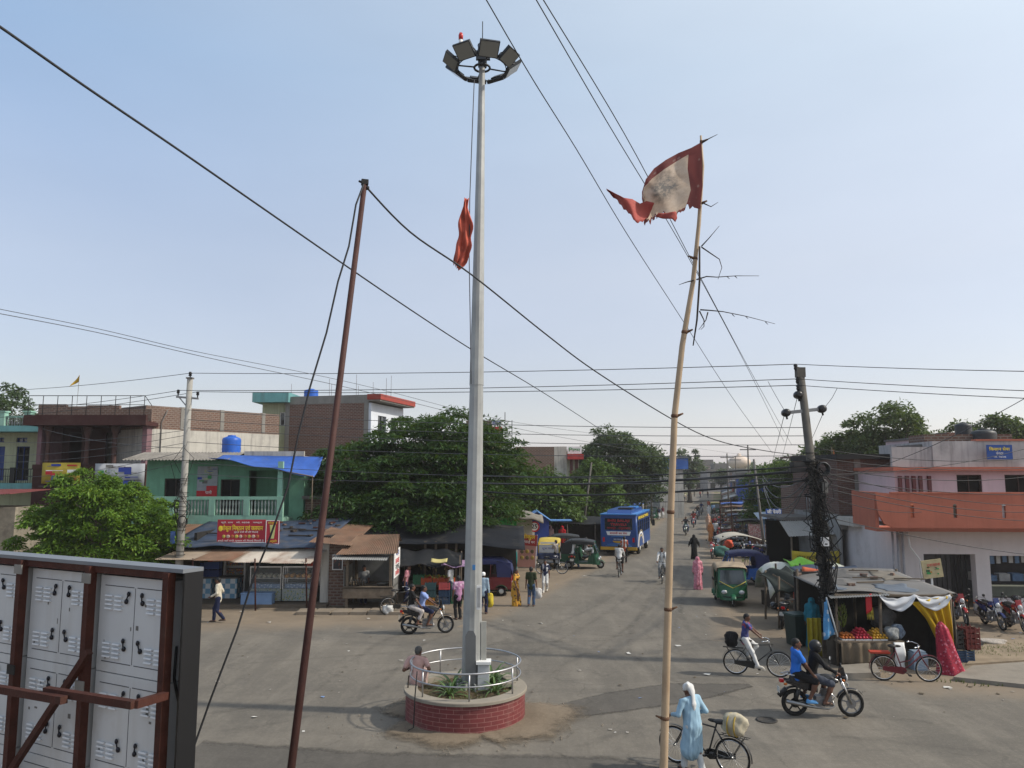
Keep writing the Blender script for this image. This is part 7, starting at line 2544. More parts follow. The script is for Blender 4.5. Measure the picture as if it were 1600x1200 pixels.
# conductors between the two near poles and beyond
a_=[LP+V((0,0,.25)),A(281,610,lb.y),A(309,612,lb.y)]
b_=[A(1243,569,rb.y),A(1246,592,rb.y),A(1247,602,rb.y)]
e_=[A(1640,566,17.5),A(1640,597,17.5),A(1640,609,17.5)]
e_=[b+(e-b)*3 for b,e in zip(b_,e_)]
f_=[A(-40,612,44),A(-40,645,44),A(-40,655,44)]
nm=('top','second','third')
for k in range(3):
 wire('%s conductor strung between the two concrete electric poles'%nm[k],sagline(a_[k],b_[k],.12),.0125)
 wire('%s conductor from the leaning pole out to the right edge'%nm[k],sagline(b_[k],e_[k],.25,24),.010)
 wire('%s conductor from the left concrete pole out to the left edge'%nm[k],sagline(a_[k],f_[k],.15),.0125)
# lower service lines between the poles
ys=[(640,668),(655,681),(668,695),(690,712),(722,748),(740,752)]
for k,(y0,y1)in enumerate(ys):
 wire('%s thin service line down of six strung low between the concrete poles'%ORD[k],sagline(A(288-(y0-640)*.05,y0,lb.y),A(1260+(y1-660)*.12,y1,rb.y),.22),.011,WIREG)
for k,(xa,ya,xb,yb,Y0,s,rr_)in enumerate(((700,752,1262,735,40,.28,.045),(700,762,1264,750,40,.42,.038),(705,740,1262,728,40,.25,.025),(760,775,1270,775,40,.25,.014))):
 wire(('thick black bundle of cables crossing the street just above the bus','second black cable bundle sagging below the thick one','thinner black cable above the thick bundle crossing the street','lowest thin cable crossing the street above the bus roof')[k],
sagline(A(xa,ya,Y0),A(xb,yb,rb.y),s),rr_)
# from the left pole to the houses on the left
for k,(y0,y1,x1,Y1)in enumerate(((672,690,-20,46),(680,712,-20,46),(692,722,-20,46),(705,745,40,46),(700,668,60,47),(720,760,60,42))):
 wire('%s service line down from the left pole to the left-hand houses'%ORD[k],sagline(A(291-k,y0,lb.y),A(x1,y1,Y1),.25),.011,WIREG)
# from the leaning pole to the houses on the right
for k,(y0,x1,y1,Y1,s)in enumerate(((700,1640,712,30,.3),(715,1640,728,30,.25),(728,1640,740,30,.35),(735,1640,790,30,.3),(745,1640,772,30,.2),(752,1640,800,30,.3),(760,1640,815,30,.25),(772,1440,800,31,.2),(742,1640,690,30,.3),(806,1640,870,30,.15))):
 wire('%s house cable down from the leaning pole towards the pink house'%ORD[k],sagline(A(1272+(y0-700)*.12,y0,rb.y),A(x1,y1,Y1),s),.012,WIREM)
wire('long cable climbing to the right edge above the water tanks',sagline(A(1320,745,34),A(1640,600,22),.3),.012,WIREG)
for k,(x0,y0,x1,y1,s)in enumerate(((1191,742,1262,745,.55),(1191,748,1262,750,.9),(1192,755,1264,752,1.25),(1193,762,1266,740,1.7))):
 wire('%s drooping cable down between the thin dark pole and the leaning pole'%ORD[k],sagline(A(x0,y0,53.5),A(x1,y1,rb.y),s),.022,WIREG)
for k,(x0,y0,x1,y1,Y1)in enumerate(((1225,650,1205,728,50),(1246,620,1222,715,50),(1286,646,1262,700,50),(1225,640,1200,596,24))):
 wire(('slanting line from the left disc insulator down into the distance','slanting line from the upper disc insulator down into the distance','slanting line from the right disc insulator down into the distance','short jumper from the left disc insulator up to the second conductor')[k],
sagline(A(x0,y0,rb.y),A(x1,y1,Y1),.02),.010 if k!=3 else.008,WIREG)
wire('short jumper from the right disc insulator up to the third conductor',[A(1286,640,rb.y),A(1300,622,rb.y-.3),A(1308,607,rb.y-.6)],.008,WIREG)
# ================================================================== VEHICLES
TYRE=paint('tyre_rubber',(0.025,0.024,0.023),.85,0,.25,9,.2,.3,(0.12,0.10,0.08),.25)
RIMB=paint('rim_black',(0.03,0.03,0.032),.4,.4,.1,5)
ENG=paint('engine_alloy',(0.22,0.22,0.225),.45,.7,.2,8)
SEATM=paint('seat_vinyl',(0.022,0.021,0.022),.55,0,.2,6)
TANKB=paint('tank_black',(0.018,0.018,0.022),.22,0,.1,3,0,.6)
LENS=glass('headlamp_lens',(0.45,0.47,0.48),.1)
REDL=paint('red_lens',(0.48,0.02,0.025),.25,0,.05)
AMBER=paint('amber_lens',(0.5,0.16,0.02),.3)
PLATEW=paint('number_plate',(0.58,0.58,0.55),.6,0,.1,5)
MIRR=paint('mirror_glass',(0.6,0.62,0.65),.06,1.0,.02)
PIPEM=paint('exhaust_metal',(0.28,0.28,0.28),.35,.9,.2,6)

def motorcycle(label,loc,rz,tank=TANKB,group=None,carrier=False,spoke=5):
 t=thing('motorcycle',label,'motorcycle',loc,rz,group)
 for y,rr in((-.62,.30),(.66,.30)):
  w=MB().ring((0,y,.30),.262,.045 if y<0 else.038,'x',28,8).build('wheel',TYRE,t)
  rm=MB().ring((0,y,.30),.222,.016,'x',28,6)
  rm.lathe([(.05,-.06),(.05,.06)],10,(0,y,.3),0,True,Matrix.Rotation(PI/2,3,'Y'))
  for k in range(spoke):
   a=2*PI*k/spoke+.3
   rm.beam((0,y+.04*math.cos(a),.3+.04*math.sin(a)),(0,y+.22*math.cos(a),.3+.22*math.sin(a)),.03,.028,0,(1,0,0))
  rm.lathe([(.11,-.012),(.11,.012)],16,(.03,y,.3),0,True,Matrix.Rotation(PI/2,3,'Y'))
  rm.build('rim',RIMB if y<0 else ENG,w)
 mb=MB()
 mb.tube([(0,.42,.88),(0,.30,.72),(0,.12,.45),(0,-.08,.28),(0,-.22,.32)],.024,7)
 mb.tube([(0,.42,.86),(0,.05,.80),(0,-.35,.74),(0,-.80,.80)],.022,7)
 for s in(-1,1):
  mb.tube([(s*.08,-.62,.30),(s*.09,-.2,.36)],.024,6)
  mb.tube([(s*.10,-.62,.30),(s*.11,-.50,.66)],.020,7)
  mb.tube([(s*.05,-.05,.3),(s*.24,-.02,.3)],.014,6)
  mb.tube([(s*.05,-.38,.36),(s*.24,-.38,.36)],.013,6)
 mb.tube([(.1,-.55,.62),(.1,-.6,.5),(.1,-.62,.32)],.032,8)
 mb.build('frame',BLACKP,t)
 mb=MB()
 mb.box((0,.02,.36),(.26,.36,.22)).box((0,.10,.52),(.18,.16,.16),0,0,.9)
 for k in range(4):
  mb.box((0,.11,.49+.035*k),(.22,.2,.014))
 mb.lathe([(.09,-.16),(.09,.16)],14,(0,.0,.34),0,True,Matrix.Rotation(PI/2,3,'Y'))
 mb.build('engine',ENG,t)
 # tank, seat, side and tail panels
 def tank_f(u,v):
  y=.36-.44*u
  w_=.125*(1-.35*u**2)*(.55+.45*math.sin(PI*min(1,u+.35)*.75))
  a=PI*(v*1.16-.08)
  return(w_*math.cos(a)*1.05,y,.80+(.155*math.sin(PI*(.25+.6*(1-u))))*max(-.35,math.sin(a)))
 mb=MB().grid(tank_f,10,12)
 mb.ell((0,.14,.83),(.125,.22,.10),14,8)
 mb.build('fuel_tank',tank,t)
 mb=MB()
 mb.box((0,-.16,.80),(.24,.34,.10),0,0,.86).box((0,-.50,.845),(.25,.42,.11),0,0,.84)
 mb.build('seat',SEATM,t)
 mb=MB()
 for s in(-1,1):
  mb.prism([(-.12,.56),(-.42,.62),(-.82,.76),(-.86,.82),(-.45,.78),(-.12,.76)],'x',s*.10,s*.135)
 mb.build('side_panel',tank,t)
 mb=MB()
 mb.grid(lambda u,v:((v-.5)*.15,-.62+.36*math.cos(R(40+105*u)),.30+.36*math.sin(R(40+105*u))+.02*(1-abs(v-.5)*2)),10,4,0,True,.008)
 mb.tube([(0,-.80,.62),(0,-.98,.44)],[.05,.06],4)
 mb.build('rear_mudguard',BLACKP,t)
 MB().grid(lambda u,v:((v-.5)*.11,.66+.335*math.cos(R(35+125*u)),.30+.335*math.sin(R(35+125*u))+.015*(1-abs(v-.5)*2)),12,4,0,True,.006).build('front_mudguard',tank,t)
 mb=MB()
 for s in(-1,1):
  mb.tube([(s*.075,.66,.30),(s*.08,.42,.88)],[.024,.019],8)
 mb.build('fork',STEEL,t)
 mb=MB()
 mb.tube([(-.36,.22,1.03),(-.25,.30,1.03),(-.1,.38,.96),(.1,.38,.96),(.25,.30,1.03),(.36,.22,1.03)],.012,7)
 for s in(-1,1):
  mb.tube([(s*.26,.295,1.03),(s*.37,.215,1.03)],.019,7)
 mb.build('handlebar',BLACKP,t)
 for s in(-1,1):
  m_=MB().tube([(s*.25,.31,1.04),(s*.31,.33,1.20)],.007,5).lathe([(.05,0),(.055,.012),(.03,.025)],12,(s*.33,.34,1.23),0,True,Matrix.Rotation(-PI/2,3,'X')).build('mirror',BLACKP,t)
  MB().lathe([(.047,-.004),(.047,-.002)],12,(s*.33,.34,1.23),0,True,Matrix.Rotation(-PI/2,3,'X')).build('mirror_glass',MIRR,m_)
 hl=MB().ell((0,.50,.88),(.105,.10,.115),14,8).prism([(.43,.95),(.54,.93),(.50,1.12),(.46,1.12)],'x',-.09,.09).build('headlamp_cowl',tank,t)
 MB().ell((0,.565,.875),(.085,.045,.09),14,8).build('headlight',LENS,hl)
 MB().b2((-.06,-.95,.755),(.06,-.86,.83)).build('taillight',REDL,t)
 mb=MB()
 for s in(-1,1):
  mb.ell((s*.17,-.86,.75),(.03,.045,.03),8,6).ell((s*.19,.45,.85),(.03,.04,.03),8,6)
 mb.build('indicator',AMBER,t)
 MB().b2((-.10,-.985,.53),(.10,-.975,.66)).build('number_plate',PLATEW,t)
 MB().box((0,.60,.72),(.16,.012,.07)).build('front_plate',PLATEW,t)
 mb=MB()
 mb.tube([(.10,.2,.42),(.13,.24,.26),(.14,.1,.2),(.15,-.2,.24),(.17,-.45,.29),(.18,-.86,.37)],[.018,.018,.02,.03,.045,.042],9)
 mb.build('exhaust',PIPEM,t)
 mb=MB()
 mb.tube([(.13,-.3,.90),(.14,-.72,.95),(0,-.92,.96),(-.14,-.72,.95),(-.13,-.3,.90)],.012,6)
 if carrier:
  mb.tube([(.24,.1,.62),(.26,.22,.5),(.24,.1,.34)],.014,6).tube([(-.24,.1,.62),(-.26,.22,.5),(-.24,.1,.34)],.014,6)
 mb.build('grab_rail',STEEL,t)
 return t

def bicycle(label,loc,rz,col,group=None,ladies=False):
 t=thing('bicycle',label,'bicycle',loc,rz,group)
 Rw=.345
 for y in(-.56,.60):
  w=MB().ring((0,y,Rw),Rw-.018,.020,'x',32,6).build('wheel',TYRE,t)
  rm=MB().ring((0,y,Rw),Rw-.045,.011,'x',32,5)
  rm.build('rim',CHROME,w)
  sp_=MB()
  for k in range(20):
   a=2*PI*k/20
   a2=a+(.5 if k%2 else-.5)
   sp_.tube([((.03 if k%2 else-.03),y+.03*math.cos(a2),Rw+.03*math.sin(a2)),(0,y+(Rw-.045)*math.cos(a),Rw+(Rw-.045)*math.sin(a))],.0028,3,0,False)
  sp_.lathe([(.022,-.05),(.022,.05)],8,(0,y,Rw),0,True,Matrix.Rotation(PI/2,3,'Y'))
  sp_.build('spokes',STEEL,w)
 mb=MB()
 bb,st,hd,hb=V((0,-.08,.30)),V((0,-.24,.80)),V((0,.36,.86)),V((0,.40,.70))
 if ladies:
  mb.tube([hd,(0,.12,.56),(0,-.14,.50)],.016,7).tube([hb,(0,.14,.44),bb],.017,7)
 else:
  mb.tube([hd,st+V((0,.01,.02))],.016,7).tube([hb,bb],.017,7)
 mb.tube([st+V((0,-.03,.1)),bb],.016,7).tube([hd,hb],.021,8)
 for s in(-1,1):
  mb.tube([bb+V((s*.03,0,0)),(s*.05,-.56,Rw)],.010,6).tube([st,(s*.05,-.56,Rw)],.009,6)
  mb.tube([hb+V((0,.01,-.02)),(s*.05,.44,.62),(s*.05,.60,Rw)],.011,6)
 mb.build('frame',col,t)
 mb=MB()
 mb.tube([hd,(0,.34,.98)],.012,6).tube([(-.27,.16,.98),(-.24,.28,1.0),(-.08,.36,.99),(.08,.36,.99),(.24,.28,1.0),(.27,.16,.98)],.011,7)
 mb.tube([(-.27,.15,.98),(-.265,.2,.99)],.017,7).tube([(.27,.15,.98),(.265,.2,.99)],.017,7)
 mb.build('handlebar',CHROME,t)
 mb=MB()
 mb.ell((0,-.33,.94),(.10,.12,.045),12,7).ell((0,-.20,.94),(.04,.11,.035),10,7).tube([st,st+V((0,-.03,.12))],.013,6)
 mb.build('saddle',SEATM,t)
 mb=MB()
 for y,a0,a1 in((-.56,15,185),(.60,30,150)):
  mb.grid(lambda u,v:((v-.5)*.055,y+(Rw+.03)*math.cos(R(a0+(a1-a0)*u)),Rw+(Rw+.03)*math.sin(R(a0+(a1-a0)*u))),16,2,0,True,.004)
 mb.build('mudguard',col,t)
 mb=MB()
 for s in(-.05,.05):
  mb.tube([(s,-.34,.73),(s,-.90,.74)],.008,5).tube([(s,-.80,.74),(s,-.56,Rw)],.007,5)
 for k in range(5):
  mb.tube([(-.05,-.4-.11*k,.735),(.05,-.4-.11*k,.735)],.006,5)
 mb.build('carrier',IRONBLK,t)
 mb=MB()
 mb.ring((.06,-.08,.30),.085,.008,'x',18,5)
 mb.prism([(-.60,.30),(-.60,.40),(-.08,.40),(.03,.30),(-.08,.20)],'x',.05,.065)
 mb.build('chain_guard',col,t)
 mb=MB()
 mb.tube([(.10,-.08,.30),(.10,.06,.21)],.009,5).tube([(-.10,-.08,.30),(-.10,-.22,.39)],.009,5).tube([(-.1,-.08,.3),(.1,-.08,.3)],.012,5)
 mb.box((.16,.06,.21),(.10,.07,.025)).box((-.16,-.22,.39),(.10,.07,.025))
 mb.build('pedals',IRONBLK,t)
 return t

def rickshaw(label,loc,rz,body,canopy,trim,group='three-wheeled taxis',garland=False,passenger_back=None):
 """three-wheeler: y forward, 2.65 m long, 1.3 m wide, 1.75 m high"""
 t=thing('auto_rickshaw',label,'auto rickshaw',loc,rz,group)
 W=.64
 def wheel(x,y,r,w_):
  w=MB().ring((x,y,r),r-w_*.5,w_*.52,'x',24,8).build('wheel',TYRE,t)
  MB().lathe([(r*.55,-.04),(r*.5,.045),(r*.2,.05)],14,(x,y,r),0,True,Matrix.Rotation(PI/2 if x>=0 else-PI/2,3,'Y')).build('hub',PLATEW,w)
 wheel(0,1.02,.22,.10)
 wheel(.56,-.80,.22,.10)
 wheel(-.56,-.80,.22,.10)
 # lower tub
 mb=MB()
 for s in(-1,1):
  x0,x1=(s*W,s*(W-.04))
  mb.prism([(.62,.30),(.62,.80),(.40,.80),(.30,.40),(-.18,.38),(-.26,.84),(-1.22,.90),(-1.26,.36),(-1.06,.32),(-1.0,.46),(-.80,.50),(-.6,.46),(-.54,.30)],'x',x0,x1)
 mb.b2((-W+.04,-1.26,.30),(W-.04,.62,.36))
 mb.b2((-W+.04,-1.26,.36),(W-.04,-1.21,.95))
 mb.build('body',body,t)
 # nose cowl
 def nose(u,v):
  a=PI*(u-.5)
  z=.26+.66*v
  wf=W*(1-.20*(1-v)**1.5)
  return(wf*math.sin(a)if abs(math.sin(a))<1 else wf*math.sin(a),.60+(.44-.16*v)*max(0,math.cos(a))**.62,z)
 mb=MB().grid(nose,22,8,0,True,.0)
 mb.add([nose(i/22,1)for i in range(23)],[tuple(range(22,-1,-1))])
 mb.build('front_cowl',body,t)
 # windscreen and its frame
 mb=MB()
 yb,yt=.90,.66
 zb,zt=.92,1.52
 for s in(-1,1):
  mb.beam((s*.58,yb-.14,zb),(s*.54,yt-.06,zt),.05,.05)
 mb.beam((-.58,yb-.1,zb),(.58,yb-.1,zb),.06,.05).beam((-.54,yt,zt),(.54,yt,zt),.06,.06)
 mb.beam((-.56,yb,zb+.01),(-.50,yt,zt),.05,.04).beam((.56,yb,zb+.01),(.50,yt,zt),.05,.04)
 fr=mb.build('windscreen_frame',trim,t)
 MB().add([(-.54,yb-.01,zb),(.54,yb-.01,zb),(.49,yt-.0,zt),(-.49,yt-.0,zt)],[(0,1,2,3)]).add([(-.54,yb-.02,zb),(.54,yb-.02,zb),(.49,yt-.01,zt),(-.49,yt-.01,zt)],[(3,2,1,0)]).build('windscreen',glass('windscreen_glass',(0.03,0.04,0.045),.06),fr)
 # canopy: roof, quarters and back
 def roof(u,v):
  y=.72-1.98*u
  z=1.55+.17*math.sin(PI*(.12+.80*u))-(.22*max(0,u-.8)/.2)*(u>.8)
  a=PI*v
  return((W+.01)*math.cos(a)if True else 0,y,z-.12+.13*math.sin(a)**.5)
 cm=MB().grid(roof,14,12,0,True)
 def back(u,v):
  a=PI*v
  z=1.52-.62*u
  x=(W+.01)*math.cos(a)
  return(x,-1.24-.06*math.sin(a)**.5*math.sin(PI*u),z)
 cm.grid(lambda u,v:(roof(1,v)[0],-1.26-.05*math.sin(PI*u),roof(1,v)[2]+(.88-roof(1,v)[2])*u),6,12,0,True)
 for s in(-1,1):
  cm.prism([(-1.27,.86),(-.62,.86),(-.55,1.54),(-1.24,1.50)],'x',s*(W+.004),s*(W-.01))
  cm.prism([(.72,1.42),(.72,1.56),(-.6,1.62),(-.6,1.45)],'x',s*(W+.006),s*(W-.012))
 cm.build('canopy',canopy,t)
 mb=MB()
 for s in(-1,1):
  mb.tube([(s*(W-.03),.45,.8),(s*(W-.03),.50,1.5)],.018,6).tube([(s*(W-.03),-.28,.84),(s*(W-.03),-.34,1.56)],.018,6)
 mb.build('canopy_hoop',trim,t)
 MB().box((0,-.88,.66),(1.1,.5,.14)).box((0,-1.12,.92),(1.1,.12,.5)).box((0,.12,.66),(.8,.3,.10)).build('seat',SEATM,t)
 for s in(-1,1):
  h_=MB().ell((s*.36,.97,.60),(.12,.07,.085),12,8).build('headlight',LENS,t)
  MB().tube([(s*.60,.80,1.0),(s*.78,.84,1.12)],.01,5).ell((s*.80,.84,1.16),(.05,.02,.075),10,6).build('mirror',BLACKP,t)
  MB().b2((s*.52-.06,-1.285,.62),(s*.52+.06,-1.262,.76)).build('taillight',REDL,t)
 MB().grid(lambda u,v:((v-.5)*.20,1.02+.27*math.cos(R(15+150*u)),.22+.27*math.sin(R(15+150*u))+.03*(1-(2*v-1)**2)),12,6,0,True,.01).build('front_mudguard',body,t)
 MB().tube([(0,1.02,.22),(.08,1.0,.3),(.07,.86,.6)],.022,6).build('fork',BLACKP,t)
 mb=MB()
 for s in(-1,1):
  mb.grid(lambda u,v:(s*(.60+.10*v),-.80+.29*math.cos(R(5+170*u)),.22+.29*math.sin(R(5+170*u))),12,2,0,True,.01)
 mb.build('rear_mudguard',GREENA,t)
 MB().tube([(-.5,-1.33,.32),(.5,-1.33,.32)],.03,7).tube([(-.4,1.0,.42),(0,1.14,.40),(.4,1.0,.42)],.02,6).build('bumper',BLACKP,t)
 MB().b2((-.22,-1.285,.5),(.22,-1.27,.6)).build('number_plate',PLATEW,t)
 if garland:
  mb=MB()
  for s in(-1,1):
   mb.tube([(s*.55,.93,1.05),(s*.3,1.02,.92),(0,1.03,.78)],.016,6)
  mb.build('garland',paint('yellow_garland',(0.42,0.36,0.08),.8),t)
 return t

GREENA=paint('auto_green',(0.014,0.135,0.062),.35,0,.12,2,0,.5,(0.08,0.10,0.06),.2)
GREEND=paint('auto_dark_green',(0.012,0.10,0.055),.4,0,.15,2,0,.5,(0.06,0.07,0.05),.25)
BLUEA=paint('auto_blue',(0.02,0.12,0.36),.4,0,.15,2,0,.5,(0.06,0.08,0.12),.2)
REDA=paint('auto_maroon',(0.17,0.018,0.022),.4,0,.15,2,0,.5,(0.08,0.05,0.04),.2)
NAVYC=paint('navy_canopy',(0.03,0.037,0.12),.6,0,.2,2.5,0,.4,(0.08,0.09,0.16),.3)
BLACKC=paint('black_canopy',(0.035,0.038,0.042),.6,0,.25,2.5,0,.4,(0.09,0.09,0.09),.35)
TANC=paint('tan_patched_canopy',(0.36,0.29,0.21),.8,0,.25,2.2,0,.3,(0.05,0.05,0.12),.45)
YELLC=paint('yellow_canopy',(0.52,0.40,0.08),.55,0,.1,2)
WHITEA=paint('auto_white',(0.55,0.57,0.60),.5,0,.1,2,0,.4,(0.3,0.28,0.25),.2)

p=G(1153,950)
rickshaw('bright green three-wheeler with a tan patched roof facing the camera on the right',(p.x+.05,p.y+1.25,0),head(-.16,-1),GREENA,TANC,GREENA,garland=True)
p=G(1165,915)
rickshaw('blue three-wheeler with a navy hood parked side-on behind the bright green one',(p.x-.0,p.y+.6,0),head(-1,.10),BLUEA,NAVYC,BLUEA)
p=G(757,931)
rickshaw('maroon three-wheeler with a navy hood side-on just right of the mast',(p.x,p.y+.5,0),head(-1,.05),REDA,NAVYC,REDA)
p=G(915,890)
rickshaw('dark green three-wheeler with a black hood facing right by the bus',(p.x-.05,p.y+.8,0),head(1,-.22),GREEND,BLACKC,GREEND)
p=G(892,880)
rickshaw('dark three-wheeler with a black hood partly hidden behind the other black-hooded one',(p.x-.1,p.y+1.6,0),head(1,.06),GREEND,BLACKC,GREEND)
p=G(861,888)
t=rickshaw('white three-wheeler with a yellow top seen from behind beside the blue booth',(p.x,p.y+1.3,0),head(.1,1),WHITEA,YELLC,WHITEA)
MB().b2((-.58,-1.345,.92),(.58,-1.32,1.38)).build('back_sheet',WHITEA,t)
MB().b2((-.5,-1.35,1.44),(.4,-1.335,1.54)).build('white_strip',WHITEP,t)
lettering('शुभ यात्रा',.16,INK_B,t,(0,-1.35,1.16),width=.8)
MB().grid(lambda u,v:(-.66+1.3*u,-1.36-.05*math.sin(11*u)*v,.9-.38*v),14,4,0,True,.02).build('blue_cover',paint('dark_blue_cover',(0.03,0.05,0.12),.6),t)

# --- bus
bp0=G(967,869)
t=thing('bus','blue coach with yellow bumper and dark windows parked seen from behind','bus',(bp0.x,bp0.y,0),RA-R(2.0))
BW,BL,BH=1.24,7.6,2.78
BUSB=paint('bus_blue',(0.02,0.085,0.27),.3,0,.10,1.2,0,.5,(0.05,0.09,0.2),.18)
BUSL=paint('bus_light_blue',(0.06,0.24,0.55),.35,0,.08,1.2)
BUSG=glass('bus_glass',(0.018,0.022,0.028),.07)
BUSY=paint('bus_yellow',(0.50,0.32,0.04),.5,0,.1,2,0,.4,(0.15,0.11,0.06),.3)
holes=[(.55+1.14*k,.55+1.14*k+1.02,1.42,2.32)for k in range(6)]
def side(mb,s,mi=0):
 t2=MB().wall(0.12,BL,.55,BH,0,.06,holes)
 mb.add([((BW-q[1])*s,q[0],q[2])for q in t2.v],t2.f if s<0 else[tuple(reversed(f))for f in t2.f],mi)
mb=MB()
side(mb,1);side(mb,-1)
t2=MB().wall(-BW+.06,BW-.06,.62,BH,.0,.12,[(-.95,.95,1.75,2.55)])
mb.add(t2.v,t2.f)
mb.b2((-BW+.06,BL-.1,.55),(BW-.06,BL,BH))
mb.b2((-BW+.06,.12,.55),(BW-.06,BL-.1,.62))
for s in(-1,1):
 mb.tube([(s*(BW-.06),.06,.62),(s*(BW-.06),.06,BH)],.062,10)
body=mb.build('body',BUSB,t)
mb=MB().b2((-BW-.02,-.10,BH),(BW+.02,BL+.05,BH+.06))
mb.build('roof',BUSL,t)
mb=MB()
mb.prism([(.4,BH+.06),(6.2,BH+.06),(5.9,BH+.34),(.7,BH+.30)],'x',-.85,.85)
mb.build('roof_carrier',BUSB,t)
MB().b2((-.2,1.2,BH+.33),(.75,2.2,BH+.42)).build('roof_bundle',BLACKTARP,t)
MB().b2((.2,3.0,BH+.34),(.8,4.6,BH+.44)).build('roof_sheet',BUSL,t)
mb=MB()
for a,b,z0,z1 in holes:
 mb.b2((BW-.050,a,z0),(BW-.042,b,z1)).b2((-BW+.042,a,z0),(-BW+.050,b,z1))
mb.build('side_window',BUSG,t)
mb=MB()
for a,b,z0,z1 in holes:
 for yy in((a+b)/2,):
  mb.b2((BW-.04,yy-.02,z0),(BW-.015,yy+.02,z1))
 mb.b2((BW-.04,a,1.95),(BW-.02,b,1.98))
mb.build('window_bar',BLACKP,t)
MB().b2((-.95,.05,1.75),(.95,.07,2.55)).build('rear_window',BUSG,t)
lettering('SHRI BALAJI',.22,INK_R,t,(0,.035,2.38),width=1.5,bold=.004)
lettering('TRAVELS',.22,INK_R,t,(0,.035,2.12),width=1.1,bold=.004)
lettering('कानपुर - रसूलाबाद',.18,INK_R,t,(0,.035,1.88),width=1.6)
MB().prism([(-.85,1.66),(.85,1.66),(.76,1.40),(-.76,1.40)],'y',-.02,-.004).build('white_plaque',WHITEP,t)
lettering('बालाजी बस सेवा',.18,INK_R,t,(0,-.024,1.53),width=1.2,bold=.004)
MB().prism([(-.42,1.02),(.42,1.02),(.34,.93),(0,.86),(-.34,.93)],'y',-.02,-.004).build('yellow_badge',BUSY,t)
lettering('जय माता दी',.13,INK_W,t,(0,-.012,1.12),width=.7)
mb=MB()
for z,w_ in((1.30,.5),(.78,.8),(.68,.9)):
 mb.tube([(-w_,-.01,z),(0,-.05,z+.04),(w_,-.01,z)],.03,6)
mb.build('rear_moulding',BUSL,t)
MB().b2((-BW+.0,-.10,.42),(BW-.0,.10,.62)).build('bumper',BUSY,t)
MB().b2((-.26,-.115,.46),(.26,-.102,.58)).build('number_plate',PLATEW,t)
for s in(-1,1):
 MB().b2((s*1.02-.07,-.02,.95),(s*1.02+.07,.0,1.25)).build('taillight',REDL,t)
 for y in(1.9,6.2):
  w=MB().ring((s*(BW-.16),y,.46),.34,.13,'x',24,8).build('wheel',TYRE,t)
  MB().lathe([(.24,-.02),(.2,.10),(.08,.12)],16,(s*(BW-.12),y,.46),0,True,Matrix.Rotation(s*PI/2,3,'Y')).build('rim',PLATEW,w)
mb=MB()                                                   # sweeping white and cream bands on the right flank
for r0,r1,mi in((1.05,1.22,0),(1.30,1.36,1),(.80,.95,1)):
 vs,fs=[],[]
 for i in range(19):
  a=PI*i/18
  for rr in(r0,r1):
   vs.append((BW+.004+.002*mi,2.2+rr*1.25*math.cos(a),.60+rr*.78*math.sin(a)))
 for i in range(18):
  fs.append((2*i,2*i+1,2*i+3,2*i+2))
 mb.add(vs,fs+[tuple(reversed(f))for f in[]],mi)
mb.build('side_stripe',[WHITEP,paint('cream_stripe',(0.5,0.42,0.28),.5)],t)
MB().b2((BW+.001,.5,2.38),(BW+.02,7.0,2.68)).build('name_band',paint('name_band_dark',(0.05,0.05,0.06),.5),t)
lettering('SHRI BALAJI TRAVELS',.26,INK_Y,t,(BW+.024,3.6,2.53),(PI/2,0,PI/2),width=5.6,bold=.004)
MB().tube([(BW,BL-.1,2.4),(BW+.25,BL+.2,2.35),(BW+.25,BL+.2,2.0)],.03,6).b2((BW+.15,BL+.15,1.6),(BW+.36,BL+.22,2.0)).build('mirror',BLACKP,t)

# --- motorcycles
M0=motorcycle('black motorcycle ridden two-up by a helmeted man and a man in blue',G(1285,1119),head(.96,-.06),TANKB,None,True)
M1=motorcycle('black motorcycle ridden two-up passing left of the round planter',G(667,990),head(.98,.16))
RED_T=paint('tank_red',(0.36,0.02,0.02),.25,0,.08,3,0,.6)
BLUE_T=paint('tank_blue',(0.03,0.05,0.18),.25,0,.08,3,0,.6)
SILV_T=paint('tank_silver',(0.30,0.30,0.31),.3,.5,.08,3)
GREEN_T=paint('tank_green',(0.03,0.10,0.07),.3,0,.08,3)
def park(label,px,py,h_,col=None,group='motorcycles parked by the shops',lean=.10):
 p=G(px,py)
 m=dup(M1,p,h_,label,group,{'tank_black':col}if col else None)
 m.rotation_euler.y=lean
 return m
park('black motorcycle parked behind the green bin with a helmet on its mirror',1225,978,head(.42,.9))
park('red-fronted motorcycle parked at the pillar of the pink house, left of three',1503,972,head(-.28,-1),RED_T)
park('dark blue and red motorcycle parked before the pillar, middle of three',1553,980,head(-.1,-1),BLUE_T)
park('bright red motorcycle with a helmet on its seat, right of three',1590,984,head(-.2,-1),RED_T)
park('motorcycle with a green bundle parked at the near end of the roadside row',1117,872,head(-.5,-1),RED_T)
park('silver motorcycle second in the roadside row beyond the blue three-wheeler',1127,866,head(-.45,-1),SILV_T)
park('greenish motorcycle third in the roadside row beyond the blue three-wheeler',1138,862,head(-.4,-1),GREEN_T)
for k,(x,y,c)in enumerate(((1152,871,None),(1163,871,BLUE_T),(1174,872,None),(1186,873,None),(1198,875,BLUE_T),(1157,861,None),(1170,861,None),(1183,862,SILV_T),(1196,864,None),(1210,876,None))):
 park('dark motorcycle %s in the crowded rank behind the blue three-wheeler'%('first in the front row','second in the front row','third in the front row','fourth in the front row','fifth in the front row','first in the back row','second in the back row','third in the back row','fourth in the back row','last at the shop end')[k],x,y,head(.7,-.7),c)
park('motorcycle standing beyond the orange sari woman on the right verge',1125,842,head(-.8,.5),RED_T)
park('motorcycle at the mouth of the dark repair shop',1278,893,head(.8,-.5),None)
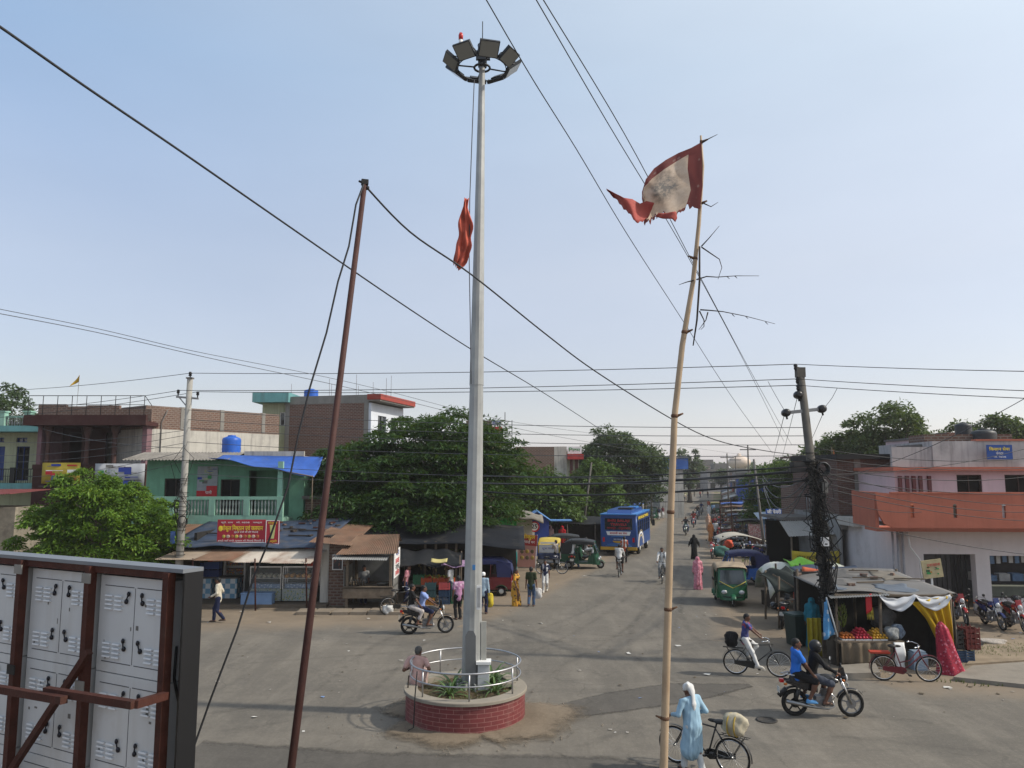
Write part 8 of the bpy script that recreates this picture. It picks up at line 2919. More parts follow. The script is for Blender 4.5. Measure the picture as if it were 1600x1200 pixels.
park('motorcycle under the canopy of the brick workshop',1335,892,head(-.8,-.5),BLUE_T)
park('pale-seated motorcycle right of the other one under the workshop canopy',1362,890,head(-.9,-.3),SILV_T)
def ride(label,px,py,h_,col=None):
 p=G(px,py)
 return dup(M1,p,h_,label,None,{'tank_black':col}if col else None)
ride('motorcycle stopped at the roadside under a rider in white shirt and helmet',894,888,head(.10,1),RED_T)
AP=head(-RD.x,-RD.y)
APPR=[('approaching motorcycle with its lamp lit, nearest of those coming up the street',1072,836,GREEN_T),('red scooter-like motorcycle coming behind the nearest one',1084,824,RED_T),('dark motorcycle third in the line coming up the street',1090,811,None),('dark motorcycle last in the line coming up the street',1096,804,None),
('pale motorcycle far off on the left side of the street',1075,785,SILV_T)]
for lab,x,y,c in APPR:
 ride(lab,x,y,AP,c)
for k,(a_,l_,c,lab)in enumerate(((29.5,4.4,None,'motorcycle parked before the black-sheeted stall on the right verge'),(33.5,4.2,RED_T,'red motorcycle parked between the first two verge stalls on the right'),(35.5,4.4,None,'dark motorcycle beside the blue-grey verge stall on the right'),(40.5,4.2,SILV_T,'silver motorcycle parked past the blue-grey verge stall'),
(42.5,4.3,None,'dark motorcycle parked before the grey-sheeted verge stall'),(48.5,4.1,BLUE_T,'blue motorcycle parked before the rusty verge stall by the lattice frame'),(54.5,4.0,None,'dark motorcycle parked past the rusty verge stall'),(57.5,4.1,RED_T,'red motorcycle parked before the bright blue verge stall'),
(64,4.0,None,'dark motorcycle parked between the two farthest verge stalls'),(52,-4.4,None,'dark motorcycle parked on the left verge beyond the coach'),(60,-4.3,RED_T,'red motorcycle parked on the left verge farther beyond the coach'))):
 m_=dup(M1,S(a_,l_),RA+1.1+.5*math.sin(k*3),lab,'motorcycles parked by the shops',{'tank_black':c}if c else None)
 m_.rotation_euler.y=.1
for a_,l_,b_c,c_c,lab in((66,-3.9,GREEND,BLACKC,'distant dark three-wheeler on the left edge of the far street'),(80,3.6,GREENA,YELLC,'distant green and yellow three-wheeler at the right edge of the far street'),(95,-3.4,BLUEA,NAVYC,'farthest blue three-wheeler on the left edge of the street')):
 rickshaw(lab,S(a_,l_),RA+PI,b_c,c_c,b_c)
hm=bag('helmet','black helmet hung on the mirror of the motorcycle behind the bin',A(1209,946,29.0)-V((0,0,.15)),(.25,.3,.27),TANKB,4,'helmet')
hm=bag('helmet','black helmet resting on the tank of the bright red motorcycle at the right edge',A(1588,937,28.4)-V((0,0,.1)),(.26,.3,.26),TANKB,6,'helmet')
bag('cloth_bag','crumpled green cloth over the motorcycles at the near end of the roadside row',A(1126,866,52)-V((0,0,.15)),(1.0,.8,.7),paint('sea_green_cloth',(0.06,0.16,0.14),.8,0,.3,5),8)
bag('cloth_bag','orange bundle on the seat beyond the blue three-wheeler',A(1139,856,49),(.5,.5,.5),paint('orange_bundle',(0.55,0.09,0.03),.7,0,.15,4),9)
t=thing('market_umbrella','flat pale tarpaulin stretched over the roadside motorcycles','tarpaulin',(A(1158,850,55).x,55,0))
MB().grid(lambda u,v:(-1.8+3.6*u,-1+2*v,1.25+.12*math.sin(5*u)+.1*v-.3*(2*u-1)**2),12,6,0,True,.02).build('sheet',paint('cream_tarp',(0.45,0.42,0.36),.8,0,.1,2),t)
mb=MB()
for x in(-1.6,1.6):
 for y in(-.8,.8):
  mb.tube([(x,y,0),(x,y,1.1)],.03,5)
mb.build('pole',WOOD,t)

# --- bicycles
BKC=paint('bicycle_black',(0.02,0.021,0.023),.4,0,.2,6,0,.5,(0.1,0.06,0.04),.25)
BKG=paint('bicycle_green',(0.02,0.05,0.04),.4,0,.2,6)
BKR=paint('bicycle_maroon',(0.16,0.02,0.035),.4,0,.2,6)
pb=G(1101,1203)
B0=bicycle('black bicycle carrying a cream sack, pushed by the man in a pale blue kurta',(pb.x,pb.y,0),head(-.80,.62),BKC)
pby=G(1183,1056)
BOYB=dup(B0,(pby.x,pby.y,0),head(.93,-.26),'black bicycle ridden by the boy in a red and navy shirt',None)
p=G(1418,1066)
BLD=bicycle('maroon and silver ladies bicycle with a red carrier parked before the fruit stall',(p.x,p.y+.1,0),head(.93,-.12),BKR,None,True)
BLD.rotation_euler.y=.08
MB().b2((-.09,-.92,.745),(.09,-.40,.79)).build('carrier_pad',paint('red_pad',(0.42,0.06,0.03),.6),BLD)
p=G(969,900)
CY1=dup(B0,(p.x,p.y,0),head(.25,1),'bicycle ridden away by the man in a white shirt and dark shorts')
p=G(1035,910)
CY2=dup(B0,(p.x,p.y,0),head(-.22,-1),'bicycle ridden towards the camera by the man in grey beside the bamboo pole')
p=G(625,958)
q=dup(B0,(p.x,p.y,0),head(.8,.5),'bicycle leaning in the shade left of the fruit cart')
q.rotation_euler.y=.1
p=G(862,897)
q=dup(B0,(p.x,p.y,0),head(1,.05),'large-wheeled bicycle parked behind the white three-wheeler with yellow top')
q.rotation_euler.y=-.1
q=dup(B0,(G(1292,1018).x-.1,G(1292,1018).y+.2,0),head(.6,.8),'bicycle leaning on the foot of the leaning pole')
q.rotation_euler.y=.12
# sack on the carrier
c=V((pb.x,pb.y,0))+Matrix.Rotation(head(-.80,.62),3,'Z')@V((0,-.62,.75))
o=bag('sack','cream sack bound with yellow straps on the carrier of the pushed bicycle',c,(.34,.46,.40),paint('cream_sack',(0.46,0.42,0.33),.9,0,.12,4,.4,.2,(0.3,0.26,0.18),.3),12,'sack')
o.rotation_euler.z=head(-.80,.62)
mb=MB()
for x in(-.06,.07):
 mb.ring((0,x,.19),.20,.014,'y',18,4)
mb.build('strap',paint('yellow_strap',(0.45,0.33,0.08),.8),o)
# pull-along cart row of far vehicles
def farcar(label,along,lat,col,kind):
 p=S(along,lat)
 t=thing('parked_truck' if kind=='t' else 'parked_car',label,'truck' if kind=='t' else 'car',(p.x,p.y,0),RA+R(175))
 m=paint('far_car_%02x%02x'%(int(col[0]*255),int(col[2]*255)),col,.35,0,.06,2)
 if kind=='t':
  MB().b2((-1.0,1.2,.6),(1.0,2.9,2.4)).build('cab',m,t)
  MB().b2((-1.1,-3,.8),(1.1,1.1,2.2)).build('load_body',paint('truck_body',(0.2,0.14,0.1),.8),t)
  MB().b2((-.9,2.905,1.5),(.9,2.92,2.2)).build('windscreen',WINGL,t)
  ws_=((.95,2.2),(-.95,2.2),(.95,-2),(-.95,-2));r_=.48
 else:
  MB().prism([(-1.9,.3),(2.0,.3),(2.0,.75),(1.1,.9),(.5,1.4),(-1.3,1.42),(-1.9,.9)],'x',-.78,.78).build('body',m,t)
  MB().prism([(1.0,.92),(.48,1.36),(-1.25,1.37),(-1.7,.95)],'x',-.785,.785).build('window',WINGL,t)
  ws_=((.72,1.2),(-.72,1.2),(.72,-1.2),(-.72,-1.2));r_=.31
 for x,y in ws_:
  MB().ring((x,y,r_),r_-.09,.1,'x',16,6).build('wheel',TYRE,t)
farcar('white truck parked far down the left side of the street',92,-5.2,(0.45,0.46,0.47),'t')
farcar('blue car parked beyond the white truck far down the street',102,-4.9,(0.05,0.10,0.3),'c')
farcar('dark blue car parked farthest down the left side of the street',113,-4.6,(0.06,0.07,0.14),'c')
farcar('pale van parked in front of the blue coach',38,-4.6,(0.5,0.48,0.44),'c')
t=thing('blue_kiosk','small stall with a light blue awning left of the far road','stall',S(62,-5.2),RA)
MB().b2((-2,0,0),(-.2,3,1.0)).build('counter',WOOD,t)
MB().b2((-2.4,-.3,2.3),(.4,3.3,2.4)).build('awning',paint('light_blue_awning',(0.2,0.34,0.52),.6),t)
mb=MB()
for x in(-2.3,.3):
 for y in(-.2,3.2):
  mb.tube([(x,y,0),(x,y,2.3)],.05,6)
mb.build('post',WHITEP,t)
t=thing('black_awning_stall','long low stall under black and blue sheets behind the white three-wheeler','stall',(A(905,850,58).x,57,0))
MB().grid(lambda u,v:(-3.2+7.4*u,-1+3.2*v,2.05+.25*v+.08*math.sin(9*u+3*v)),20,6,0,True,.03).build('roof',BLACKTARP,t)
MB().b2((-3,2.0,0),(4,2.1,2.1)).b2((-3,-.6,0),(4,-.5,.75)).build('wall',WOOD_D,t)
mb=MB()
for x in(-3,-1,1,3,4.1):
 mb.tube([(x,-.9,0),(x,-.9,2.1)],.05,6)
mb.build('post',WOOD,t)

# --- fruit cart with dark tarp, crates in front
ct=G(668,945)
t=thing('fruit_cart','fruit cart under a sagging black tarpaulin left of the mast','cart',(ct.x,ct.y+1.2,0))
def tarp(u,v):
 x=-1.45+2.9*u
 return(x-.1*v,-.95+2.0*v,2.0-.30*(1-v)**2+.16*v-.10*u+.06*math.sin(8*u+3*v)-.25*(1-v)*max(0,.35-u)*3+.04*math.sin(19*u))
MB().grid(tarp,24,10,0,True,.02).build('black_tarpaulin',BLACKTARP,t)
MB().grid(lambda u,v:(.55+1.1*u,-1.0+1.2*v,1.86-.22*(1-v)+.05*math.sin(9*u+4*v)-.1*u),12,6,0,True,.02).build('purple_sheet',pattern('purple_check',(0.26,0.16,0.27),[(0.38,0.26,0.36),(0.12,0.08,0.16)],5,.8,'blobs',.35),t)
MB().grid(lambda u,v:(.1+.7*u,-1.02+.3*v,1.80+.12*v-.05*math.sin(PI*u)),8,3,0,True,.02).build('yellow_trim',paint('cream_yellow_cloth',(0.5,0.44,0.2),.8),t)
mb=MB()
for x,y in((-1.35,-.85),(1.35,-.85),(-1.3,.95),(1.3,.95),(0,.95)):
 mb.tube([(x,y,0),(x,y,2.05)],.03,6)
mb.build('pole',WOOD,t)
MB().b2((-1.0,-.5,.66),(1.1,.8,.74)).build('cart_bed',WOOD,t)
for x in(-.7,.8):
 w=MB().ring((x,-.56,.33),.30,.03,'y',20,6).build('wheel',TYRE,t)
mb=MB()
r=random.Random(17)
for _ in range(110):
 mb.ell((r.uniform(-.35,1.0),r.uniform(-.35,.4),.92+r.random()*.12),(.06,.06,.055),7,5,r.choice((0,0,1,2)))
mb.build('fruit',[paint('lime_fruit',(0.28,0.33,0.08),.5,0,.2,9),paint('gold_fruit',(0.46,0.30,0.06),.5,0,.2,9),paint('red_apple',(0.38,0.05,0.04),.4,0,.2,9)],t)
mb=MB()
for _ in range(60):
 x,z=r.uniform(-.6,1.0),r.uniform(1.25,1.65)
 mb.tube([(x,-.1+r.uniform(0,.6),z+.1),(x+r.uniform(-.05,.05),-.15+r.uniform(0,.6),z)],[.035,.02],5,r.randrange(2))
mb.build('hanging_fruit',[paint('pale_banana',(0.42,0.38,0.20),.6),paint('brown_bunch',(0.12,0.10,0.05),.7)],t)
cx,cy=ct.x,ct.y
for k,(dx,dy,z,m,lab)in enumerate((
(.05,.15,.0,CRY,'amber slatted crate at the bottom left of the pile before the fruit cart'),(.10,.2,.31,CRT,'lower teal slatted crate in the pile before the fruit cart'),(.10,.2,.62,CRT,'upper teal slatted crate in the pile before the fruit cart'),
(.70,.25,.0,CRB,'bottom blue slatted crate in the middle stack before the fruit cart'),(.70,.25,.31,CRB,'second blue slatted crate in the middle stack before the fruit cart'),(.70,.25,.62,CRP,'pink slatted crate topping the middle stack before the fruit cart'),
(1.22,.4,.0,CRG,'green slatted crate at the bottom of the right stack before the fruit cart'),(1.22,.4,.31,CRT,'middle dull crate of the right stack before the fruit cart'),(1.22,.4,.62,CRT,'top dull crate of the right stack before the fruit cart'),
(-.15,.9,.745,CRO,'left orange fruit crate on the bed of the fruit cart'),(.38,.85,.745,CRO,'middle orange fruit crate on the bed of the fruit cart'),(.86,.80,.745,CRO,'right orange fruit crate on the bed of the fruit cart'))):
 slat_crate(lab,(cx+dx,cy+dy-(.0 if z!=.745 else-.0),z),(.48,.36,.30),m,RND.uniform(-.08,.08),'slatted crates round the black-roofed fruit cart')
slat_crate('dark green crate on the left of the cart bed, full of produce',(cx-.5,cy+.95,.745),(.5,.4,.42),CRG,0.05,'slatted crates round the black-roofed fruit cart')
bag('plastic_bag','white plastic sack dropped on the ground left of the fruit cart',(G(606,960).x,G(606,960).y,-.02),(.45,.4,.4),paint('white_sack',(0.5,0.5,0.49),.5,0,.3,6,.4),15)
# ================================================================== PEOPLE
# bodies and clothes are distance fields of tapered limbs, smoothly joined and turned into one skin each
def surface_nets(F,o,h):
 """mesh of the zero level of the field sampled on a grid with origin o and step h"""
 S_=F<0
 nx,ny,nz=F.shape
 c=S_[:-1,:-1,:-1].astype(np.int8)
 cnt=np.zeros((nx-1,ny-1,nz-1),np.int8)
 for dx in(0,1):
  for dy in(0,1):
   for dz in(0,1):
    cnt+=S_[dx:nx-1+dx,dy:ny-1+dy,dz:nz-1+dz]
 act=(cnt>0)&(cnt<8)
 idx=-np.ones(act.shape,np.int64)
 I=np.argwhere(act)
 idx[act]=np.arange(len(I))
 acc=np.zeros((len(I),3));num=np.zeros(len(I))
 cor=[(a,b,c_)for a in(0,1)for b in(0,1)for c_ in(0,1)]
 val={k:F[I[:,0]+k[0],I[:,1]+k[1],I[:,2]+k[2]]for k in cor}
 for a in cor:
  for ax in range(3):
   if a[ax]==0:
    b=list(a);b[ax]=1;b=tuple(b)
    fa,fb_=val[a],val[b]
    m=(fa<0)!=(fb_<0)
    tt=fa[m]/(fa[m]-fb_[m])
    p=np.tile(np.array(a,float),(m.sum(),1))
    p[:,ax]+=tt
    acc[m]+=p;num[m]+=1
 V_=(I+acc/num[:,None])*h+o
 faces=[]
 for ax in range(3):
  sl0=[slice(None)]*3;sl1=[slice(None)]*3
  sl0[ax]=slice(0,-1);sl1[ax]=slice(1,None)
  a_,b_=S_[tuple(sl0)],S_[tuple(sl1)]
  e=np.argwhere(a_!=b_)
  u,w=(ax+1)%3,(ax+2)%3
  ok=(e[:,u]>0)&(e[:,w]>0)&(e[:,u]<F.shape[u]-1)&(e[:,w]<F.shape[w]-1)
  e=e[ok]
  ins=a_[e[:,0],e[:,1],e[:,2]]
  q=[]
  for du,dw in((-1,-1),(0,-1),(0,0),(-1,0)):
   k=e.copy();k[:,u]+=du;k[:,w]+=dw
   q.append(idx[k[:,0],k[:,1],k[:,2]])
  q=np.stack(q,1)
  q[~ins]=q[~ins][:,::-1]
  faces.append(q)
 Q=np.concatenate(faces)
 Q=Q[(Q>=0).all(1)]
 return V_,Q

class Field:
 def __init__(self):
  self.pr=[]
 def cap(self,a,b,ra,rb,k=.03,sq=None):
  """limb from a to b with end radii; sq=(axis, factor) flattens it along an axis"""
  self.pr.append(('c',np.array(a,float),np.array(b,float),ra,rb,k,sq));return self
 def ell(self,c,r,k=.03,M=None):
  self.pr.append(('e',np.array(c,float),np.array(r,float),None if M is None else np.array(M),0,k,None));return self
 def mesh(self,h,fold=0.0,seed=0,cut=None,pleat=0.0):
  lo=np.array([1e9]*3);hi=-lo
  for p in self.pr:
   if p[0]=='c':
    r=max(p[3],p[4])*(max(1,p[6][1])if p[6]else 1)
    lo=np.minimum(lo,np.minimum(p[1],p[2])-r);hi=np.maximum(hi,np.maximum(p[1],p[2])+r)
   else:
    r=max(p[2]);lo=np.minimum(lo,p[1]-r);hi=np.maximum(hi,p[1]+r)
  lo-=3*h+.02;hi+=3*h+.02
  n=np.ceil((hi-lo)/h).astype(int)+1
  F=np.full(n,.2)
  ax=[lo[i]+h*np.arange(n[i])for i in range(3)]
  for p in self.pr:
   if p[0]=='c':
    r=max(p[3],p[4])*(max(1,p[6][1])if p[6]else 1);mn,mx_=np.minimum(p[1],p[2])-r,np.maximum(p[1],p[2])+r
   else:
    r=max(p[2]);mn,mx_=p[1]-r,p[1]+r
   pad=p[5]+3*h
   s=[slice(max(0,int((mn[i]-pad-lo[i])/h)),min(n[i],int((mx_[i]+pad-lo[i])/h)+2))for i in range(3)]
   X,Y,Z=np.meshgrid(*[ax[i][s[i]]for i in range(3)],indexing='ij')
   if p[0]=='c':
    a,b,ra,rb=p[1],p[2],p[3],p[4]
    d=b-a;L2=max(1e-9,d@d)
    px_,py_,pz_=X-a[0],Y-a[1],Z-a[2]
    t_=np.clip((px_*d[0]+py_*d[1]+pz_*d[2])/L2,0,1)
    qx,qy,qz=px_-t_*d[0],py_-t_*d[1],pz_-t_*d[2]
    if p[6]:
     v_=np.array(p[6][0],float);v_/=np.linalg.norm(v_);f=1/p[6][1]-1
     dt=qx*v_[0]+qy*v_[1]+qz*v_[2]
     qx,qy,qz=qx+f*dt*v_[0],qy+f*dt*v_[1],qz+f*dt*v_[2]
    D=np.sqrt(qx*qx+qy*qy+qz*qz)-(ra+(rb-ra)*t_)
   else:
    c,rr,M=p[1],p[2],p[3]
    q=np.stack([X-c[0],Y-c[1],Z-c[2]],-1)
    if M is not None:
     q=q@M
    D=(np.sqrt(((q/rr)**2).sum(-1))-1)*rr.min()
   k=p[5]
   G_=F[tuple(s)]
   hh=np.clip(.5+.5*(D-G_)/k,0,1)
   F[tuple(s)]=D*(1-hh)+G_*hh-k*hh*(1-hh)
  if fold or cut is not None:
   X,Y,Z=np.meshgrid(*ax,indexing='ij')
   if fold:
    F=F+fold*(np.sin(31*X+13*Z+seed)*np.sin(23*Y-17*Z+2*seed)+.6*np.sin(19*Z+37*X*Y*8+seed))
    if pleat:
     a_=np.arctan2(Y-.02,X)
     F=F+pleat*(np.sin(9*a_+2.5*np.sin(3*Z))+.6*np.sin(15*a_-4*Z))*np.clip(1.45-Z,.25,1)
   if cut is not None:
    F=np.maximum(F,cut(X,Y,Z))
  return surface_nets(F,lo,h)

def skin_obj(name,VQ,mat,parent=None):
 Vv,Q=VQ
 me=bpy.data.meshes.new(name)
 n=len(Q)
 me.vertices.add(len(Vv));me.vertices.foreach_set('co',Vv.astype(np.float32).ravel())
 me.loops.add(4*n);me.loops.foreach_set('vertex_index',Q.astype(np.int32).ravel())
 me.polygons.add(n);me.polygons.foreach_set('loop_start',np.arange(0,4*n,4,dtype=np.int32))
 me.polygons.foreach_set('use_smooth',np.ones(n,bool))
 me.update(calc_edges=True)
 me.materials.append(mat)
 o=bpy.data.objects.new(name,me)
 COL.objects.link(o)
 if parent is not None:
  o.parent=parent
 return o

def ik(a,b,l1,l2,pole):
 a,b,pole=V(a),V(b),V(pole)
 d=b-a
 L=min(d.length,(l1+l2)*.999)
 u=d.normalized()
 b=a+u*L
 x=(l1*l1-l2*l2+L*L)/(2*L)
 hgt=math.sqrt(max(0,l1*l1-x*x))
 q=pole-u*pole.dot(u)
 q=q.normalized()if q.length>1e-5 else u.orthogonal().normalized()
 return a+u*x+q*hgt,b

SKINM=paint('brown_skin',(0.165,0.082,0.052),.55,0,.10,9,0,.4)
HAIRM=paint('black_hair',(0.014,0.012,0.012),.6,0,.2,20)
GREYH=paint('grey_hair',(0.10,0.095,0.09),.7,0,.3,20)
EYEM=paint('eye_dark',(0.015,0.012,0.012),.3)
LIPM=paint('lip',(0.13,0.05,0.045),.6)
SHOEM=paint('worn_sandal',(0.05,0.038,0.03),.7)
PIX=26.0

def person(label,loc,rz,shirt,trousers,*,h=1.66,pelvis=None,lean=0.0,twist=0.0,headp=0.0,heady=0.0,wr=None,an=None,apole=None,kpole=None,sleeve='short',legs='full',
hair=HAIRM,hat=None,hatm=None,kurta=None,cloak=None,saree=None,shoe=SHOEM,res=.016,woman=False,slim=1.0,fingers=True,group=None,scarf=None,grip=False,bag_=None,fold=.0055,vest=None):
 """figure in its own frame: x to its left hand's side negative, y forward, z up; wrists and ankles are given, elbows and knees follow"""
 s=h/1.68
 P=V(pelvis)if pelvis else V((0,0,.93*s))
 Mx_=Matrix.Rotation(-lean,3,'X')
 Mz_=Matrix.Rotation(twist,3,'Z')
 def tz(p):
  return P+Mz_@(Mx_@(V(p)*s))
 waist,chest,neck=tz((0,0,.13)),tz((0,.01,.33)),tz((0,-.005,.505))
 sw_=(.165 if not woman else.150)*slim
 sh={1:tz((sw_,0,.455)),-1:tz((-sw_,0,.455))}
 hp={1:P+Mz_@V((.085*s,0,-.03*s)),-1:P+Mz_@V((-.085*s,0,-.03*s))}
 Mh=Mz_@Matrix.Rotation(heady,3,'Z')@Matrix.Rotation(-(lean*.35+headp),3,'X')
 hc=neck+Mh@V((0,.025*s,.125*s))
 def hd(p):
  return hc+Mh@(V(p)*s)
 wr=wr or{1:V((.24*s,.04,.80*s)),-1:V((-.24*s,.04,.80*s))}
 an=an or{1:V((.09,0,.08)),-1:V((-.09,0,.08))}
 el,kn,WR,AN={},{},{},{}
 for q in(1,-1):
  el[q],WR[q]=ik(sh[q],wr[q],.285*s,.25*s,(apole or{}).get(q,V((q*.35,-1,-.3))))
  kn[q],AN[q]=ik(hp[q],an[q],.43*s,.42*s,(kpole or{}).get(q,V((q*.05,1,0))))
 fwd=Mz_@V((0,1,0))
 lat=Mz_@V((1,0,0))
 B=Field()
 def torso(F,g):
  F.cap(P+V((0,0,-.02))*s,waist,(.125+g)*s*slim,(.112+g)*s*slim,.05,(fwd,.74))
  F.cap(waist,chest,(.112+g)*s*slim,(.138+g)*s*slim,.06,(fwd,.74))
  F.cap(chest,tz((0,-.005,.44)),(.138+g)*s*slim,(.105+g)*s*slim,.05,(fwd,.70))
  F.cap(sh[1]-lat*.03,sh[-1]+lat*.03,(.058+g)*s,(.058+g)*s,.05)
  if woman:
   for q in(1,-1):
    F.ell(tz((q*.065,.095,.32)),(.055+g,)*3,.04)
 torso(B,0)
 B.cap(tz((0,-.005,.44)),hd((0,-.02,-.07)),.060*s,.052*s,.035)
 # head: skull, face, jaw, nose, ears
 MM=np.array(Mh)
 B.ell(hd((0,-.008,.025)),V((.074,.092,.088))*s,.02,MM)
 B.ell(hd((0,.025,-.035)),V((.058,.060,.075))*s,.03,MM)
 B.ell(hd((0,.055,-.082)),V((.030,.026,.022))*s,.025,MM)
 B.cap(hd((0,.082,.012)),hd((0,.102,-.026)),.010*s,.016*s,.014)
 for q in(1,-1):
  B.ell(hd((q*.076,-.005,-.012)),V((.012,.020,.032))*s,.012,MM)
 for q in(1,-1):
  B.cap(sh[q],el[q],.048*s,.039*s,.03)
  B.cap(el[q],WR[q],.039*s,.026*s,.02)
  fd=(WR[q]-el[q]).normalized()
  if grip:
   hd_=(fwd*.7+fd*.6+V((0,0,-.25))).normalized()
  else:
   hd_=(fd+fwd*.15).normalized()
  B.cap(WR[q],WR[q]+hd_*.075*s,.025*s,.036*s,.02,(lat if not grip else V((0,0,1)),.62))
  B.cap(hp[q],kn[q],.082*s*slim,.055*s,.04)
  B.cap(kn[q],AN[q]+V((0,0,.01)),.055*s,.036*s,.03)
  B.ell(kn[q].lerp(AN[q],.3)-fwd*.012,V((.05,.05,.10))*s,.04)
  fdir=V((fwd.x,fwd.y,0)).normalized()
  B.cap(AN[q]+V((0,0,-.035))-fdir*.03,AN[q]+V((0,0,-.05))+fdir*.13,.036*s,.030*s,.03)
 root=skin_obj('person',B.mesh(res),SKINM)
 root.location=loc
 root.rotation_euler.z=rz
 tag(root,label,'person',group)
 if fingers:
  mb=MB()
  for q in(1,-1):
   fd=(WR[q]-el[q]).normalized()
   hd_=((fwd*.7+fd*.6+V((0,0,-.25)))if grip else(fd+fwd*.15)).normalized()
   side_=lat if grip else fwd
   pn=hd_.cross(side_).normalized()
   curl=pn*(1 if pn.dot(V((0,0,-1))if grip else-lat*q)>0 else-1)
   kb=WR[q]+hd_*.085*s
   for f,(off,ln)in enumerate(((-.027,.060),(-.009,.070),(.009,.066),(.026,.052))):
    a=kb+side_*off*s
    c1=1.0 if grip else.35
    b=a+(hd_*.8+curl*.5*c1).normalized()*ln*.5*s
    c_=b+(hd_*(.15 if grip else.7)+curl*(1.0 if grip else.6)).normalized()*ln*.5*s
    mb.tube([a-hd_*.02,a,b,c_],[.0095*s,.0095*s,.0085*s,.006*s],6)
   th=WR[q]+hd_*.03*s-side_*.024*s*(q if grip else-1)
   td=(hd_*.7-side_*.75*(q if grip else-1)+curl*.4).normalized()
   mb.tube([th,th+td*.032*s,th+td*.032*s+(hd_*.8+curl*.6).normalized()*.030*s],[.012*s,.0105*s,.007*s],6)
  mb.build('fingers',SKINM,root)
  mb=MB()
  for q in(1,-1):
   mb.ell(hd((q*.030,.078,.004)),V((.013,.008,.007))*s,8,5,0)
   mb.tube([hd((q*.014,.085,.022)),hd((q*.034,.083,.026)),hd((q*.048,.072,.020))],.0042*s,5,0)
  mb.build('eyes',EYEM,root)
  MB().tube([hd((-.022,.080,-.052)),hd((0,.087,-.050)),hd((.022,.080,-.052))],[.003,.0065*s,.003],6).build('mouth',LIPM,root)
 if hair is not None and hat not in('helmet','turban','cap','veil'):
  H=Field()
  H.ell(hd((0,-.018,.042)),V((.082,.094,.086))*s,.02,MM)
  H.ell(hd((0,-.055,-.005)),V((.072,.055,.075))*s,.03,MM)
  fp,fn=hd((0,.060,.035)),Mh@V((0,.86,-.5))
  o=H.mesh(min(res,.014),.002,1,lambda X,Y,Z:(X-fp.x)*fn.x+(Y-fp.y)*fn.y+(Z-fp.z)*fn.z)
  skin_obj('hair',o,hair,root)
  if woman:
   skin_obj('hair_bun',Field().ell(hd((0,-.115,-.01)),V((.045,.04,.045))*s,.02).mesh(.014),hair,root)
 if hat=='helmet':
  H=Field().ell(hd((0,-.005,.025)),V((.125,.140,.135))*s,.02,MM).ell(hd((0,.02,-.05)),V((.105,.115,.085))*s,.04,MM)
  fp=hd((0,.075,-.0));fn=Mh@V((0,1,0));up=Mh@V((0,0,1))
  def cut(X,Y,Z):
   f=(X-fp.x)*fn.x+(Y-fp.y)*fn.y+(Z-fp.z)*fn.z
   u=np.abs((X-fp.x)*up.x+(Y-fp.y)*up.y+(Z-fp.z)*up.z+.01)-.048
   return-np.maximum(-f,u)
  skin_obj('helmet',H.mesh(.014,0,0,cut),hatm or TANKB,root)
  MB().grid(lambda u,v:hd((.122*math.sin((u-.5)*2.3),-.005+.142*math.cos((u-.5)*2.3),-.045+.09*v)),12,4,0,True,.004).build('visor',glass('visor_glass',(0.01,0.01,0.012),.1),root)
 if hat=='cap':
  skin_obj('cap',Field().ell(hd((0,-.012,.055)),V((.086,.10,.070))*s,.02,MM).ell(hd((0,-.03,.0)),V((.083,.082,.05))*s,.03,MM).mesh(.014,0,0,lambda X,Y,Z:-((Z-hd((0,0,-.01)).z)+.45*((Y-hc.y)*fwd.y+(X-hc.x)*fwd.x)*-1)),hatm or WHITEP,root)
  if hair is not None:
   skin_obj('hair',Field().ell(hd((0,-.055,-.02)),V((.074,.05,.06))*s,.02,MM).mesh(.014),hair,root)
 if hat=='turban':
  T=Field().ell(hd((0,-.012,.062)),V((.105,.118,.078))*s,.02,MM)
  for k in range(4):
   a=k*.5
   T.cap(hd((-.095,.02-.03*k,.03+.03*k)),hd((.095,-.02+.02*k,.055+.02*k)),.030*s,.030*s,.02)
  T.ell(hd((0,-.085,-.02)),V((.085,.05,.09))*s,.03,MM)
  T.cap(hd((-.03,-.12,.0)),hd((-.06,-.135,-.26)),.036*s,.050*s,.03,(fwd,.5))
  T.cap(hd((-.06,-.135,-.26)),hd((-.065,-.12,-.36)),.050*s,.030*s,.03,(fwd,.5))
  skin_obj('turban',T.mesh(.013,.004,3),hatm or WHITEP,root)
 if shirt is not None:
  Sf=Field()
  torso(Sf,.014)
  ext=.80 if sleeve=='long' else.0
  for q in(1,-1):
   if sleeve=='none':
    continue
   Sf.cap(sh[q],el[q]if sleeve=='long' else sh[q].lerp(el[q],.68),.066*s,(.054 if sleeve=='long' else.062)*s,.03)
   if sleeve=='long':
    Sf.cap(el[q],el[q].lerp(WR[q],.93),.052*s,.038*s,.025)
  if kurta:
   # skirt of a long shirt down to the knee
   kz=V((0,0,kurta))
   mid=(kn[1]+kn[-1])*.5
   bot=V((P.x*.4+mid.x*.6,P.y*.4+mid.y*.6,kurta))
   Sf.cap(chest,P+V((0,0,-.05)),.168*s,.19*s,.05,(fwd,.78))
   Sf.cap(P+V((0,0,-.05)),bot,.19*s,.245*s,.05,(fwd,.72))
  else:
   Sf.cap(P+V((0,0,.02)),P+V((0,0,-.10*s))-(fwd*.0),.142*s*slim,.135*s*slim,.05,(fwd,.80))
  fp,fn=hd((0,-.03,-.105)),(Mh@V((0,.25,1))).normalized()
  o=Sf.mesh(res,fold,2,lambda X,Y,Z:(X-fp.x)*fn.x+(Y-fp.y)*fn.y+(Z-fp.z)*fn.z,.009 if kurta else 0)
  skin_obj('shirt' if not kurta else 'kurta',o,shirt,root)
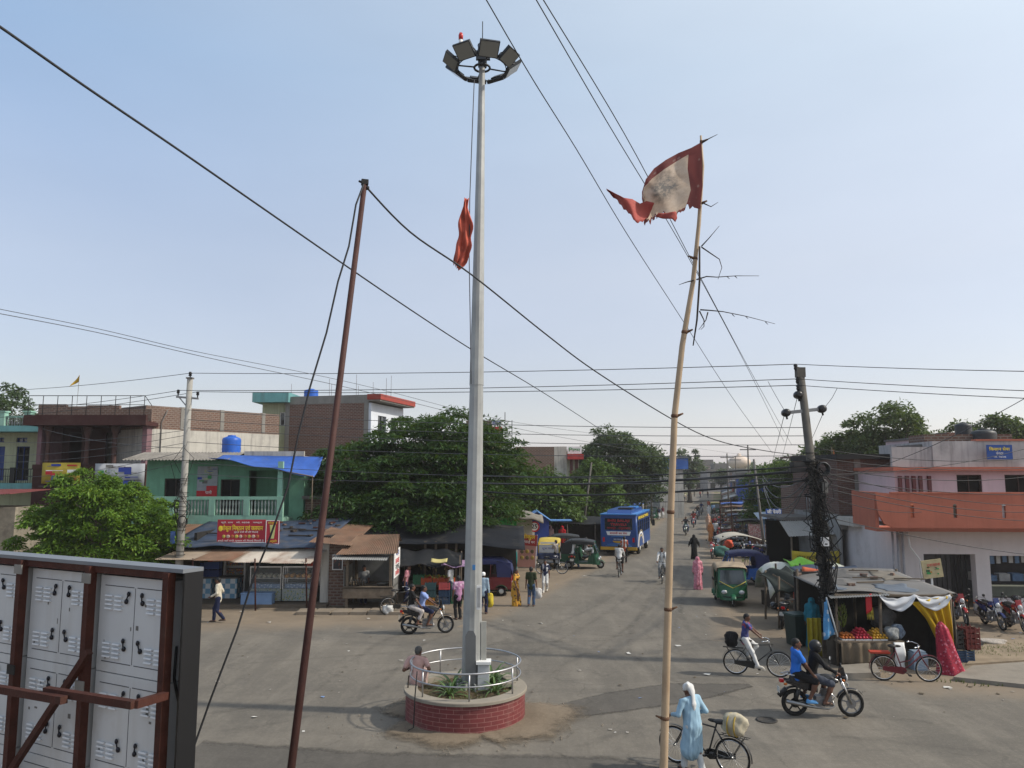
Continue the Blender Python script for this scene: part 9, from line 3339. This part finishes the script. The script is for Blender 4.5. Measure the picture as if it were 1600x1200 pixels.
  if vest:
   Vf=Field()
   torso(Vf,.022)
   c0=tz((0,0,.2))
   skin_obj('waistcoat',Vf.mesh(res,fold,5,lambda X,Y,Z:np.maximum(.05-np.abs((X-c0.x)*lat.x+(Y-c0.y)*lat.y),-((X-c0.x)*fwd.x+(Y-c0.y)*fwd.y)*0-.01)),vest,root)
 if trousers is not None:
  Tf=Field()
  Tf.cap(P+V((0,0,.05*s)),P+V((0,0,-.04*s)),.128*s*slim,.135*s*slim,.05,(fwd,.80))
  for q in(1,-1):
   if legs=='shorts':
    Tf.cap(hp[q],hp[q].lerp(kn[q],.95),.100*s*slim,.080*s,.03)
   else:
    Tf.cap(hp[q],kn[q],.100*s*slim,.072*s,.035)
    e=kn[q].lerp(AN[q],.62 if legs=='rolled' else.97)
    Tf.cap(kn[q],e,.072*s,.060*s,.03)
  skin_obj('trousers' if legs!='shorts' else 'shorts',Tf.mesh(res,fold,4),trousers,root)
 if saree is not None:
  Sf=Field()
  mid=(AN[1]+AN[-1])*.5
  bot=V((mid.x,mid.y,.09))
  Sf.cap(waist,P,.125*s,.155*s,.05,(fwd,.8))
  Sf.cap(P,bot,.160*s,.215*s,.05,(fwd,.85))
  Sf.cap(P+lat*.02,bot+fwd*.12,.11*s,.13*s,.04)
  # end of the cloth over the left shoulder and down the back
  L_=sh[-1]
  Sf.cap(tz((.10,.11,.15)),tz((-.06,.10,.38)),.06*s,.07*s,.04,(fwd,.4))
  Sf.cap(tz((-.06,.10,.38)),L_+V((0,0,.045)),.07*s,.065*s,.04)
  Sf.cap(L_+V((0,0,.03))-fwd*.06,tz((-.06,-.15,.05)),.085*s,.12*s,.04,(fwd,.4))
  Sf.cap(tz((-.06,-.15,.05)),tz((-.05,-.19,-.42)),.12*s,.13*s,.04,(fwd,.45))
  skin_obj('sari',Sf.mesh(res,.005,3,None,.008),saree,root)
 if cloak is not None:
  # cloth that covers the head, falls over the shoulders and reaches the feet
  Cf=Field()
  mid=(AN[1]+AN[-1])*.5
  Cf.ell(hd((0,-.022,.03)),V((.105,.115,.115))*s,.04,MM)
  Cf.cap(hd((0,-.04,-.04)),tz((0,-.02,.42)),.095*s,.135*s,.06)
  Cf.cap(sh[1],sh[-1],.085*s,.085*s,.06)
  Cf.cap(chest,P,.175*s,.185*s,.07,(fwd,.85))
  Cf.cap(P,V((mid.x,mid.y,.10)),.18*s,.225*s,.07,(fwd,.9))
  for q in(1,-1):
   Cf.cap(sh[q],el[q],.078*s,.072*s,.05)
   Cf.cap(el[q],el[q].lerp(WR[q],.7),.072*s,.06*s,.04)
  Cf.cap(tz((.05,-.12,.25)),V((mid.x,mid.y,.30))-fwd*.16,.10*s,.13*s,.06)
  fp=hd((0,.055,-.01))
  fn=Mh@V((0,1,0))
  def cut(X,Y,Z):
   f=(X-fp.x)*fn.x+(Y-fp.y)*fn.y+(Z-fp.z)*fn.z
   u=np.sqrt((X-fp.x)**2+(Y-fp.y)**2+((Z-fp.z)*.8)**2)-.075
   return-np.maximum(-f,u)
  skin_obj('cloak',Cf.mesh(res,.006,3,cut,.011),cloak,root)
 if scarf is not None:
  Sf=Field()
  for q in(1,-1):
   Sf.cap(neck+fwd*-.06,tz((q*.10,.02,.50)),.035,.045,.03).cap(tz((q*.10,.02,.50)),tz((q*.08,.135,.25)),.045,.045,.03,(fwd,.5))
  skin_obj('scarf',Sf.mesh(.014,.003,2),scarf,root)
 # sandals
 if shoe is not None:
  fdir=V((fwd.x,fwd.y,0)).normalized()
  for q in(1,-1):
   Sf=Field()
   Sf.cap(AN[q]+V((0,0,-.062))-fdir*.045,AN[q]+V((0,0,-.066))+fdir*.155,.040,.042,.02,(V((0,0,1)),.45))
   if shoe is not SHOEM:
    Sf.cap(AN[q]+V((0,0,-.025))-fdir*.03,AN[q]+V((0,0,-.045))+fdir*.12,.050,.038,.03)
   skin_obj('shoe' if shoe is not SHOEM else 'sandal',Sf.mesh(.015),shoe,root)
 root['_hands']=[c for q in(1,-1)for c in WR[q]]
 return root

def cl(name,c,**k):
 return paint(name,c,.85,0,.13,4,0,.25,**k)
WHITEC=cl('white_cotton',(0.60,0.60,0.59));CREAMC=cl('cream_cotton',(0.56,0.52,0.43));NAVY=cl('navy_cotton',(0.022,0.03,0.075));BLACKCL=cl('black_cotton',(0.016,0.016,0.018))
PALEBL=cl('pale_blue_cotton',(0.33,0.47,0.57));SKYSH=cl('sky_blue_cotton',(0.27,0.42,0.62));DENIM=cl('denim',(0.075,0.12,0.20));GREYC=cl('grey_cotton',(0.24,0.245,0.25));OLIVEC=cl('dark_olive_cotton',(0.045,0.06,0.03))
PINKC=cl('pale_pink_cotton',(0.52,0.35,0.32));BLUESH=cl('bright_blue_jersey',(0.04,0.19,0.58));LAV=cl('lavender_cotton',(0.28,0.36,0.60));BEIGE=cl('beige_cotton',(0.40,0.36,0.33))

def gait(a=.20,b=-.22,s=1.0,lift=.06):
 return{1:V((.08,a,.08)),-1:V((-.08,b,.08+lift))}
def hands(lx,ly,lz,rx,ry,rz_):
 return{1:V((rx,ry,rz_)),-1:V((lx,ly,lz))}

# man leaning on the planter railing, seen from behind
p=V((PC.x-RP+.20,PC.y+.20,0))
person('grey-haired man in pale pink hunched on the rim of the round planter',(p.x,p.y,0),R(-12),cl('pale_pink_shirt',(0.50,0.34,0.31)),cl('pale_pink_cloth',(0.48,0.36,0.33)),pelvis=(0,0,.80),lean=.42,headp=.1,heady=-.5,twist=.2,
wr=hands(-.24,.24,.98,.22,.30,.96),an={1:V((.10,.34,.50)),-1:V((-.16,.30,.50))},hair=GREYH,res=.0125,sleeve='short',apole={1:V((.5,-.6,-.5)),-1:V((-.35,-.9,-.5))},slim=1.12)
# man in a pale blue kurta pushing the bicycle
p=G(1084,1207)
person('man in a white turban and pale blue kurta pushing a bicycle in the foreground',(p.x,p.y,0),head(-.42,.9),PALEBL,cl('white_pyjama',(0.55,0.56,0.55)),h=1.60,lean=.12,headp=.12,heady=.35,an={1:V((.10,-.14,.08)),-1:V((-.09,.16,.08))},
wr=hands(-.25,.30,1.0,.30,.22,1.0),kurta=.44,sleeve='long',hat='turban',hatm=WHITEC,res=.0115,legs='full',fold=.005,grip=True,slim=1.12)
# helper: rider on a bike prototype frame
def rider(bike_loc,bike_rz,label,shirt,trousers,kind,**k):
 """figure seated on a motorcycle ('m' driver, 'p' passenger) or bicycle ('b'); all in the bike's own frame"""
 base=dict(res=.0135,grip=True)
 if kind=='m':
  base.update(pelvis=(0,-.20,.93),lean=.10,wr=hands(-.33,.24,1.06,.33,.24,1.06),an={1:V((.20,.02,.38)),-1:V((-.20,.02,.38))},kpole={1:V((.25,1,.5)),-1:V((-.25,1,.5))},apole={1:V((.8,-.5,-.5)),-1:V((-.8,-.5,-.5))})
 elif kind=='p':
  base.update(pelvis=(0,-.56,.98),lean=.03,wr=hands(-.22,-.22,.95,.22,-.22,.95),an={1:V((.22,-.34,.42)),-1:V((-.22,-.34,.42))},kpole={1:V((.3,1,.4)),-1:V((-.3,1,.4))},apole={1:V((.8,-.6,-.3)),-1:V((-.8,-.6,-.3))},grip=False)
 elif kind=='b':
  base.update(pelvis=(0,-.30,1.02),lean=.22,wr=hands(-.25,.17,1.03,.25,.17,1.03),an={1:V((.14,.02,.31)),-1:V((-.14,-.24,.50))},kpole={1:V((.12,1,.2)),-1:V((-.12,1,.2))},apole={1:V((.6,-.6,-.5)),-1:V((-.6,-.6,-.5))})
 base.update(k)
 return person(label,bike_loc,bike_rz,shirt,trousers,**base)
mz=(M0.location.copy(),M0.rotation_euler.z)
rider(*mz,'motorcyclist in a black helmet, black jacket and grey shorts riding in front',BLACKCL,cl('grey_shorts',(0.075,0.085,0.11)),'m',sleeve='long',hat='helmet',hatm=paint('matt_black',(0.02,0.022,0.025),.4),res=.0115,legs='shorts',lean=.16,h=1.70)
rider(*mz,'pillion passenger in a bright blue jersey and blue sandals behind the helmeted rider',BLUESH,BLACKCL,'p',res=.0115,legs='shorts',h=1.72,shoe=paint('blue_slipper',(0.12,0.33,0.6),.6),scarf=None,heady=-.3)
mz=(M1.location.copy(),M1.rotation_euler.z)
rider(*mz,'rider in a lavender T-shirt and dark shorts driving the motorcycle left of the planter',LAV,NAVY,'m',legs='shorts',lean=.12)
rider(*mz,'passenger in a black T-shirt and pale trousers on the motorcycle left of the planter',BLACKCL,cl('pale_trousers',(0.47,0.43,0.41)),'p',legs='rolled')
# boy on a bicycle
JERS=pattern('red_navy_jersey',(0.03,0.035,0.13),[(0.36,0.03,0.05),(0.04,0.05,0.2)],4.5,.8,'blobs',.42)
by=rider(BOYB.location.copy(),BOYB.rotation_euler.z,'boy in a red and navy shirt and white trousers riding a bicycle',JERS,WHITEC,'b',h=1.50,res=.0115,shoe=paint('white_shoe',(0.5,0.47,0.42),.7),lean=.10,heady=-.35,headp=.15)
c=BOYB.location+Matrix.Rotation(BOYB.rotation_euler.z,3,'Z')@V((0,-.66,.75))
bag('school_bag','black school bag on the carrier behind the boy on the bicycle',c,(.36,.34,.42),cl('black_bag_cloth',(0.014,0.014,0.016)),21,'bag')
# pedestrians on the left
def walker(label,px,py,dx,dy,shirt,trousers,**k):
 p=G(px,py)
 return person(label,(p.x,p.y,0),head(dx,dy),shirt,trousers,**k)
walker('man in a cream shirt and dark trousers walking past the sweet shop',340,972,-1,-.10,CREAMC,NAVY,an=gait(.16,-.24),sleeve='long',wr=hands(-.2,.22,.98,.22,.10,.95),lean=.06,res=.014)
wa=walker('man in a white cap and pale blue shirt walking away with a yellow bag',755,960,.25,1,cl('faded_blue_shirt',(0.40,0.50,0.58)),NAVY,an=gait(.12,-.16),hat='cap',sleeve='long',res=.014)
p=G(763,958)
bag('carrier_bag','bright yellow carrier bag held by the man in the white cap',(p.x+.06,p.y,.22),(.30,.2,.58),paint('yellow_bag',(0.52,0.42,0.04),.5,0,.12,6),31)
SAREEY=pattern('black_yellow_sari',(0.50,0.24,0.02),[(0.03,0.02,0.015),(0.5,0.3,0.03)],8,.8,'blobs',.36)
walker('woman in a yellow and black patterned sari walking on the left verge',806,947,.3,-.1,SAREEY,None,saree=SAREEY,woman=True,h=1.56,res=.014,sleeve='short',an=gait(.08,-.08,lift=.0),wr=hands(-.22,.0,.80,.24,.12,.82))
walker('man in a dark olive T-shirt and jeans carrying a white bag',830,948,.25,1,OLIVEC,DENIM,an=gait(.10,-.14),res=.014,wr=hands(-.24,.0,.78,.26,.02,.72))
p=G(839,946)
bag('carrier_bag','white carrier bag held by the man in the dark olive T-shirt',(p.x+.02,p.y-.03,.28),(.40,.16,.46),paint('white_bag',(0.55,0.54,0.53),.6,0,.08,5),33)
walker('boy in a navy and white top and white trousers on the left verge',852,925,-.1,-1,NAVY,WHITEC,h=1.50,an=gait(.12,-.10),res=.014,vest=cl('white_panel',(0.5,0.5,0.52)),shoe=paint('white_shoe',(0.5,0.47,0.42),.7))
walker('man in a pinkish shirt standing behind the white three-wheeler with yellow top',869,888,-.6,1,BEIGE,BLACKCL,res=.017,an=gait(.04,-.04,lift=0),wr=hands(-.15,.35,1.1,.2,.35,1.05))
st_m=[o for o in SC.objects if o.get('label','').startswith('motorcycle stopped at the roadside')][0]
rider(st_m.location.copy(),st_m.rotation_euler.z,'man in a white shirt and dark helmet astride the stopped motorcycle',WHITEC,DENIM,'m',hat='helmet',res=.016,an={1:V((.42,-.22,.08)),-1:V((-.42,-.22,.08))},lean=.05)
rider(CY1.location.copy(),CY1.rotation_euler.z,'cyclist in a white shirt and black shorts riding away up the street',WHITEC,BLACKCL,'b',legs='shorts',sleeve='long',res=.016)
rider(CY2.location.copy(),CY2.rotation_euler.z,'cyclist in a pale shirt and grey waistcoat riding towards the camera',WHITEC,GREYC,'b',sleeve='long',vest=GREYC,res=.016,lean=.12)
walker('man in an orange and white top standing between the coach and the cyclist',976,880,.3,1,cl('orange_shirt',(0.45,0.13,0.07)),BLACKCL,res=.018,vest=WHITEC,an=gait(.08,-.12))
walker('man in a maroon top standing at the right flank of the coach',988,864,-.5,1,cl('maroon_shirt',(0.25,0.06,0.045)),cl('dark_grey_trousers',(0.06,0.06,0.065)),res=.02)
walker('man in a blue-patterned white shirt beside the maroon-topped man at the coach',995,862,-.4,1,pattern('blue_white_shirt',(0.46,0.48,0.52),[(0.08,0.14,0.32)],7,.8),BLACKCL,res=.02)
# right verge of the street
PINKS=pattern('pink_sari_cloth',(0.55,0.20,0.25),[(0.60,0.32,0.36),(0.45,0.12,0.18)],9,.8,'blobs',.3)
walker('woman wrapped head to foot in a pink sari walking up the street',1091,921,.22,1,None,None,cloak=PINKS,woman=True,h=1.56,res=.016,an=gait(.06,-.06,lift=0))
walker('woman in a black burqa walking up the right side of the street',1085,874,.25,1,None,None,cloak=BLACKCL,woman=True,h=1.60,res=.018,an=gait(.06,-.06,lift=0),wr=hands(-.34,.02,.86,.34,.02,.86),fingers=False)
walker('woman in a deep orange sari on the right verge',1111,846,.25,1,None,None,cloak=pattern('orange_sari',(0.50,0.17,0.05),[(0.55,0.26,0.1)],8),woman=True,h=1.58,res=.022,fingers=False)
walker('woman in a pale peach sari just ahead of the orange one',1107,828,.25,1,None,None,cloak=cl('peach_cloth',(0.52,0.36,0.28)),woman=True,h=1.58,res=.024,fingers=False)
walker('person wrapped in white ahead of the two women in saris',1108,810,.25,1,None,None,cloak=WHITEC,h=1.62,res=.026,fingers=False)
walker('woman under a teal shawl standing at the fruit stall behind the leaning pole',1271,1012,.5,1,None,None,cloak=cl('teal_shawl',(0.03,0.20,0.26)),woman=True,h=1.58,res=.014,an=gait(.02,-.02,lift=0))
o=MB().grid(lambda u,v:(-.22+.4*u,.05*math.sin(16*u),1.15*v),14,6,0,True,.02).build('yellow_sack',paint('yellow_sacking',(0.42,0.34,0.03),.8,0,.2,4))
o.location=(G(1290,1030).x-.15,G(1290,1030).y+.35,0)
tag(o,'yellow plastic sacking hanging beside the foot of the leaning pole','sacking')
# approaching riders
for(lab,x,y,c),(sh_,hl,nm_)in zip(APPR,((cl('dark_shirt',(0.06,0.06,0.07)),None,'bare-headed rider in a dark shirt on the nearest approaching motorcycle'),(cl('faded_red_shirt',(0.3,0.08,0.07)),'helmet','rider in a faded red shirt on the red approaching machine'),
(BLACKCL,None,'rider in black third in the line coming up the street'),(cl('navy_shirt',(0.03,0.05,0.14)),None,'rider in navy last in the line coming up the street'),(WHITEC,'cap','rider in white on the far pale motorcycle'))):
 p=G(x,y)
 rider((p.x,p.y,0),AP,nm_,sh_,DENIM,'m',hat=hl,res=.022,fingers=False)
# people far off and in the shops
far=[(1012,816,'schoolgirl in navy and white walking nearest the left verge',NAVY,WHITEC,1.45),(1030,812,'schoolgirl in navy and white just left of the bamboo pole',NAVY,WHITEC,1.5),(1036,810,'second schoolgirl in navy and white walking close to the bamboo pole',cl('maroon_top',(0.16,0.05,0.07)),WHITEC,1.5),
(1057,787,'man in dark clothes standing far off right of the bamboo pole',BLACKCL,BLACKCL,1.65),(1063,785,'man in brown standing beside the dark-clad man far off',cl('brown_shirt',(0.16,0.1,0.07)),BLACKCL,1.65),(1070,783,'man in a pale shirt far off beside the pale motorcycle',CREAMC,NAVY,1.65),
(1094,778,'far person in red on the street',cl('red_top',(0.3,0.05,0.06)),NAVY,1.6),(1098,772,'far person in dark clothes on the street',BLACKCL,NAVY,1.6),(1106,778,'far person in brown by the right verge',cl('brown_shirt',(0.16,0.1,0.07)),NAVY,1.6),(1089,769,'farthest person in black in the middle of the street',BLACKCL,BLACKCL,1.6)]
for a_,l_,a,b,lab in((38,3.6,WHITEC,NAVY,'man in white standing before the blue-grey verge stall'),(45,3.5,cl('red_top',(.3,.05,.06)),BLACKCL,'person in red standing before the grey verge stall'),(52,3.4,GREYC,NAVY,'man in grey standing before the rusty verge stall'),(58,-4.0,CREAMC,BLACKCL,'man in cream standing on the left verge past the coach'),
(63,3.4,BLACKCL,DENIM,'man in black standing at the bright blue verge stall'),(72,-3.6,WHITEC,BLACKCL,'man in white far along the left verge'),(76,3.3,SKYSH,NAVY,'man in sky blue far along the right verge'),(90,2.6,cl('orange_shirt',(0.45,0.13,0.07)),NAVY,'person in orange far up the street')):
 p=S(a_,l_)
 person(lab,p,RA+PI*(a_%2),a,b,res=.03,fingers=False,an=gait(.08,-.1,lift=.02),shoe=None)
for x,y,lab,a,b,hh in far:
 walker(lab,x,y,.3,1 if x%2 else-1,a,b,h=hh,res=.028,fingers=False,an=gait(.08,-.1,lift=.02),shoe=None)
t8=A(568,905,33.8)
person('vendor in a grey shirt dimly seen inside the wooden tea stall',(t8.x,33.9,.0),PI,GREYC,NAVY,res=.018,fingers=False)
person('vendor in a pink checked shirt bending at the left of the fruit cart',(A(633,900,34.2).x,34.3,0),head(1,-.2),pattern('pink_check',(0.42,0.17,0.21),[(0.5,0.3,0.32)],12),NAVY,res=.018,lean=.25,fingers=False)
person('man in a white shirt facing the fruit cart, just left of the mast',(A(703,945,34).x,34.3,0),head(-.9,.3),WHITEC,NAVY,res=.018,fingers=True)
person('man in dark trousers and a pink printed shirt half hidden by the mast',(G(716,968).x,G(716,968).y,0),head(-.5,1),pattern('pink_print',(0.34,0.16,0.28),[(0.5,0.35,0.45)],9),BLACKCL,res=.016)
person('woman in a teal shawl seated beyond the maroon three-wheeler',(A(803,880,47).x,46.2,0),head(-1,.3),None,None,cloak=cl('teal_cloth',(0.03,0.22,0.22)),woman=True,h=1.35,res=.02,fingers=False)
person('person under a pale pink scarf standing behind the yellow-topped three-wheeler',(A(859,832,56).x,55.5,0),head(-.4,-1),None,None,cloak=cl('pale_pink_scarf',(0.55,0.36,0.33)),woman=True,h=1.95,res=.024,fingers=False)
person('person in bright red behind the dark three-wheelers',(A(877,835,57).x,56,0),head(-.4,-1),None,None,cloak=cl('bright_red_cloth',(0.45,0.02,0.03)),woman=True,h=1.85,res=.024,fingers=False)
person('driver in a pale grey shirt sitting in the dark green three-wheeler',(A(917,880,49.5).x,50.0,0),head(1,-.2),GREYC,cl('light_trousers',(0.4,0.42,0.45)),pelvis=(0,0,.80),wr=hands(-.2,.4,1.0,.2,.4,1.0),an={1:V((.15,.4,.42)),-1:V((-.15,.4,.42))},res=.02,fingers=False)
for o in list(SC.objects):
 if '_hands' in o:
  del o['_hands']
